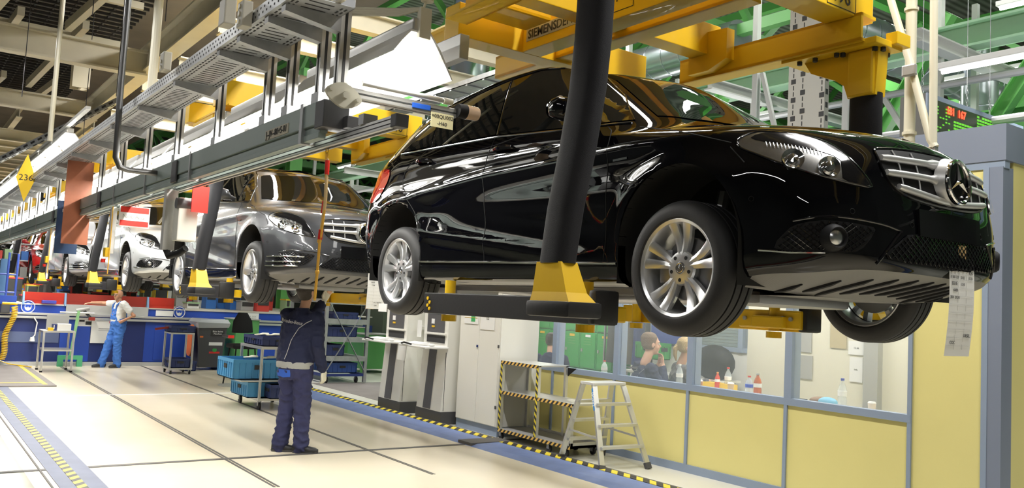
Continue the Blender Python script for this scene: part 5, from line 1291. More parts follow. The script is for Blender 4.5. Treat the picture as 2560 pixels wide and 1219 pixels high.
# crates
M_CR = mat('crate_lightblue', (.07, .30, .58), .45); M_CRD = mat('crate_navy', (.025, .04, .14), .45)
def crate(x0, x1, y0, y1, z0, h, m, lb, group=None):
    t = .012; b = B(); b.box(x0, x1, y0, y1, z0, z0+t); b.box(x0, x0+t, y0, y1, z0, z0+h); b.box(x1-t, x1, y0, y1, z0, z0+h); b.box(x0, x1, y0, y0+t, z0, z0+h); b.box(x0, x1, y1-t, y1, z0, z0+h)
    b.box(x0-.012, x1+.012, y0-.012, y0+.004, z0+h-.045, z0+h); b.box(x0-.012, x1+.012, y1-.004, y1+.012, z0+h-.045, z0+h); b.box(x1-.004, x1+.012, y0, y1, z0+h-.045, z0+h); b.box(x0-.012, x0+.004, y0, y1, z0+h-.045, z0+h)
    n = max(2, int((x1-x0)/.09))
    for k in range(n+1):
        x = x0+(x1-x0)*k/n; b.box(x-.006, x+.006, y0-.011, y0, z0+.02, z0+h-.04)
    n = max(2, int((y1-y0)/.09))
    for k in range(n+1):
        y = y0+(y1-y0)*k/n; b.box(x1, x1+.011, y-.006, y+.006, z0+.02, z0+h-.04)
    o = solo('crate', b, m, lb, 'crate', group); link('grip_hole', B().box(x1+.0, x1+.0125, (y0+y1)/2-.06, (y0+y1)/2+.06, z0+h*.5, z0+h*.72), M_INK, o); link('grip_hole', B().box((x0+x1)/2-.06, (x0+x1)/2+.06, y0-.0125, y0, z0+h*.5, z0+h*.72), M_INK, o); return o
def casters(parent, xs, ys, r=.05):
    for x in xs:
        for y in ys:
            w_ = link('caster', B().cyl((x, y-.014, r), (x, y+.014, r), r, 18), M_RUB, parent, 40); link('caster_fork', B().box(x-.02, x+.02, y-.024, y-.018, r, 2*r+.02).box(x-.02, x+.02, y+.018, y+.024, r, 2*r+.02).box(x-.025, x+.025, y-.025, y+.025, 2*r+.01, 2*r+.02), M_GALV, w_)
t = thing('crate_cart', 'narrow aluminium cart with dark crates in front of the blue bench', 'cart', (-17.75, 4.68, 0))
casters(t, (-17.95, -17.5), (4.50, 4.86), .035); leg4(t, (-17.98, -17.48), (4.47, 4.88), .09, .80, feet=False)
link('frame_top', B().box(-18.0, -17.46, 4.45, 4.90, .78, .81), M_ALUP, t); link('lower_shelf', B().box(-18.0, -17.46, 4.45, 4.90, .09, .12), M_ALUP, t)
crate(-17.98, -17.48, 4.46, 4.90, .81, .13, M_CRD, 'dark blue crate on top of the narrow cart'); crate(-17.95, -17.5, 4.5, 4.86, .12, .18, M_CRD, 'dark blue crate on the bottom of the narrow cart')
crate(-18.6, -18.1, 4.9, 5.15, 0, .2, M_CRD, 'dark blue crate on the floor behind the narrow cart')
o = solo('red_clamp', B().bar((-17.7, 4.2, .86), (-17.7, 4.46, .90), .05, .04), M_REDD, 'dark red clamp sticking out beside the crate on the narrow cart', 'clamp')
# waste bin
t = thing('waste_bin', 'dark waste bin with a translucent liner and stickers beside the crate cart', 'bin', (-18.6, 5.5, 0))
b = B(); b.loft([[(-18.85, 5.28, .06), (-18.35, 5.28, .06), (-18.35, 5.72, .06), (-18.85, 5.72, .06)], [(-18.92, 5.2, .98), (-18.28, 5.2, .98), (-18.28, 5.80, .98), (-18.92, 5.80, .98)]]); link('bin_body', b, M_DKG, t)
link('liner', B().loft([[(-18.9, 5.22, .90), (-18.26, 5.19, .88), (-18.26, 5.82, .90), (-18.94, 5.81, .9)], [(-18.95, 5.16, 1.0), (-18.24, 5.17, 1.0), (-18.24, 5.84, .99), (-18.95, 5.84, 1.0)], [(-18.9, 5.22, 1.07), (-18.3, 5.24, 1.06), (-18.3, 5.8, 1.07), (-18.9, 5.78, 1.06)]]), mat('liner_grey', (.35, .37, .38), .25), t, 30)
link('bin_lid', B().ell([((-18.6, 5.16, .60), (.2, 0, 0), (0, 0, .34)), ((-18.6, 5.11, .60), (.18, 0, 0), (0, 0, .32))], 20, 3), mat('lid_orange', (.75, .18, .03), .4), t)
for k in (5.3, 5.7): link('bin_wheel', B().cyl((-18.8, k-.02, .08), (-18.8, k+.02, .08), .08, 16), M_RUB, t)
link('orange_sticker', B().box(-18.31, -18.30, 5.24, 5.31, .68, .86), MATS['lid_orange'], t); link('dark_sign', B().box(-18.305, -18.29, 5.46, 5.74, .72, .84), M_INK, t)
link('sign_text', textb('Bitte keine\nFlaschen', .05, (-18.285, 5.60, .79), (0, 1, 0), (0, 0, 1), .0005), M_PAPER, t)
link('white_sticker', B().box(-18.33, -18.31, 5.44, 5.72, .52, .70), M_PAPER, t); link('red_sticker', B().box(-18.34, -18.325, 5.46, 5.68, .35, .50), M_TAPER, t); link('green_dot', B().cyl((-18.325, 5.57, .425), (-18.32, 5.57, .425), .045, 16), M_LGREEN, t)
# chair behind the crate trolley
t = thing('work_chair', 'black work chair with armrests behind the crate trolley', 'chair', (-15.3, 5.2, 0))
link('backrest', B().ell([((-15.3, 5.12, .95), (.06, 0, .02), (0, .19, 0)), ((-15.32, 5.12, 1.15), (.05, 0, .01), (0, .17, 0)), ((-15.34, 5.12, 1.3), (.03, 0, 0), (0, .08, 0))], 18, 2.6), M_BLK, t, True)
link('seat', B().box(-15.55, -15.1, 4.92, 5.38, .66, .74, .03), M_BLK, t); link('armrest', B().box(-15.5, -15.1, 4.82, 4.90, .85, .90, .015), M_DKG, t); link('armrest', B().box(-15.5, -15.1, 5.40, 5.48, .85, .90, .015), M_DKG, t)
link('red_cap', B().box(-15.12, -15.08, 4.81, 4.91, .85, .9), M_TAPER, t); link('red_cap', B().box(-15.12, -15.08, 5.1, 5.2, .84, .89), M_TAPER, t)
for y in (4.98, 5.32): 
    for x in (-15.5, -15.15): link('leg', B().cyl((x, y, .66), (x*1.0+(.08 if x > -15.3 else -.08), y+(.05 if y > 5.1 else -.05), 0), .014, 8), M_BLK, t)
solo('floor_plate', B().cyl((-15.3, 5.15, 0), (-15.3, 5.15, .012), .38, 32), mat('plate_pale', (.5, .5, .46), .4), 'pale round floor plate under the black work chair', 'plate')
# crate trolley
t = thing('crate_trolley', 'aluminium crate trolley standing just left of the worker in navy', 'trolley', (-12.45, 4.6, 0))
casters(t, (-12.9, -12.08), (4.36, 4.86), .055); leg4(t, (-12.93, -12.05), (4.34, 4.88), .13, .88, feet=False)
link('frame_top', B().box(-12.95, -12.03, 4.32, 4.90, .86, .90), M_ALUP, t); link('lower_shelf', B().box(-12.95, -12.03, 4.32, 4.90, .13, .165), M_ALUP, t); link('middle_shelf', B().box(-12.95, -12.03, 4.06, 4.90, .40, .42), M_ALUP, t)
crate(-12.85, -12.15, 3.98, 4.70, .425, .28, M_CR, 'light blue crate on the middle shelf of the trolley, sticking out to the left')
crate(-12.85, -12.12, 4.2, 4.80, .165, .22, M_CR, 'light blue crate on the bottom shelf of the trolley'); crate(-12.12+.0, -11.9, 4.45, 4.84, .17, .20, M_CRD, 'small navy crate at the front of the bottom trolley shelf')
crate(-12.9, -12.1, 4.36, 4.86, .90, .14, M_CRD, 'navy crate on top of the crate trolley')
M_GLOVE = mat('work_glove', (.74, .72, .60), .8, noise=.1, nscale=20)
for i, (y, z, x) in enumerate(((4.42, 1.05, -12.3), (4.55, 1.05, -12.2), (4.28, .72, -12.3), (4.5, .72, -12.2))):
    b = B(); b.ell([((x, y-.05, z+.01), (.04, 0, 0), (0, 0, .012)), ((x, y, z+.02), (.05, 0, 0), (0, 0, .02)), ((x, y+.08, z+.02), (.045, 0, 0), (0, 0, .018))], 12)
    for k in range(4): b.tube([(x-.035+k*.022, y-.04, z+.012), (x-.04+k*.024, y-.11, z+.008)], [.011, .008], 6)
    solo('work_glove', b, M_GLOVE, ['pale work glove on the navy crate, left one', 'pale work glove on the navy crate, right one', 'pale work glove on the light blue crate, left one', 'pale work glove on the light blue crate, right one'][i], 'glove', smooth=True)
# galvanised rack behind the worker
t = thing('storage_rack', 'galvanised rack on casters with a cross brace behind the worker in navy', 'rack', (-16.4, 7.25, 0))
for x in (-17.3, -15.5):
    for y in (6.8, 7.68): l = link('rack_post', B().box(x-.03, x+.03, y-.03, y+.03, .02, 2.0), M_GALV, t)
for z in (.50, .87, 1.22, 1.6): link('rack_shelf', B().box(-17.3, -15.5, 6.8, 7.68, z-.05, z+.02).box(-15.5, -15.46, 6.78, 7.70, z-.07, z+.03), M_GALV, t)
link('base_frame', B().bar((-15.5, 6.8, .16), (-15.5, 7.68, .16), .05, .05).bar((-17.3, 6.8, .16), (-17.3, 7.68, .16), .05, .05).bar((-17.3, 6.8, .16), (-15.5, 6.8, .16), .05, .05).bar((-17.3, 7.68, .16), (-15.5, 7.68, .16), .05, .05), M_BENCHD, t)
link('cross_brace', B().bar((-15.45, 6.84, 1.55), (-15.45, 7.64, .25), .012, .03, up=(1, 0, 0)), M_GALV, t); link('cross_brace', B().bar((-15.44, 7.64, 1.55), (-15.44, 6.84, .25), .012, .03, up=(1, 0, 0)), M_GALV, t)
casters(t, (-17.2, -15.6), (6.92, 7.55), .065)
crate(-16.3, -15.6, 6.9, 7.5, .89, .2, M_CRD, 'navy crate on the middle shelf of the galvanised rack'); crate(-16.3, -15.6, 6.9, 7.25, .52, .22, M_CRD, 'navy crate with a white label on the lower shelf of the galvanised rack'); crate(-16.5, -15.6, 6.95, 7.55, .19, .2, M_BENCHD and mat('crate_blue2', (.03, .08, .3), .45), 'blue crate at the bottom of the galvanised rack')
crate(-16.2, -15.6, 7.0, 7.5, 1.24, .14, M_CRD, 'flat navy crate on the upper shelf of the galvanised rack')
# green cabinets and dark machines behind
for i, (x, y, h, w_) in enumerate(((-17.9, 9.0, .86, .8), (-19.6, 9.0, .95, .9), (-18.6, 6.2, 1.08, .5), (-13.4, 9.2, .9, .8))):
    o = solo('green_cabinet', B().box(x-.4, x+.4, y-w_/2, y+w_/2, .1, h, .006), mat('cabinet_green', (.10, .33, .10), .5), ['green cabinet seen through the galvanised rack', 'green cabinet further left behind the rack', 'green cabinet behind the top of the crate trolley', 'green cabinet right of the galvanised rack'][i], 'cabinet')
    link('cabinet_leg', B().box(x+.3, x+.36, y+w_/2-.06, y+w_/2, 0, .1), M_GRN, o); link('cabinet_leg', B().box(x+.3, x+.36, y-w_/2, y-w_/2+.06, 0, .1), M_GRN, o); link('cabinet_top', B().box(x-.42, x+.42, y-w_/2-.02, y+w_/2+.02, h, h+.02), M_GREYP, o)
random.seed(9)
for i in range(16):
    x = -21+random.random()*9; y = 10.8+random.random()*3; h = 1.0+random.random()*1.1; w_ = .5+random.random()*.6
    o = solo('machine', B().box(x-.5, x+.5, y-w_/2, y+w_/2, 0, h, .02), (M_DKG, mat('machine_olive', (.10, .13, .09), .5), M_GREYP, M_GRN)[i % 4], ['dark machine standing deep in the hall behind the rack', 'olive machine standing deep in the hall behind the rack', 'grey machine standing deep in the hall behind the rack', 'green machine standing deep in the hall behind the rack'][i % 4], 'machine', ['dark', 'olive', 'grey', 'green'][i % 4]+' machines deep in the hall')
    link('machine_panel', B().box(x+.5, x+.505, y-w_*.35, y+w_*.35, h*.5, h*.85), M_PAPER if i % 3 == 0 else M_INK, o); link('machine_rail', B().cyl((x+.45, y-w_/2, h*.9+.2), (x+.45, y+w_/2, h*.9+.2), .02, 8), M_GALV, o)
for i in range(5):
    solo('wire_fence', (lambda b: [b.bar((-12-2.4*i, 11.6, z), (-14.3-2.4*i, 11.6, z), .012, .012) for z in [.2*q for q in range(1, 12)]] and [b.bar((-12-2.4*i-.1*q, 11.6, 0), (-12-2.4*i-.1*q, 11.6, 2.3), .008, .008) for q in range(24)] and b)(B()), M_GALV, 'wire mesh fence panel behind the rack, one of the row', 'fence', 'wire mesh fence panels')
# ---------------------------------------------------------------- computer terminals, cabinet
def terminal(x0, lb):
    t = thing('computer_terminal', lb, 'terminal', (x0+.36, 6.4, 0)); x1 = x0+.66; y0, y1 = 6.24, 6.88
    link('plinth', B().box(x0-.02, x1+.02, y0-.06, y1+.02, 0, .17, .004), M_DKG, t)
    b = B(); b.prism([(y0-.06, .17), (y0+.0, 1.02), (y0, 1.95), (y1, 1.95), (y1, .17)], 'x', x0, x1); link('housing', b, M_CAB, t)
    link('front_panel', B().obox((x0+.29, y0-.035, .59), (.10, 0, 0), (0, .003, 0), (0, .03, .41)), mat('panel_slate', (.11, .11, .12), .6), t)
    link('front_seam', B().box(x1-.003, x1+.001, y0-.02, y0-.012, .18, .98), M_INK, t)
    link('screen_panel', B().box(x0+.10, x1-.10, y0-.012, y0, 1.24, 1.9), mat('terminal_dark', (.10, .10, .105), .4), t)
    link('screen', B().box(x0+.16, x1-.16, y0-.016, y0-.012, 1.5, 1.85), mat('terminal_screen', (.25, .32, .36), .2), t)
    link('slot', B().box(x0+.10, x1-.08, y0-.01, y0, 1.10, 1.20), M_INK, t); link('sticker', B().box(x0+.22, x0+.30, y0-.018, y0-.012, 1.36, 1.43), M_PAPER, t); link('yellow_sticker', B().box(x0+.23, x0+.31, y0-.018, y0-.012, 1.31, 1.335), M_YEL, t)
    link('ledge', B().box(x0+.06, x1-.04, y0-.03, y0+.0, 1.215, 1.24), M_CAB, t)
    k = link('keyboard_shelf', B().box(x0-.06, x1+.04, y0-.38, y0, 1.03, 1.055, .008), M_WHITE, t); link('keyboard', B().obox((x0+.22, y0-.24, 1.075), (.22, 0, 0), (0, .09, .01), (0, 0, .012)), M_WHITE, k); link('shelf_rim', B().tube([(x0+.0, y0-.36, 1.065), (x0+.14, y0-.40, 1.085), (x0+.28, y0-.36, 1.065)], .012, 8), M_BLK, k); link('mouse', B().sphere((x1-.06, y0-.22, 1.075), .035, (1, 1.4, .6)), M_WHITE, k, True)
    link('side_handle', B().box(x1, x1+.05, y0+.2, y0+.44, 1.24, 1.30, .01), M_CAB, t); return t
terminal(-11.93, 'left computer terminal with a keyboard shelf, off-white and charcoal'); terminal(-10.76, 'right computer terminal beside the tall cabinet, off-white and charcoal')
solo('hanging_notes', B().obox((-10.92, 5.98, .92), (.12, 0, .0), (0, .004, 0), (.02, 0, .11)), M_PAPER, 'printed notes hanging between the two terminals', 'paper')
o = solo('clip_note', B().box(-10.72, -10.60, 6.1, 6.105, 1.16, 1.40), M_PAPER, 'white card clipped to the right terminal', 'paper')
t = thing('tall_cabinet', 'tall off-white double door cabinet with notices beside the right terminal', 'cabinet', (-9.43, 6.6, 0))
link('carcass', B().box(-9.92, -8.95, 6.32, 6.93, .12, 2.1, .004), M_CAB, t); link('plinth', B().box(-9.92, -8.95, 6.33, 6.93, 0, .12), M_BOOTHB, t)
for x0, x1 in ((-9.90, -9.435), (-9.425, -8.97)): link('door', B().box(x0, x1, 6.305, 6.325, .13, 2.08, .003), M_CAB, t)
link('lock', B().box(-9.47, -9.44, 6.295, 6.305, 1.10, 1.13), M_BENCHD, t)
for z in (.35, 1.12): link('hinge', B().box(-8.985, -8.96, 6.298, 6.31, z, z+.04), M_DKG, t)
def notice(x0, x1, z0, z1, lb, txt=None, y=6.298, col=None):
    o = solo('notice', B().box(x0, x1, y, y+.004, z0, z1), M_PAPER, lb, 'notice')
    if txt: link('notice_text', textb(txt, .022, ((x0+x1)/2, y-.002, (z0+z1)/2+.04), (1, 0, 0), (0, 0, 1), .0004), M_INK, o)
    if col: link('green_column', B().box(x0+(x1-x0)*.5, x0+(x1-x0)*.78, y-.002, y, z0+.03, z1-.01), mat('print_green', (.05, .38, .12), .6), o); link('colour_lines', B().box(x0+.01, x1-.02, y-.003, y-.002, z0+.08, z0+.085).box(x0+.01, x1-.02, y-.003, y-.002, z0+.11, z0+.115), M_YEL, o)
    return o
notice(-9.80, -9.46, 1.40, 1.98, 'white notice with a green column on the left door of the tall cabinet', None, col=1)
notice(-9.40, -9.08, 1.62, 1.86, 'upper printed notice on the right door of the tall cabinet', 'Reklamation')
notice(-9.40, -9.08, 1.34, 1.60, 'lower printed notice with a grey block on the right door of the tall cabinet', 'Sprechzeiten\nMo 8:00\nMi 8:00\nFr 8:00')
# ---------------------------------------------------------------- taped shelf trolley
t = thing('shelf_trolley', 'aluminium stepped shelf trolley edged with black and yellow tape', 'trolley', (-8.15, 6.5, 0))
Y0, Y1 = 6.28, 6.74; x0, xm, x1 = -8.86, -8.10, -7.44
casters(t, (x0+.04, xm+.25, x1-.1), (Y0+.03, Y1-.03), .04)
for x, zt in ((x0+.02, .97), (xm, .97), (x1-.02, .60)):
    for y in (Y0+.02, Y1-.02): link('frame_post', B().box(x-.02, x+.02, y-.02, y+.02, .10, zt, .002), M_ALUP, t)
link('upper_shelf', B().box(x0, xm+.02, Y0, Y1, .955, .975), M_ALUP, t); link('middle_shelf', B().box(x0, x1, Y0, Y1, .575, .595), M_ALUP, t); link('bottom_shelf', B().box(x0, x1, Y0, Y1, .10, .13), mat('shelf_dark_grey', (.25, .25, .25), .5), t)
link('bottom_rim', B().box(x0, x1, Y1-.02, Y1, .10, .16).box(x1-.02, x1, Y0, Y1, .1, .16), M_ALUP, t)
for q in ((x0, xm+.02, .935, .975), (x0, xm-.02, .56, .60), (xm+.02, x1, .56, .60), (x0, x1, .09, .13)): link('hazard_tape', B().box(q[0], q[1], Y0-.004, Y0-.0005, q[2], q[3]), M_HAZX2, t)
for x, za, zb in ((x0+.02, .13, .94), (xm, .13, .94), (x1-.02, .30, .56)): link('hazard_tape', B().box(x-.02, x+.02, Y0-.0045, Y0-.001, za, zb), M_HAZX, t)
link('side_panel', B().box(x0-.001, x0+.003, Y0+.04, Y1-.04, .14, .94), M_GREYP, t)
link('black_flag', B().prism([(xm+.02, .95), (xm+.17, .95), (xm+.02, .85)], 'y', Y1-.01, Y1), M_BLK, t)
# ---------------------------------------------------------------- step ladder
t = thing('step_ladder', 'aluminium double-sided step ladder with a blue maker label by the yellow panels', 'ladder', (-7.03, 6.42, 0))
A, Bq, Cq, D = (-7.42, 6.13, 0), (-6.66, 6.07, 0), (-6.62, 6.70, 0), (-7.44, 6.76, 0)
tA, tB, tC, tD = (-7.17, 6.20, .86), (-6.99, 6.20, .86), (-6.99, 6.62, .86), (-7.17, 6.62, .86)
for p, q in ((A, tA), (Bq, tB), (Cq, tC), (D, tD)):
    p, q = Vector(p), Vector(q); d = q-p; s = p+d*.06
    l = link('stile', B().bar(s, q, .024, .065, up=(0, 1, 0)), M_ALUP, t); link('rubber_foot', B().bar(p+d*.004, p+d*.075, .034, .078, up=(0, 1, 0)), M_DKG, l)
link('platform', B().box(-7.20, -6.96, 6.18, 6.64, .855, .885, .006), M_WHITE if False else mat('ladder_top', (.72, .72, .70), .35, .4), t)
for k, f in enumerate((.27, .52, .77)):
    for P0, P1, T0, T1 in ((Bq, Cq, tB, tC), (A, D, tA, tD)):
        a = Vector(P0).lerp(Vector(T0), f); c = Vector(P1).lerp(Vector(T1), f); link('step', B().bar(a, c, .085, .028), M_ALUP, t)
link('spreader', B().bar(Vector(A).lerp(Vector(tA), .4), Vector(Bq).lerp(Vector(tB), .37), .008, .022), M_ALUP, t); link('spreader', B().bar(Vector(D).lerp(Vector(tD), .4), Vector(Cq).lerp(Vector(tC), .37), .008, .022), M_ALUP, t)
p0 = Vector(Bq).lerp(Vector(tB), .70); p1 = Vector(Bq).lerp(Vector(tB), .96); d = (p1-p0).normalized(); nn = Vector((0, -1, 0)); off_ = Vector((0.0, -.036, 0)); sx = d.cross(Vector((0, 1, 0))).normalized()
mid = (p0+p1)/2
lab = link('maker_label', B().obox(mid+off_*.97, d*(p1-p0).length/2, Vector((0, .001, 0)), sx*.011), mat('label_blue', (.03, .22, .60), .4), t)
link('label_text', textb('ZARGES', .045, mid+off_, d, (d.cross(Vector((0, 1, 0)))) if d.cross(d.cross(Vector((0,1,0)))).y < 0 else -(d.cross(Vector((0, 1, 0)))), .0012), M_PAPER, lab)
# ---------------------------------------------------------------- office interior
M_TABLE = mat('table_white', (.74, .74, .70), .35)
def table(x0, x1, y0, y1, lb):
    t = thing('office_table', lb, 'table', ((x0+x1)/2, (y0+y1)/2, 0)); link('tabletop', B().box(x0, x1, y0, y1, .80, .83, .006), M_TABLE, t)
    for x in (x0+.06, x1-.06):
        for y in (y0+.06, y1-.06): link('leg', B().cyl((x, y, .02), (x, y, .80), .02, 10), M_GALV, t)
table(-6.95, -5.3, 7.25, 7.95, 'white office table with bottles and cups behind the second window from the right'); table(-5.15, -3.95, 7.2, 7.95, 'white office table with one clear bottle behind the right window'); table(-8.5, -7.9, 7.15, 7.5, 'small white office table left of the seated man')
def bottle(x, y, z, h, r, mt, cap, lb, liq=None):
    b = B(); b.lathe([(.0001, 0), (r*.9, 0), (r, h*.04), (r, h*.35), (r*.9, h*.42), (r, h*.5), (r, h*.62), (r*.75, h*.76), (r*.35, h*.88), (r*.33, h*.94)], (x, y, z), 'z', 20)
    o = solo('drink_bottle', b, mt, lb, 'bottle', smooth=True); link('bottle_cap', B().cyl((x, y, z+h*.93), (x, y, z+h), r*.42, 14), cap, o); link('bottle_label', B().cyl((x, y, z+h*.44), (x, y, z+h*.6), r*1.02, 20), liq or M_PAPER, o); return o
M_PET = mat('clear_plastic', (.75, .82, .85), .05, 0, .5, alpha=.35); M_COLA = mat('orange_drink', (.55, .12, .03), .1, 0, .5); M_CAPB = mat('cap_blue', (.03, .06, .4), .4)
bottle(-4.86, 7.5, .83, .30, .042, M_PET, M_CAPB, 'clear water bottle with a blue cap on the right office table')
bottle(-5.82, 7.45, .83, .26, .042, M_COLA, M_GREYP, 'bottle of orange-red drink with a grey cap in the second window'); bottle(-5.97, 7.5, .83, .22, .042, M_PET, M_TAPER, 'squat water bottle with a red cap beside the orange-red drink', MATS['sign_blue'])
bottle(-6.55, 7.85, .83, .26, .04, M_PET, M_TAPER, 'tall clear bottle with a red cap behind the red drink bottle'); bottle(-6.62, 7.75, .83, .2, .03, mat('red_drink', (.65, .06, .03), .2), mat('cap_orange', (.8, .3, .05), .4), 'small red bottle beside the paper cup')
bottle(-6.88, 7.4, .83, .27, .04, M_PET, M_WHITE, 'empty clear bottle at the table corner beside the woman'); bottle(-8.0, 7.25, .83, .22, .04, mat('milky_drink', (.6, .72, .66), .3), M_TAPER, 'pale bottle with a red cap left of the seated man')
for x, y, lb, mt in ((-6.62, 7.45, 'paper cup with a white lid on the office table', mat('cup_brown', (.42, .20, .08), .6)), (-6.3, 7.6, 'second paper cup, right of the small red bottle', mat('cup_tan', (.55, .38, .2), .6)), (-4.55, 7.5, 'patterned paper cup with a spoon on the right office table', mat('cup_pattern', (.7, .6, .5), .6))):
    o = solo('paper_cup', B().lathe([(.0001, 0), (.028, 0), (.037, .10), (.0001, .10)], (x, y, .83), 'z', 18), mt, lb, 'cup', smooth=True); link('cup_lid', B().lathe([(.0001, .115), (.03, .115), (.039, .10), (.0001, .1)], (x, y, .83), 'z', 18), M_WHITE, o)
solo('yellow_box', B().box(-6.85, -6.45, 7.75, 7.9, .83, .90), M_YEL, 'long yellow box behind the paper cups', 'box')
solo('blue_bag', B().sphere((-5.08, 7.6, .87), .09, (1.2, .8, .6)), mat('bag_blue', (.15, .42, .6), .5), 'light blue cloth bundle beside the clear water bottle', 'bag', smooth=True)
solo('brown_bag', B().sphere((-5.25, 7.75, .86), .1, (1.4, .8, .45)), mat('bag_brown', (.22, .13, .07), .7), 'brown bundle left of the light blue one', 'bag', smooth=True)
for i, (x, lb) in enumerate(((-4.35, 'loose white papers at the right end of the office table'), (-4.18, 'dark magazine under the loose papers'))): solo('papers', B().box(x-.14, x+.14, 7.35, 7.6, .83+.0, .842-.004*i), M_PAPER if i == 0 else M_INK, lb, 'paper')
solo('tray_dark', B().box(-5.62, -5.42, 7.45, 7.75, .83, .86), M_INK, 'dark tray right of the orange-red drink', 'tray')
def wallp(x0, x1, z0, z1, lb, txt=None, mt=None):
    o = solo('wall_notice', B().box(x0, x1, 9.285, 9.295, z0, z1), mt or M_PAPER, lb, 'notice')
    if txt: link('notice_text', textb(txt, .03, ((x0+x1)/2, 9.282, (z0+z1)/2), (1, 0, 0), (0, 0, 1), .0005), M_INK, o)
wallp(-6.66, -6.46, 1.28, 1.56, 'grey electrical cover on the cream office wall', None, M_GREYP); wallp(-6.64, -6.44, .95, 1.24, 'grey control unit low on the cream office wall', None, M_GREYP)
wallp(-6.2, -5.98, 1.36, 1.70, 'tan sheet pinned on the cream office wall', None, mat('tan_sheet', (.50, .42, .25), .7)); wallp(-5.95, -5.74, 1.30, 1.46, 'white notice with figures on the cream office wall', '12 66')
wallp(-5.93, -5.76, .98, 1.27, 'long white notice under the one with figures', 'Info')
# lockers and coats behind the left windows
for i in range(6):
    for j in range(3):
        x = -12.9+i*.42; z = .06+j*.62
        o = solo('locker', B().box(x, x+.41, 9.6, 10.0, z, z+.61, .004), M_LGREEN, 'green locker door in the '+['bottom', 'middle', 'top'][j]+' row behind the office windows', 'locker', ['bottom', 'middle', 'top'][j]+' row of green lockers')
        link('locker_door', B().box(x+.02, x+.39, 9.585, 9.6, z+.02, z+.59, .003), M_LGREEN, o)
        for q in range(3): link('vent_slot', B().box(x+.1, x+.3, 9.58, 9.586, z+.40+q*.045, z+.41+q*.045), M_PAPER if q == 9 else M_GRN, o)
        link('name_label', B().box(x+.14, x+.27, 9.58, 9.586, z+.53, z+.57), M_PAPER if (i+j) % 2 else M_YEL, o); link('padlock', B().box(x+.05, x+.08, 9.565, 9.585, z+.28, z+.33), M_ALUP, o)
for i, x in enumerate((-10.25, -9.95, -9.65, -9.4)):
    b = B(); b.ell([((x, 9.5, 1.75), (.05, 0, 0), (0, .05, 0)), ((x, 9.5, 1.62), (.17, 0, 0), (0, .09, 0)), ((x, 9.5, 1.2), (.16, 0, 0), (0, .10, 0)), ((x, 9.5, .85), (.19, 0, 0), (0, .11, 0))], 16); 
    solo('hanging_coat', b, [mat('coat_dark', (.05, .05, .05), .9), mat('coat_brown', (.12, .10, .08), .9), M_BENCHD, mat('coat_black', (.02, .02, .022), .9)][i], ['dark coat hanging right of the lockers', 'brown coat with a fur collar hanging beside the lockers', 'navy coat hanging on the rack', 'black coat hanging at the right end of the rack'][i], 'coat', smooth=True)
solo('coat_rack', B().bar((-10.5, 9.5, 1.80), (-9.2, 9.5, 1.80), .03).bar((-10.5, 9.5, 0.02), (-10.5, 9.5, 1.8), .03).bar((-9.2, 9.5, 0.02), (-9.2, 9.5, 1.8), .03), M_GALV, 'grey rack that the coats hang on', 'rack')
solo('fur_collar', B().sphere((-9.95, 9.42, 1.55), .12, (1.6, .6, .5)), mat('fur_tan', (.35, .28, .18), .95, bump=1, bscale=80), 'tan fur collar on the brown coat', 'collar', smooth=True)
crate(-9.25, -8.8, 9.0, 9.25, 1.26-.26, .24, M_LGREEN, 'green crate behind the seated man')
solo('blue_board', B().box(-9.2, -8.6, 9.25, 9.27, 1.24, 1.58), M_BENCH, 'blue board on the wall behind the seated man', 'board')
solo('black_jacket', B().sphere((-7.75, 9.0, 1.05), .3, (1.1, .6, .8)), M_BLK, 'black jacket piled behind the woman', 'jacket', smooth=True)
table(-9.3, -7.5, 8.75, 9.25, 'long white side table along the rear window')
# ceiling light of the office
o = solo('office_lamp', B().box(-7.8, -6.4, 8.2, 8.35, 2.84, 2.9), M_WHITE, 'fluorescent lamp on the office ceiling, left', 'lamp'); link('lamp_tube', B().cyl((-7.75, 8.27, 2.82), (-6.45, 8.27, 2.82), .02, 8), M_TUBE, o)
o = solo('office_lamp', B().box(-5.4, -4.0, 8.2, 8.35, 2.84, 2.9), M_WHITE, 'fluorescent lamp on the office ceiling, right', 'lamp'); link('lamp_tube', B().cyl((-5.35, 8.27, 2.82), (-4.05, 8.27, 2.82), .02, 8), M_TUBE, o)
# production sheets taped to the cars
def sheet(p, w_, h, lb, rows, tape=True):
    x, y, z = p; b = B()
    n = 10; V = [[b.bm.verts.new((x+.012*math.sin(k/n*3.2)-.02*(k/n), y+w_*j/4-w_/2+.01*(k/n), z-h*k/n)) for j in range(5)] for k in range(n+1)]
    for k in range(n):
        for j in range(4): b.bm.faces.new((V[k][j], V[k][j+1], V[k+1][j+1], V[k+1][j]))
    o = solo('production_sheet', b, M_PAPER, lb, 'paper', smooth=True)
    if tape: link('brown_tape', B().box(x+.0, x+.004, y-.035, y+.035, z-.025, z+.035), mat('tape_brown', (.50, .34, .16), .5), o)
    for txt, fy, fz, s in rows:
        k = fz*n; xx = x+.012*math.sin(fz*3.2)-.02*fz+.0025
        link('print', textb(txt, s, (xx, y+(fy-.5)*w_, z-h*fz), (0, 1, 0), (0, 0, 1), .0003), M_INK, o)
    g = B()
    for k in (.05, .10, .155, .21, .26, .34, .42, .50, .58, .66, .74, .82, .90):
        xx = x+.012*math.sin(k*3.2)-.02*k+.002; g.box(xx, xx+.0006, y-w_*.46, y+w_*.46, z-h*k-.0008, z-h*k)
    for fy in (.34, .67):
        for k in range(3, 13):
            f = .21+(k-3)*.075; xx = x+.012*math.sin(f*3.2)-.02*f+.002; g.box(xx, xx+.0006, y+(fy-.5)*w_, y+(fy-.5)*w_+.001, z-h*(f+.05), z-h*f)
    link('printed_grid', g, M_GREYP, o); return o
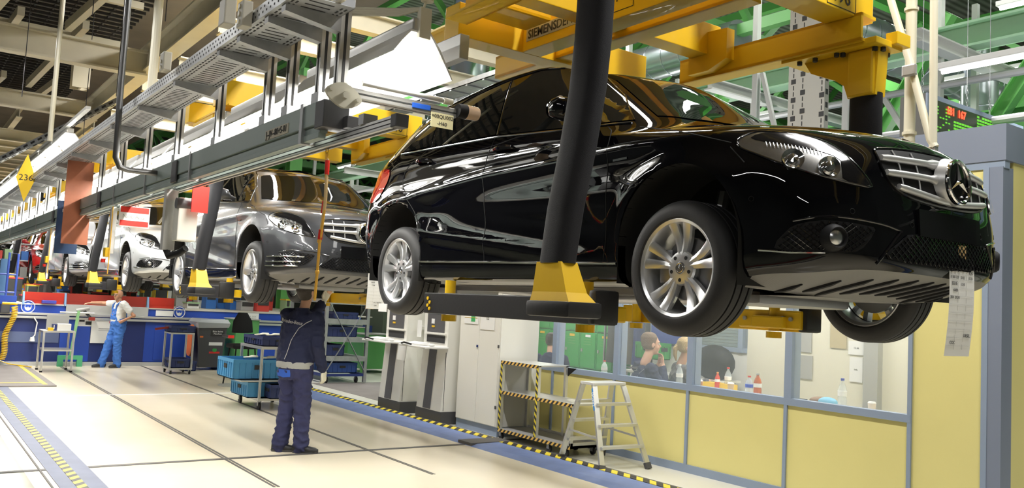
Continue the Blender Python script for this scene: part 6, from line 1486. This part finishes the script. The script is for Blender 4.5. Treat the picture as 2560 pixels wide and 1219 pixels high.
sheet((-1.925, 3.86, 1.995), .22, .46, 'long white production sheet taped to the front bumper of the black car', (('HL 16-1-2  246', .22, .06, .010), ('14', .9, .085, .026), ('DIESEL', .4, .115, .013), ('2104', .85, .13, .026), ('M651  LL', .25, .175, .015), ('9297', .86, .19, .02), ('B 180 CDI', .2, .24, .017), ('0105', .52, .24, .018), ('0123', .84, .24, .018), ('SERIE', .2, .30, .022), ('1210', .52, .305, .018), ('6600', .24, .365, .02), ('304  0920', .22, .435, .02), ('DIESEL', .82, .80, .02), ('COC', .28, .87, .021)))
sheet((-7.755, 3.92, 1.98), .22, .42, 'white production sheet hanging from the front of the dark grey car', (('14', .9, .09, .02), ('B 180', .2, .24, .017), ('0105', .52, .24, .018), ('Chrom', .24, .30, .018), ('1410', .58, .31, .018), ('6600', .28, .37, .02), ('1228', .3, .44, .018), ('UCI  BENZIN', .6, .85, .016), ('GRA', .5, .92, .016)))
o = solo('tyre_tag', B().obox((-5.35, 2.76, 1.60), (.06, 0, 0), (0, .003, 0), (0, 0, .028)), M_PAPER, 'small white barcode tag stuck to the rear tyre of the black car', 'tag')
# ---------------------------------------------------------------- people
M_SKIN = mat('skin', (.62, .36, .25), .5, 0, 0, .4, noise=.08, nscale=12); M_SKIN2 = mat('skin_tanned', (.55, .28, .17), .5, 0, 0, .4, noise=.08, nscale=12)
M_HAIRD = mat('hair_dark', (.025, .018, .014), .6, bump=.8, bscale=120); M_HAIRB = mat('hair_brown', (.16, .10, .06), .6, bump=.8, bscale=120); M_HAIRBL = mat('hair_blond', (.50, .36, .17), .55, bump=.8, bscale=120)
M_NAVY = mat('jacket_navy', (.012, .017, .055), .85, bump=.5, bscale=25); M_NAVYT = mat('trousers_navy', (.028, .032, .095), .85, bump=.6, bscale=18)
M_OVER = mat('overalls_blue', (.05, .17, .55), .8, bump=.5, bscale=20); M_SHIRT = mat('shirt_white', (.80, .80, .78), .8, bump=.4, bscale=20)
M_SHOE = mat('shoe_black', (.02, .02, .022), .5); M_PIPE = mat('grey_piping', (.50, .50, .50), .6); M_BLUEP = mat('pocket_blue', (.02, .10, .50), .7)
def hand_blobs(b, w_, d, palm_n, thumb_side, s=1., curl=.3, r=.0085):
    """palm, four unequal bent fingers and a thumb leaving the side of the palm; w_ wrist, d direction of the fingers, palm_n out of the palm"""
    w_, d, n = Vector(w_), Vector(d).normalized(), Vector(palm_n); n = (n-d*n.dot(d)).normalized(); t = d.cross(n)*thumb_side
    b.ell([(w_-d*.02*s, t*.024*s, n*.018*s), (w_+d*.02*s, t*.032*s, n*.017*s), (w_+d*.06*s, t*.042*s, n*.015*s), (w_+d*.092*s, t*.041*s, n*.012*s)], 14)
    for k, (off, L) in enumerate(((.030, .072), (.010, .080), (-.010, .074), (-.029, .058))):
        p = w_+d*.088*s+t*off*s; q = [p]; a = curl*.5; dd = d
        for f in (.42, .32, .26):
            dd = (d*math.cos(a)+n*math.sin(a)); p = p+dd*L*f*s; q.append(p); a += curl*1.3
        b.tube(q, [r*1.1*s, r*1.05*s, r*.98*s, r*.8*s], 8)
    p = w_+d*.03*s+t*.03*s
    b.tube([p-t*.01*s, p+(t*.7+d*.5+n*.25)*.03*s, p+(t*.62+d*.9+n*.4)*.052*s, p+(t*.55+d*1.2+n*.45)*.072*s], [r*1.5*s, r*1.35*s, r*1.15*s, r*.9*s], 8)
def head_blobs(b, c, fwd, up, k=1.):
    """head with brow, eye sockets, nose, lips, chin and ears; c is the skull centre"""
    c, f, u = Vector(c), Vector(fwd).normalized(), Vector(up).normalized(); f = (f-u*f.dot(u)).normalized(); r = f.cross(u)
    E_ = lambda a, q, w3: b.ell([(c+f*(a[0]*k)+u*(a[2]*k)+r*(a[1]*k)-u*w3[2]*k*math.cos(t), f*w3[0]*k*max(.03, math.sin(t)), r*w3[1]*k*max(.03, math.sin(t))) for t in [PI*j/8 for j in range(9)]], 16)
    E_((-.008, 0, .018), 0, (.098, .077, .098)); E_((.028, 0, -.045), 0, (.062, .056, .075)); E_((.062, 0, -.094), 0, (.026, .028, .024))
    for s in (1, -1):
        E_((.055, s*.036, -.035), 0, (.03, .024, .032)); E_((-.004, s*.079, -.012), 0, (.020, .010, .034)); E_((.082, s*.028, .024), 0, (.013, .026, .010))
    b.tube([c+(f*.088+u*.018)*k, c+(f*.100-u*.005)*k, c+(f*.113-u*.026)*k, c+(f*.100-u*.036)*k], [.008*k, .010*k, .014*k, .012*k], 8)
    b.tube([c+(f*.086-u*.056-r*.024)*k, c+(f*.095-u*.055)*k, c+(f*.086-u*.056+r*.024)*k], [.007*k, .009*k, .007*k], 8)
    b.tube([c+(f*.085-u*.068-r*.018)*k, c+(f*.093-u*.069)*k, c+(f*.085-u*.068+r*.018)*k], [.007*k, .009*k, .007*k], 8)
def eyes(c, fwd, up, parent, k=1., iris=M_INK):
    c, f, u = Vector(c), Vector(fwd).normalized(), Vector(up).normalized(); f = (f-u*f.dot(u)).normalized(); r = f.cross(u)
    for s in (1, -1):
        p = c+(f*.079+r*s*.031+u*.004)*k; e = link('eye', B().sphere(p, .0125*k), M_WHITE, parent, True); link('iris', B().sphere(p+f*.009*k, .006*k), iris, e, True)
        link('eyebrow', B().tube([p+(f*.010+u*.018-r*s*.014)*k, p+(f*.014+u*.022)*k, p+(f*.006+u*.019+r*s*.016)*k], .0035*k, 6), M_HAIRD, parent, True)
def frame_of(loc, fwd):
    f = Vector((fwd[0], fwd[1], 0)).normalized(); r = Vector((f.y, -f.x, 0)); o = Vector(loc)
    return lambda x, y, z: o + r*x + f*y + Vector((0, 0, z)), r, f
Z3 = Vector((0, 0, 1))
def limb(b, pts, rs, n=14):
    b.tube(pts, rs, n)
    for p, r in zip(pts, rs): b.sphere(p, r*.99, (1, 1, 1), 12, 8)
def shoe(T, r, f, at, toe, parent):
    """at = ankle ground point, toe = direction"""
    d = Vector(toe).normalized(); s = d.cross(Z3); a = Vector(at)
    b = B(); b.ell([(a-d*.085+Z3*.05, s*.030, Z3*.035), (a-d*.05+Z3*.055, s*.042, Z3*.05), (a+d*.02+Z3*.05, s*.043, Z3*.045), (a+d*.09+Z3*.037, s*.050, Z3*.034), (a+d*.15+Z3*.032, s*.045, Z3*.028), (a+d*.185+Z3*.028, s*.022, Z3*.018)], 16, 2.3)
    o = link('shoe', b, M_SHOE, parent, True); link('sole', B().ell([(a+d*.05+Z3*.0, s*.045, d*.135), (a+d*.05+Z3*.022, s*.05, d*.142)], 22, 2.4), M_DKG, o, True)
    link('laces', B().tube([a+d*.03+Z3*.095-s*.02, a+d*.05+Z3*.09+s*.02, a+d*.07+Z3*.08-s*.02, a+d*.09+Z3*.075+s*.02], .004, 6), M_GREYP, o, True)
# ---- worker in navy, seen from behind, one arm raised under the dark grey car
def worker():
    W = thing('person', 'person in a navy jacket, seen from behind, reaching up under the grey car', 'person', (-8.78, 3.53, 0))
    T, r, f = frame_of((-8.78, 3.53, 0), (-.55, .83))
    hc = T(.01, .10, 1.700); hf = (f*.90+Z3*.42); hu = (Z3*.88-f*.45).normalized()
    sl, sr = T(-.19, .07, 1.43), T(.20, .05, 1.41)
    el, wl = T(-.02, .31, 1.455), T(.06, .37, 1.60)
    er, wr = T(.265, -.0, 1.12), T(.285, .10, .885)
    hl, hr = T(-.09, 0, .93), T(.10, 0, .93); kl, kr = T(-.09, .05, .50), T(.10, .04, .50); al, ar_ = T(-.10, -.03, .09), T(.12, .03, .09)
    b = B(); head_blobs(b, hc, hf, hu, .98)
    limb(b, [T(0, .05, 1.44), T(.01, .09, 1.53), hc-hu*.06], [.06, .055, .055])
    b.ell([(T(0, 0, .86), r*.15, f*.10), (T(0, 0, 1.0), r*.15, f*.11), (T(0, .02, 1.2), r*.16, f*.11), (T(0, .05, 1.38), r*.18, f*.10), (T(0, .06, 1.47), r*.09, f*.06)], 18)
    limb(b, [sl, el, wl], [.05, .038, .028]); limb(b, [sr, er, wr], [.05, .038, .028])
    for h, k_, a in ((hl, kl, al), (hr, kr, ar_)): limb(b, [h, k_, a], [.078, .055, .04])
    hand_blobs(b, wl, (f*.3+r*.25+Z3*.9), (f*-.2+r*.8), -1, 1, .5); hand_blobs(b, wr, (f*.25+r*.05-Z3), (r*-1), 1, 1, .5)
    organic('body', b, M_SKIN, W, .0085, 4)
    eyes(hc, hf, hu, W, .98)
    # hair
    b = B(); b.ell([(hc+hu*.012-hf*.0-hu*.108*math.cos(t)*.9+hu*.02, hf*.102*max(.05, math.sin(t)), hf.cross(hu)*.086*max(.05, math.sin(t))) for t in [PI*(.38+.62*j/8) for j in range(9)]], 20)
    b.ell([(hc-hf*.035+hu*z, hf*a, hf.cross(hu)*c_) for z, a, c_ in ((-.075, .045, .055), (-.05, .062, .074), (0, .076, .083), (.05, .08, .084), (.10, .055, .06))], 20)
    organic('hair', b, M_HAIRD, W, .008, 3)
    # jacket
    b = B(); b.ell([(T(.0, -.005, .90), r*.195, f*.135), (T(0, 0, .96), r*.205, f*.145), (T(0, .01, 1.05), r*.205, f*.15), (T(0, .03, 1.2), r*.21, f*.15), (T(0, .05, 1.34), r*.215, f*.14), (T(0, .055, 1.43), r*.17, f*.11), (T(.0, .06, 1.50), r*.08, f*.075)], 24, 2.3)
    limb(b, [sl+r*.02, sl, (sl+el)/2, el, (el+wl)/2+Vector((0, 0, -.0)), wl-(wl-el)*.22], [.09, .085, .078, .07, .064, .056])
    limb(b, [sr-r*.02, sr, (sr+er)/2, er, (er+wr)/2, wr-(wr-er)*.06], [.09, .088, .08, .072, .063, .058])
    j = organic('jacket', b, M_NAVY, W, .011, 8, folds=.010)
    link('waistband', B().ell([(T(0, -.005, .885), r*.197, f*.137), (T(0, -.005, .90), r*.203, f*.143), (T(0, 0, .94), r*.209, f*.149), (T(0, 0, .955), r*.203, f*.143)], 28, 2.3), mat('band_grey', (.36, .37, .36), .8), j, True)
    link('collar', B().ell([(T(0, .055, 1.47), r*.085, f*.08), (T(0, .065, 1.525), r*.073, f*.068)], 20, capB=False), M_NAVY, j, True)
    bt = BVHTree.FromPolygons([v.co.copy() for v in j.data.vertices], [p.vertices[:] for p in j.data.polygons]); base = origin_of(W)
    def on_back(x, z, o=.004):
        h = bt.ray_cast(T(x, -1, z)-base, f); return (h[0]+base-f*o, h[1]) if h[0] is not None else None
    P_ = [on_back(x, z) for x, z in ((.20, 1.40), (.14, 1.37), (.08, 1.31), (.04, 1.24), (.015, 1.18), (-.0, 1.13), (-.005, 1.07), (-.02, 1.02), (-.035, .98))]
    link('piping', B().tube([p[0] for p in P_ if p], .0035, 6), M_PIPE, j, True)
    tb = textb('Mercedes-Benz', .05, (0, 0, 0), (1, 0, 0), (0, 1, 0), .0008, .0006)
    for v in tb.bm.verts:
        h = on_back(-.05+v.co.x, 1.375-v.co.x*.10+v.co.y, .0035+v.co.z)
        v.co = h[0] if h else T(-.05+v.co.x, -.1, 1.375+v.co.y)
    link('back_print', tb, M_PIPE, j)
    # trousers
    b = B(); b.ell([(T(0, 0, .93), r*.185, f*.13), (T(0, -.01, .85), r*.19, f*.135), (T(0, -.005, .77), r*.175, f*.12)], 24, 2.2)
    for h, k_, a, s_ in ((hl, kl, al, -1), (hr, kr, ar_, 1)):
        limb(b, [h, (h+k_)/2, k_, (k_+a)/2, a+Z3*.01, a-Z3*.035], [.108, .10, .088, .084, .082, .08], 18)
    tr_ = organic('trousers', b, M_NAVYT, W, .012, 7, folds=.015)
    bt2 = BVHTree.FromPolygons([v.co.copy() for v in tr_.data.vertices], [p.vertices[:] for p in tr_.data.polygons])
    b = B(); n = 6; V = {}
    for i in range(n+1):
        for k_ in range(3):
            x = -.14+.18*i/n; z = .872-.042*k_+(.0 if k_ < 2 else .012*abs(i-3)/3); h = bt2.ray_cast(T(x, -1, z)-base, f)
            V[i, k_] = b.bm.verts.new((h[0]+base if h[0] is not None else T(x, -.14, z))-f*.004)
    for i in range(n):
        for k_ in range(2): b.bm.faces.new((V[i, k_], V[i+1, k_], V[i+1, k_+1], V[i, k_+1]))
    link('pocket_flap', b, M_BLUEP, tr_, True)
    for nm, w_, d, n_, ts in (('glove', wl, (f*.3+r*.25+Z3*.9), (f*-.2+r*.8), -1), ('glove', wr, (f*.25+r*.05-Z3), (r*-1), 1)):
        b = B(); hand_blobs(b, w_, d, n_, ts, 1.12, .5, .0098); limb(b, [Vector(w_)-Vector(d).normalized()*.05, Vector(w_)], [.036, .034])
        g = organic(nm, b, M_GLOVE, W, .0065, 3)
        dd = Vector(d).normalized(); link('glove_cuff', B().cyl(Vector(w_)-dd*.062, Vector(w_)-dd*.045, .038, 16), mat('cuff_red', (.6, .1, .08), .7), g, True)
    shoe(T, r, f, T(-.10, -.03, 0), f*.5+r*.75, W); shoe(T, r, f, T(.12, .03, 0), f*.35+r*.9, W)
    return W
worker()
# ---- man in overalls at the bench
def overall_man():
    L = (-18.98, 3.78, 0); W = thing('person', 'bald person in a white shirt and blue bib overalls leaning on the bench', 'person', L)
    T, r, f = frame_of(L, (.25, -.97)); S = .91
    Q = lambda x, y, z: T(x*S, y*S, z*S)
    hc = Q(0, .05, 1.62); hf = f*.95+Vector((.35, 0, .05)); hu = Z3
    sl, sr = Q(-.19, 0, 1.42), Q(.19, .03, 1.42)
    er, wr = Q(.33, .26, 1.42), Q(.30, .50, 1.42)
    el, wl = Q(-.36, -.16, 1.18), Q(-.20, .03, 1.04)
    hl, hr = Q(-.09, 0, .93), Q(.09, 0, .93); kl, kr = Q(-.09, .03, .50), Q(.10, .14, .50); al, ar_ = Q(-.09, .0, .09), Q(.10, .26, .09)
    b = B(); head_blobs(b, hc, hf, hu, .95); limb(b, [Q(0, 0, 1.42), hc-hu*.07], [.06, .056])
    b.ell([(Q(0, 0, .86), r*.14, f*.10), (Q(0, .01, 1.05), r*.15, f*.13), (Q(0, .02, 1.2), r*.155, f*.12), (Q(0, 0, 1.38), r*.17, f*.095), (Q(0, 0, 1.46), r*.08, f*.06)], 18)
    limb(b, [sl, el, wl], [.05, .042, .030]); limb(b, [sr, er, wr], [.05, .040, .029])
    for h, k_, a in ((hl, kl, al), (hr, kr, ar_)): limb(b, [h, k_, a], [.075, .055, .04])
    hand_blobs(b, wl, (f*.45-Z3*.35+r*.65), (r*.5-f*.2), 1, .95, .5); hand_blobs(b, wr, (f*1-Z3*.12), (Z3*-1), -1, .95, .25)
    organic('body', b, M_SKIN2, W, .0085, 4); eyes(hc, hf, hu, W, .95)
    c, f2 = Vector(hc), Vector(hf).normalized(); r2 = f2.cross(Z3)
    g = B()
    for s in (1, -1): g.tube([c+f2*.098+r2*(s*.031+.022*math.cos(t))+Z3*(.004+.015*math.sin(t)) for t in [2*PI*k/16 for k in range(16)]], .002, 5, closed=True); g.tube([c+f2*.096+r2*s*.053+Z3*.006, c+r2*s*.082+Z3*.006], .002, 5)
    g.tube([c+f2*.1-r2*.009+Z3*.008, c+f2*.1+r2*.009+Z3*.008], .002, 5); link('glasses', g, M_DKG, W, True)
    b = B(); b.ell([(Q(0, 0, .90), r*.165*S, f*.125*S), (Q(0, .01, 1.05), r*.178*S, f*.155*S), (Q(0, .01, 1.2), r*.185*S, f*.14*S), (Q(0, 0, 1.34), r*.195*S, f*.12*S), (Q(0, 0, 1.43), r*.15*S, f*.09*S), (Q(0, 0, 1.48), r*.075*S, f*.07*S)], 22, 2.2)
    limb(b, [sl+r*.02, sl, sl+(el-sl)*.6], [.085, .08, .072]); limb(b, [sr-r*.02, sr, sr+(er-sr)*.45], [.085, .08, .07]); organic('shirt', b, M_SHIRT, W, .012, 6, folds=.007)
    b = B(); b.ell([(Q(0, 0, 1.12), r*.180*S, f*.155*S), (Q(0, 0, 1.0), r*.185*S, f*.162*S), (Q(0, -.005, .88), r*.19*S, f*.15*S), (Q(0, 0, .77), r*.175*S, f*.13*S)], 24, 2.2)
    b.ell([(Q(0, .085, 1.32), r*.11*S, f*.05*S), (Q(0, .08, 1.2), r*.13*S, f*.08*S), (Q(0, .06, 1.08), r*.16*S, f*.105*S)], 18, 2.6)
    for h, k_, a in ((hl, kl, al), (hr, kr, ar_)): limb(b, [h, (h+k_)/2, k_, (k_+a)/2, a, a-Z3*.03], [.105, .094, .084, .08, .078, .076], 18)
    ov = organic('overalls', b, M_OVER, W, .012, 6, folds=.012)
    for s in (1, -1): link('strap', B().tube([Q(s*.085, .125, 1.30), Q(s*.09, .11, 1.40), Q(s*.095, .03, 1.475), Q(s*.09, -.06, 1.45), Q(s*.06, -.13, 1.3), Q(s*.04, -.15, 1.12)], .016, 8), M_OVER, ov, True)
    shoe(T, r, f, Q(-.09, 0, 0), f*.9-r*.25, W); shoe(T, r, f, Q(.10, .26, 0), f, W)
overall_man()
# ---- seated people in the office
def seated(loc, fwd, lb, hair_m, top_m, kind='short', s=1., arm='table', collar=False, cap=None):
    W = thing('person', lb, 'person', loc); T0, r, f = frame_of(loc, fwd); zs = .43; T = lambda x, y, z: T0(x*s, y*s, z); r = r*s; f = f*s
    hc = T(0, .06, zs+.76*s); b = B(); head_blobs(b, hc, f, Z3, .97*s)
    limb(b, [T(0, .0, zs+.55*s), hc-Z3*.07], [.058, .054]); b.ell([(T(0, -.02, zs-.0), r*.15, f*.11), (T(0, 0, zs+.2), r*.15, f*.10), (T(0, .0, zs+.42), r*.17, f*.10), (T(0, 0, zs+.55), r*.10, f*.06)], 16)
    arms = []
    for sd in (-1, 1):
        sh = T(sd*.19, .0, zs+.50*s); e = T(sd*.25, .14, zs+.25); w_ = T(sd*.13, .38, zs+.40) if arm == 'table' else T(sd*.06, .18, zs+.62)
        arms.append((sh, e, w_)); limb(b, [sh, e, w_], [.05, .04, .028]); hand_blobs(b, w_, (f*.8-r*sd*.3) if arm == 'table' else (Z3*.9-r*sd*.2), -Z3 if arm == 'table' else -f, -sd, .95, .35)
        kn = T(sd*.11, .42, zs+.03); limb(b, [T(sd*.09, 0, zs+.03), kn, T(sd*.11, .40, .09)], [.08, .058, .04])
    organic('body', b, M_SKIN, W, .010, 3); eyes(hc, f, Z3, W, .97*s)
    b = B(); b.ell([(hc-f*.022+Z3*z*s, f*a, r*c_) for z, a, c_ in ((-.06, .05, .06), (-.03, .075, .078), (.02, .088, .085), (.07, .09, .084), (.105, .07, .065), (.125, .03, .03))], 18)
    if kind == 'pony': limb(b, [hc-f*.09+Z3*.04, hc-f*.13-Z3*.02, hc-f*.13-Z3*.10, hc-f*.115-Z3*.17], [.03, .032, .028, .012])
    organic('hair', b, hair_m, W, .009, 3)
    b = B(); b.ell([(T(0, -.02, zs-.03), r*.19, f*.14), (T(0, 0, zs+.15), r*.19, f*.14), (T(0, 0, zs+.35), r*.205, f*.135), (T(0, 0, zs+.47), r*.19, f*.12), (T(0, 0, zs+.55), r*.11, f*.085), (T(0, .01, zs+.60), r*.075, f*.07)], 22, 2.3)
    for sh, e, w_ in arms: limb(b, [sh, (sh+e)/2, e, w_-(w_-e)*.12], [.082, .075, .066, .05])
    j = organic('jacket', b, top_m, W, .012, 6, folds=.009)
    if collar:
        bt = BVHTree.FromPolygons([v.co.copy() for v in j.data.vertices], [p.vertices[:] for p in j.data.polygons])
        side_ = Vector((0, -1, 0)); d = -side_
        def on(x, z):
            h = bt.ray_cast(Vector((x, -2, z))-W.location, Vector((0, 1, 0))); return h[0]+W.location+side_*.004 if h[0] is not None else None
        L_ = [on(loc[0]+a, z) for a, z in ((-.24, .93), (-.12, .96), (-.02, .965))]; link('piping', B().tube([p for p in L_ if p], .003, 5), M_PIPE, j, True)
        L_ = [on(loc[0]+a, z) for a, z in ((.12, 1.0), (.05, .95), (.03, .88), (.03, .8))]; link('piping', B().tube([p for p in L_ if p], .003, 5), M_PIPE, j, True)
        tb = textb('Benz', .045, (0, 0, 0), (1, 0, 0), (0, 1, 0), .0008)
        for v in tb.bm.verts:
            h = on(loc[0]-.08+v.co.x, .99+v.co.y); v.co = h if h else Vector((loc[0]-.08+v.co.x, loc[1]-.2, .99+v.co.y))
        link('back_print', tb, M_PIPE, j)
    b = B()
    for sd in (-1, 1): limb(b, [T(sd*.09, 0, zs+.03), T(sd*.11, .42, zs+.03), T(sd*.11, .40, .12)], [.105, .08, .07])
    organic('trousers', b, M_NAVYT, W, .014, 5)
    for sd in (-1, 1): shoe(T, r, f, T(sd*.11, .40, 0.02), f, W)
    c = thing('office_chair', 'dark chair under the '+lb.split(',')[0].replace(' with short brown hair', '').replace(' seen from behind in front of the green lockers', ''), 'chair', loc)
    link('seat', B().box(-.22, .22, -.22, .22, .36, .39, .01).xf(Matrix.Translation(Vector(loc))), M_DKG, c)
    link('backrest', (lambda q: q)(B().obox(T(0, -.24, .66), r*.2, f*.012, Z3*.14)), M_DKG, c)
    for sx in (-1, 1):
        for sy in (-1, 1): link('leg', B().cyl(T(sx*.19, sy*.19, .02), T(sx*.19, sy*.19, .37), .012, 8), M_GALV, c)
    return W
seated((-7.47, 7.42, 0), (.42, .9), 'seated person with short brown hair in a navy jacket, in the office window', M_HAIRB, M_NAVY, 'short', 1.14, 'chin', True)
seated((-7.66, 8.25, 0), (.6, .8), 'seated person with a blond ponytail in a grey jacket, partly behind a mullion', M_HAIRBL, mat('jacket_grey', (.12, .12, .13), .8), 'pony', 1.08)
seated((-9.72, 7.75, 0), (-.7, .7), 'seated person in dark blue seen from behind in front of the green lockers', mat('hair_darkbrown', (.05, .03, .02), .6), mat('jacket_dark_blue', (.02, .025, .08), .8), 'short', 1.0)
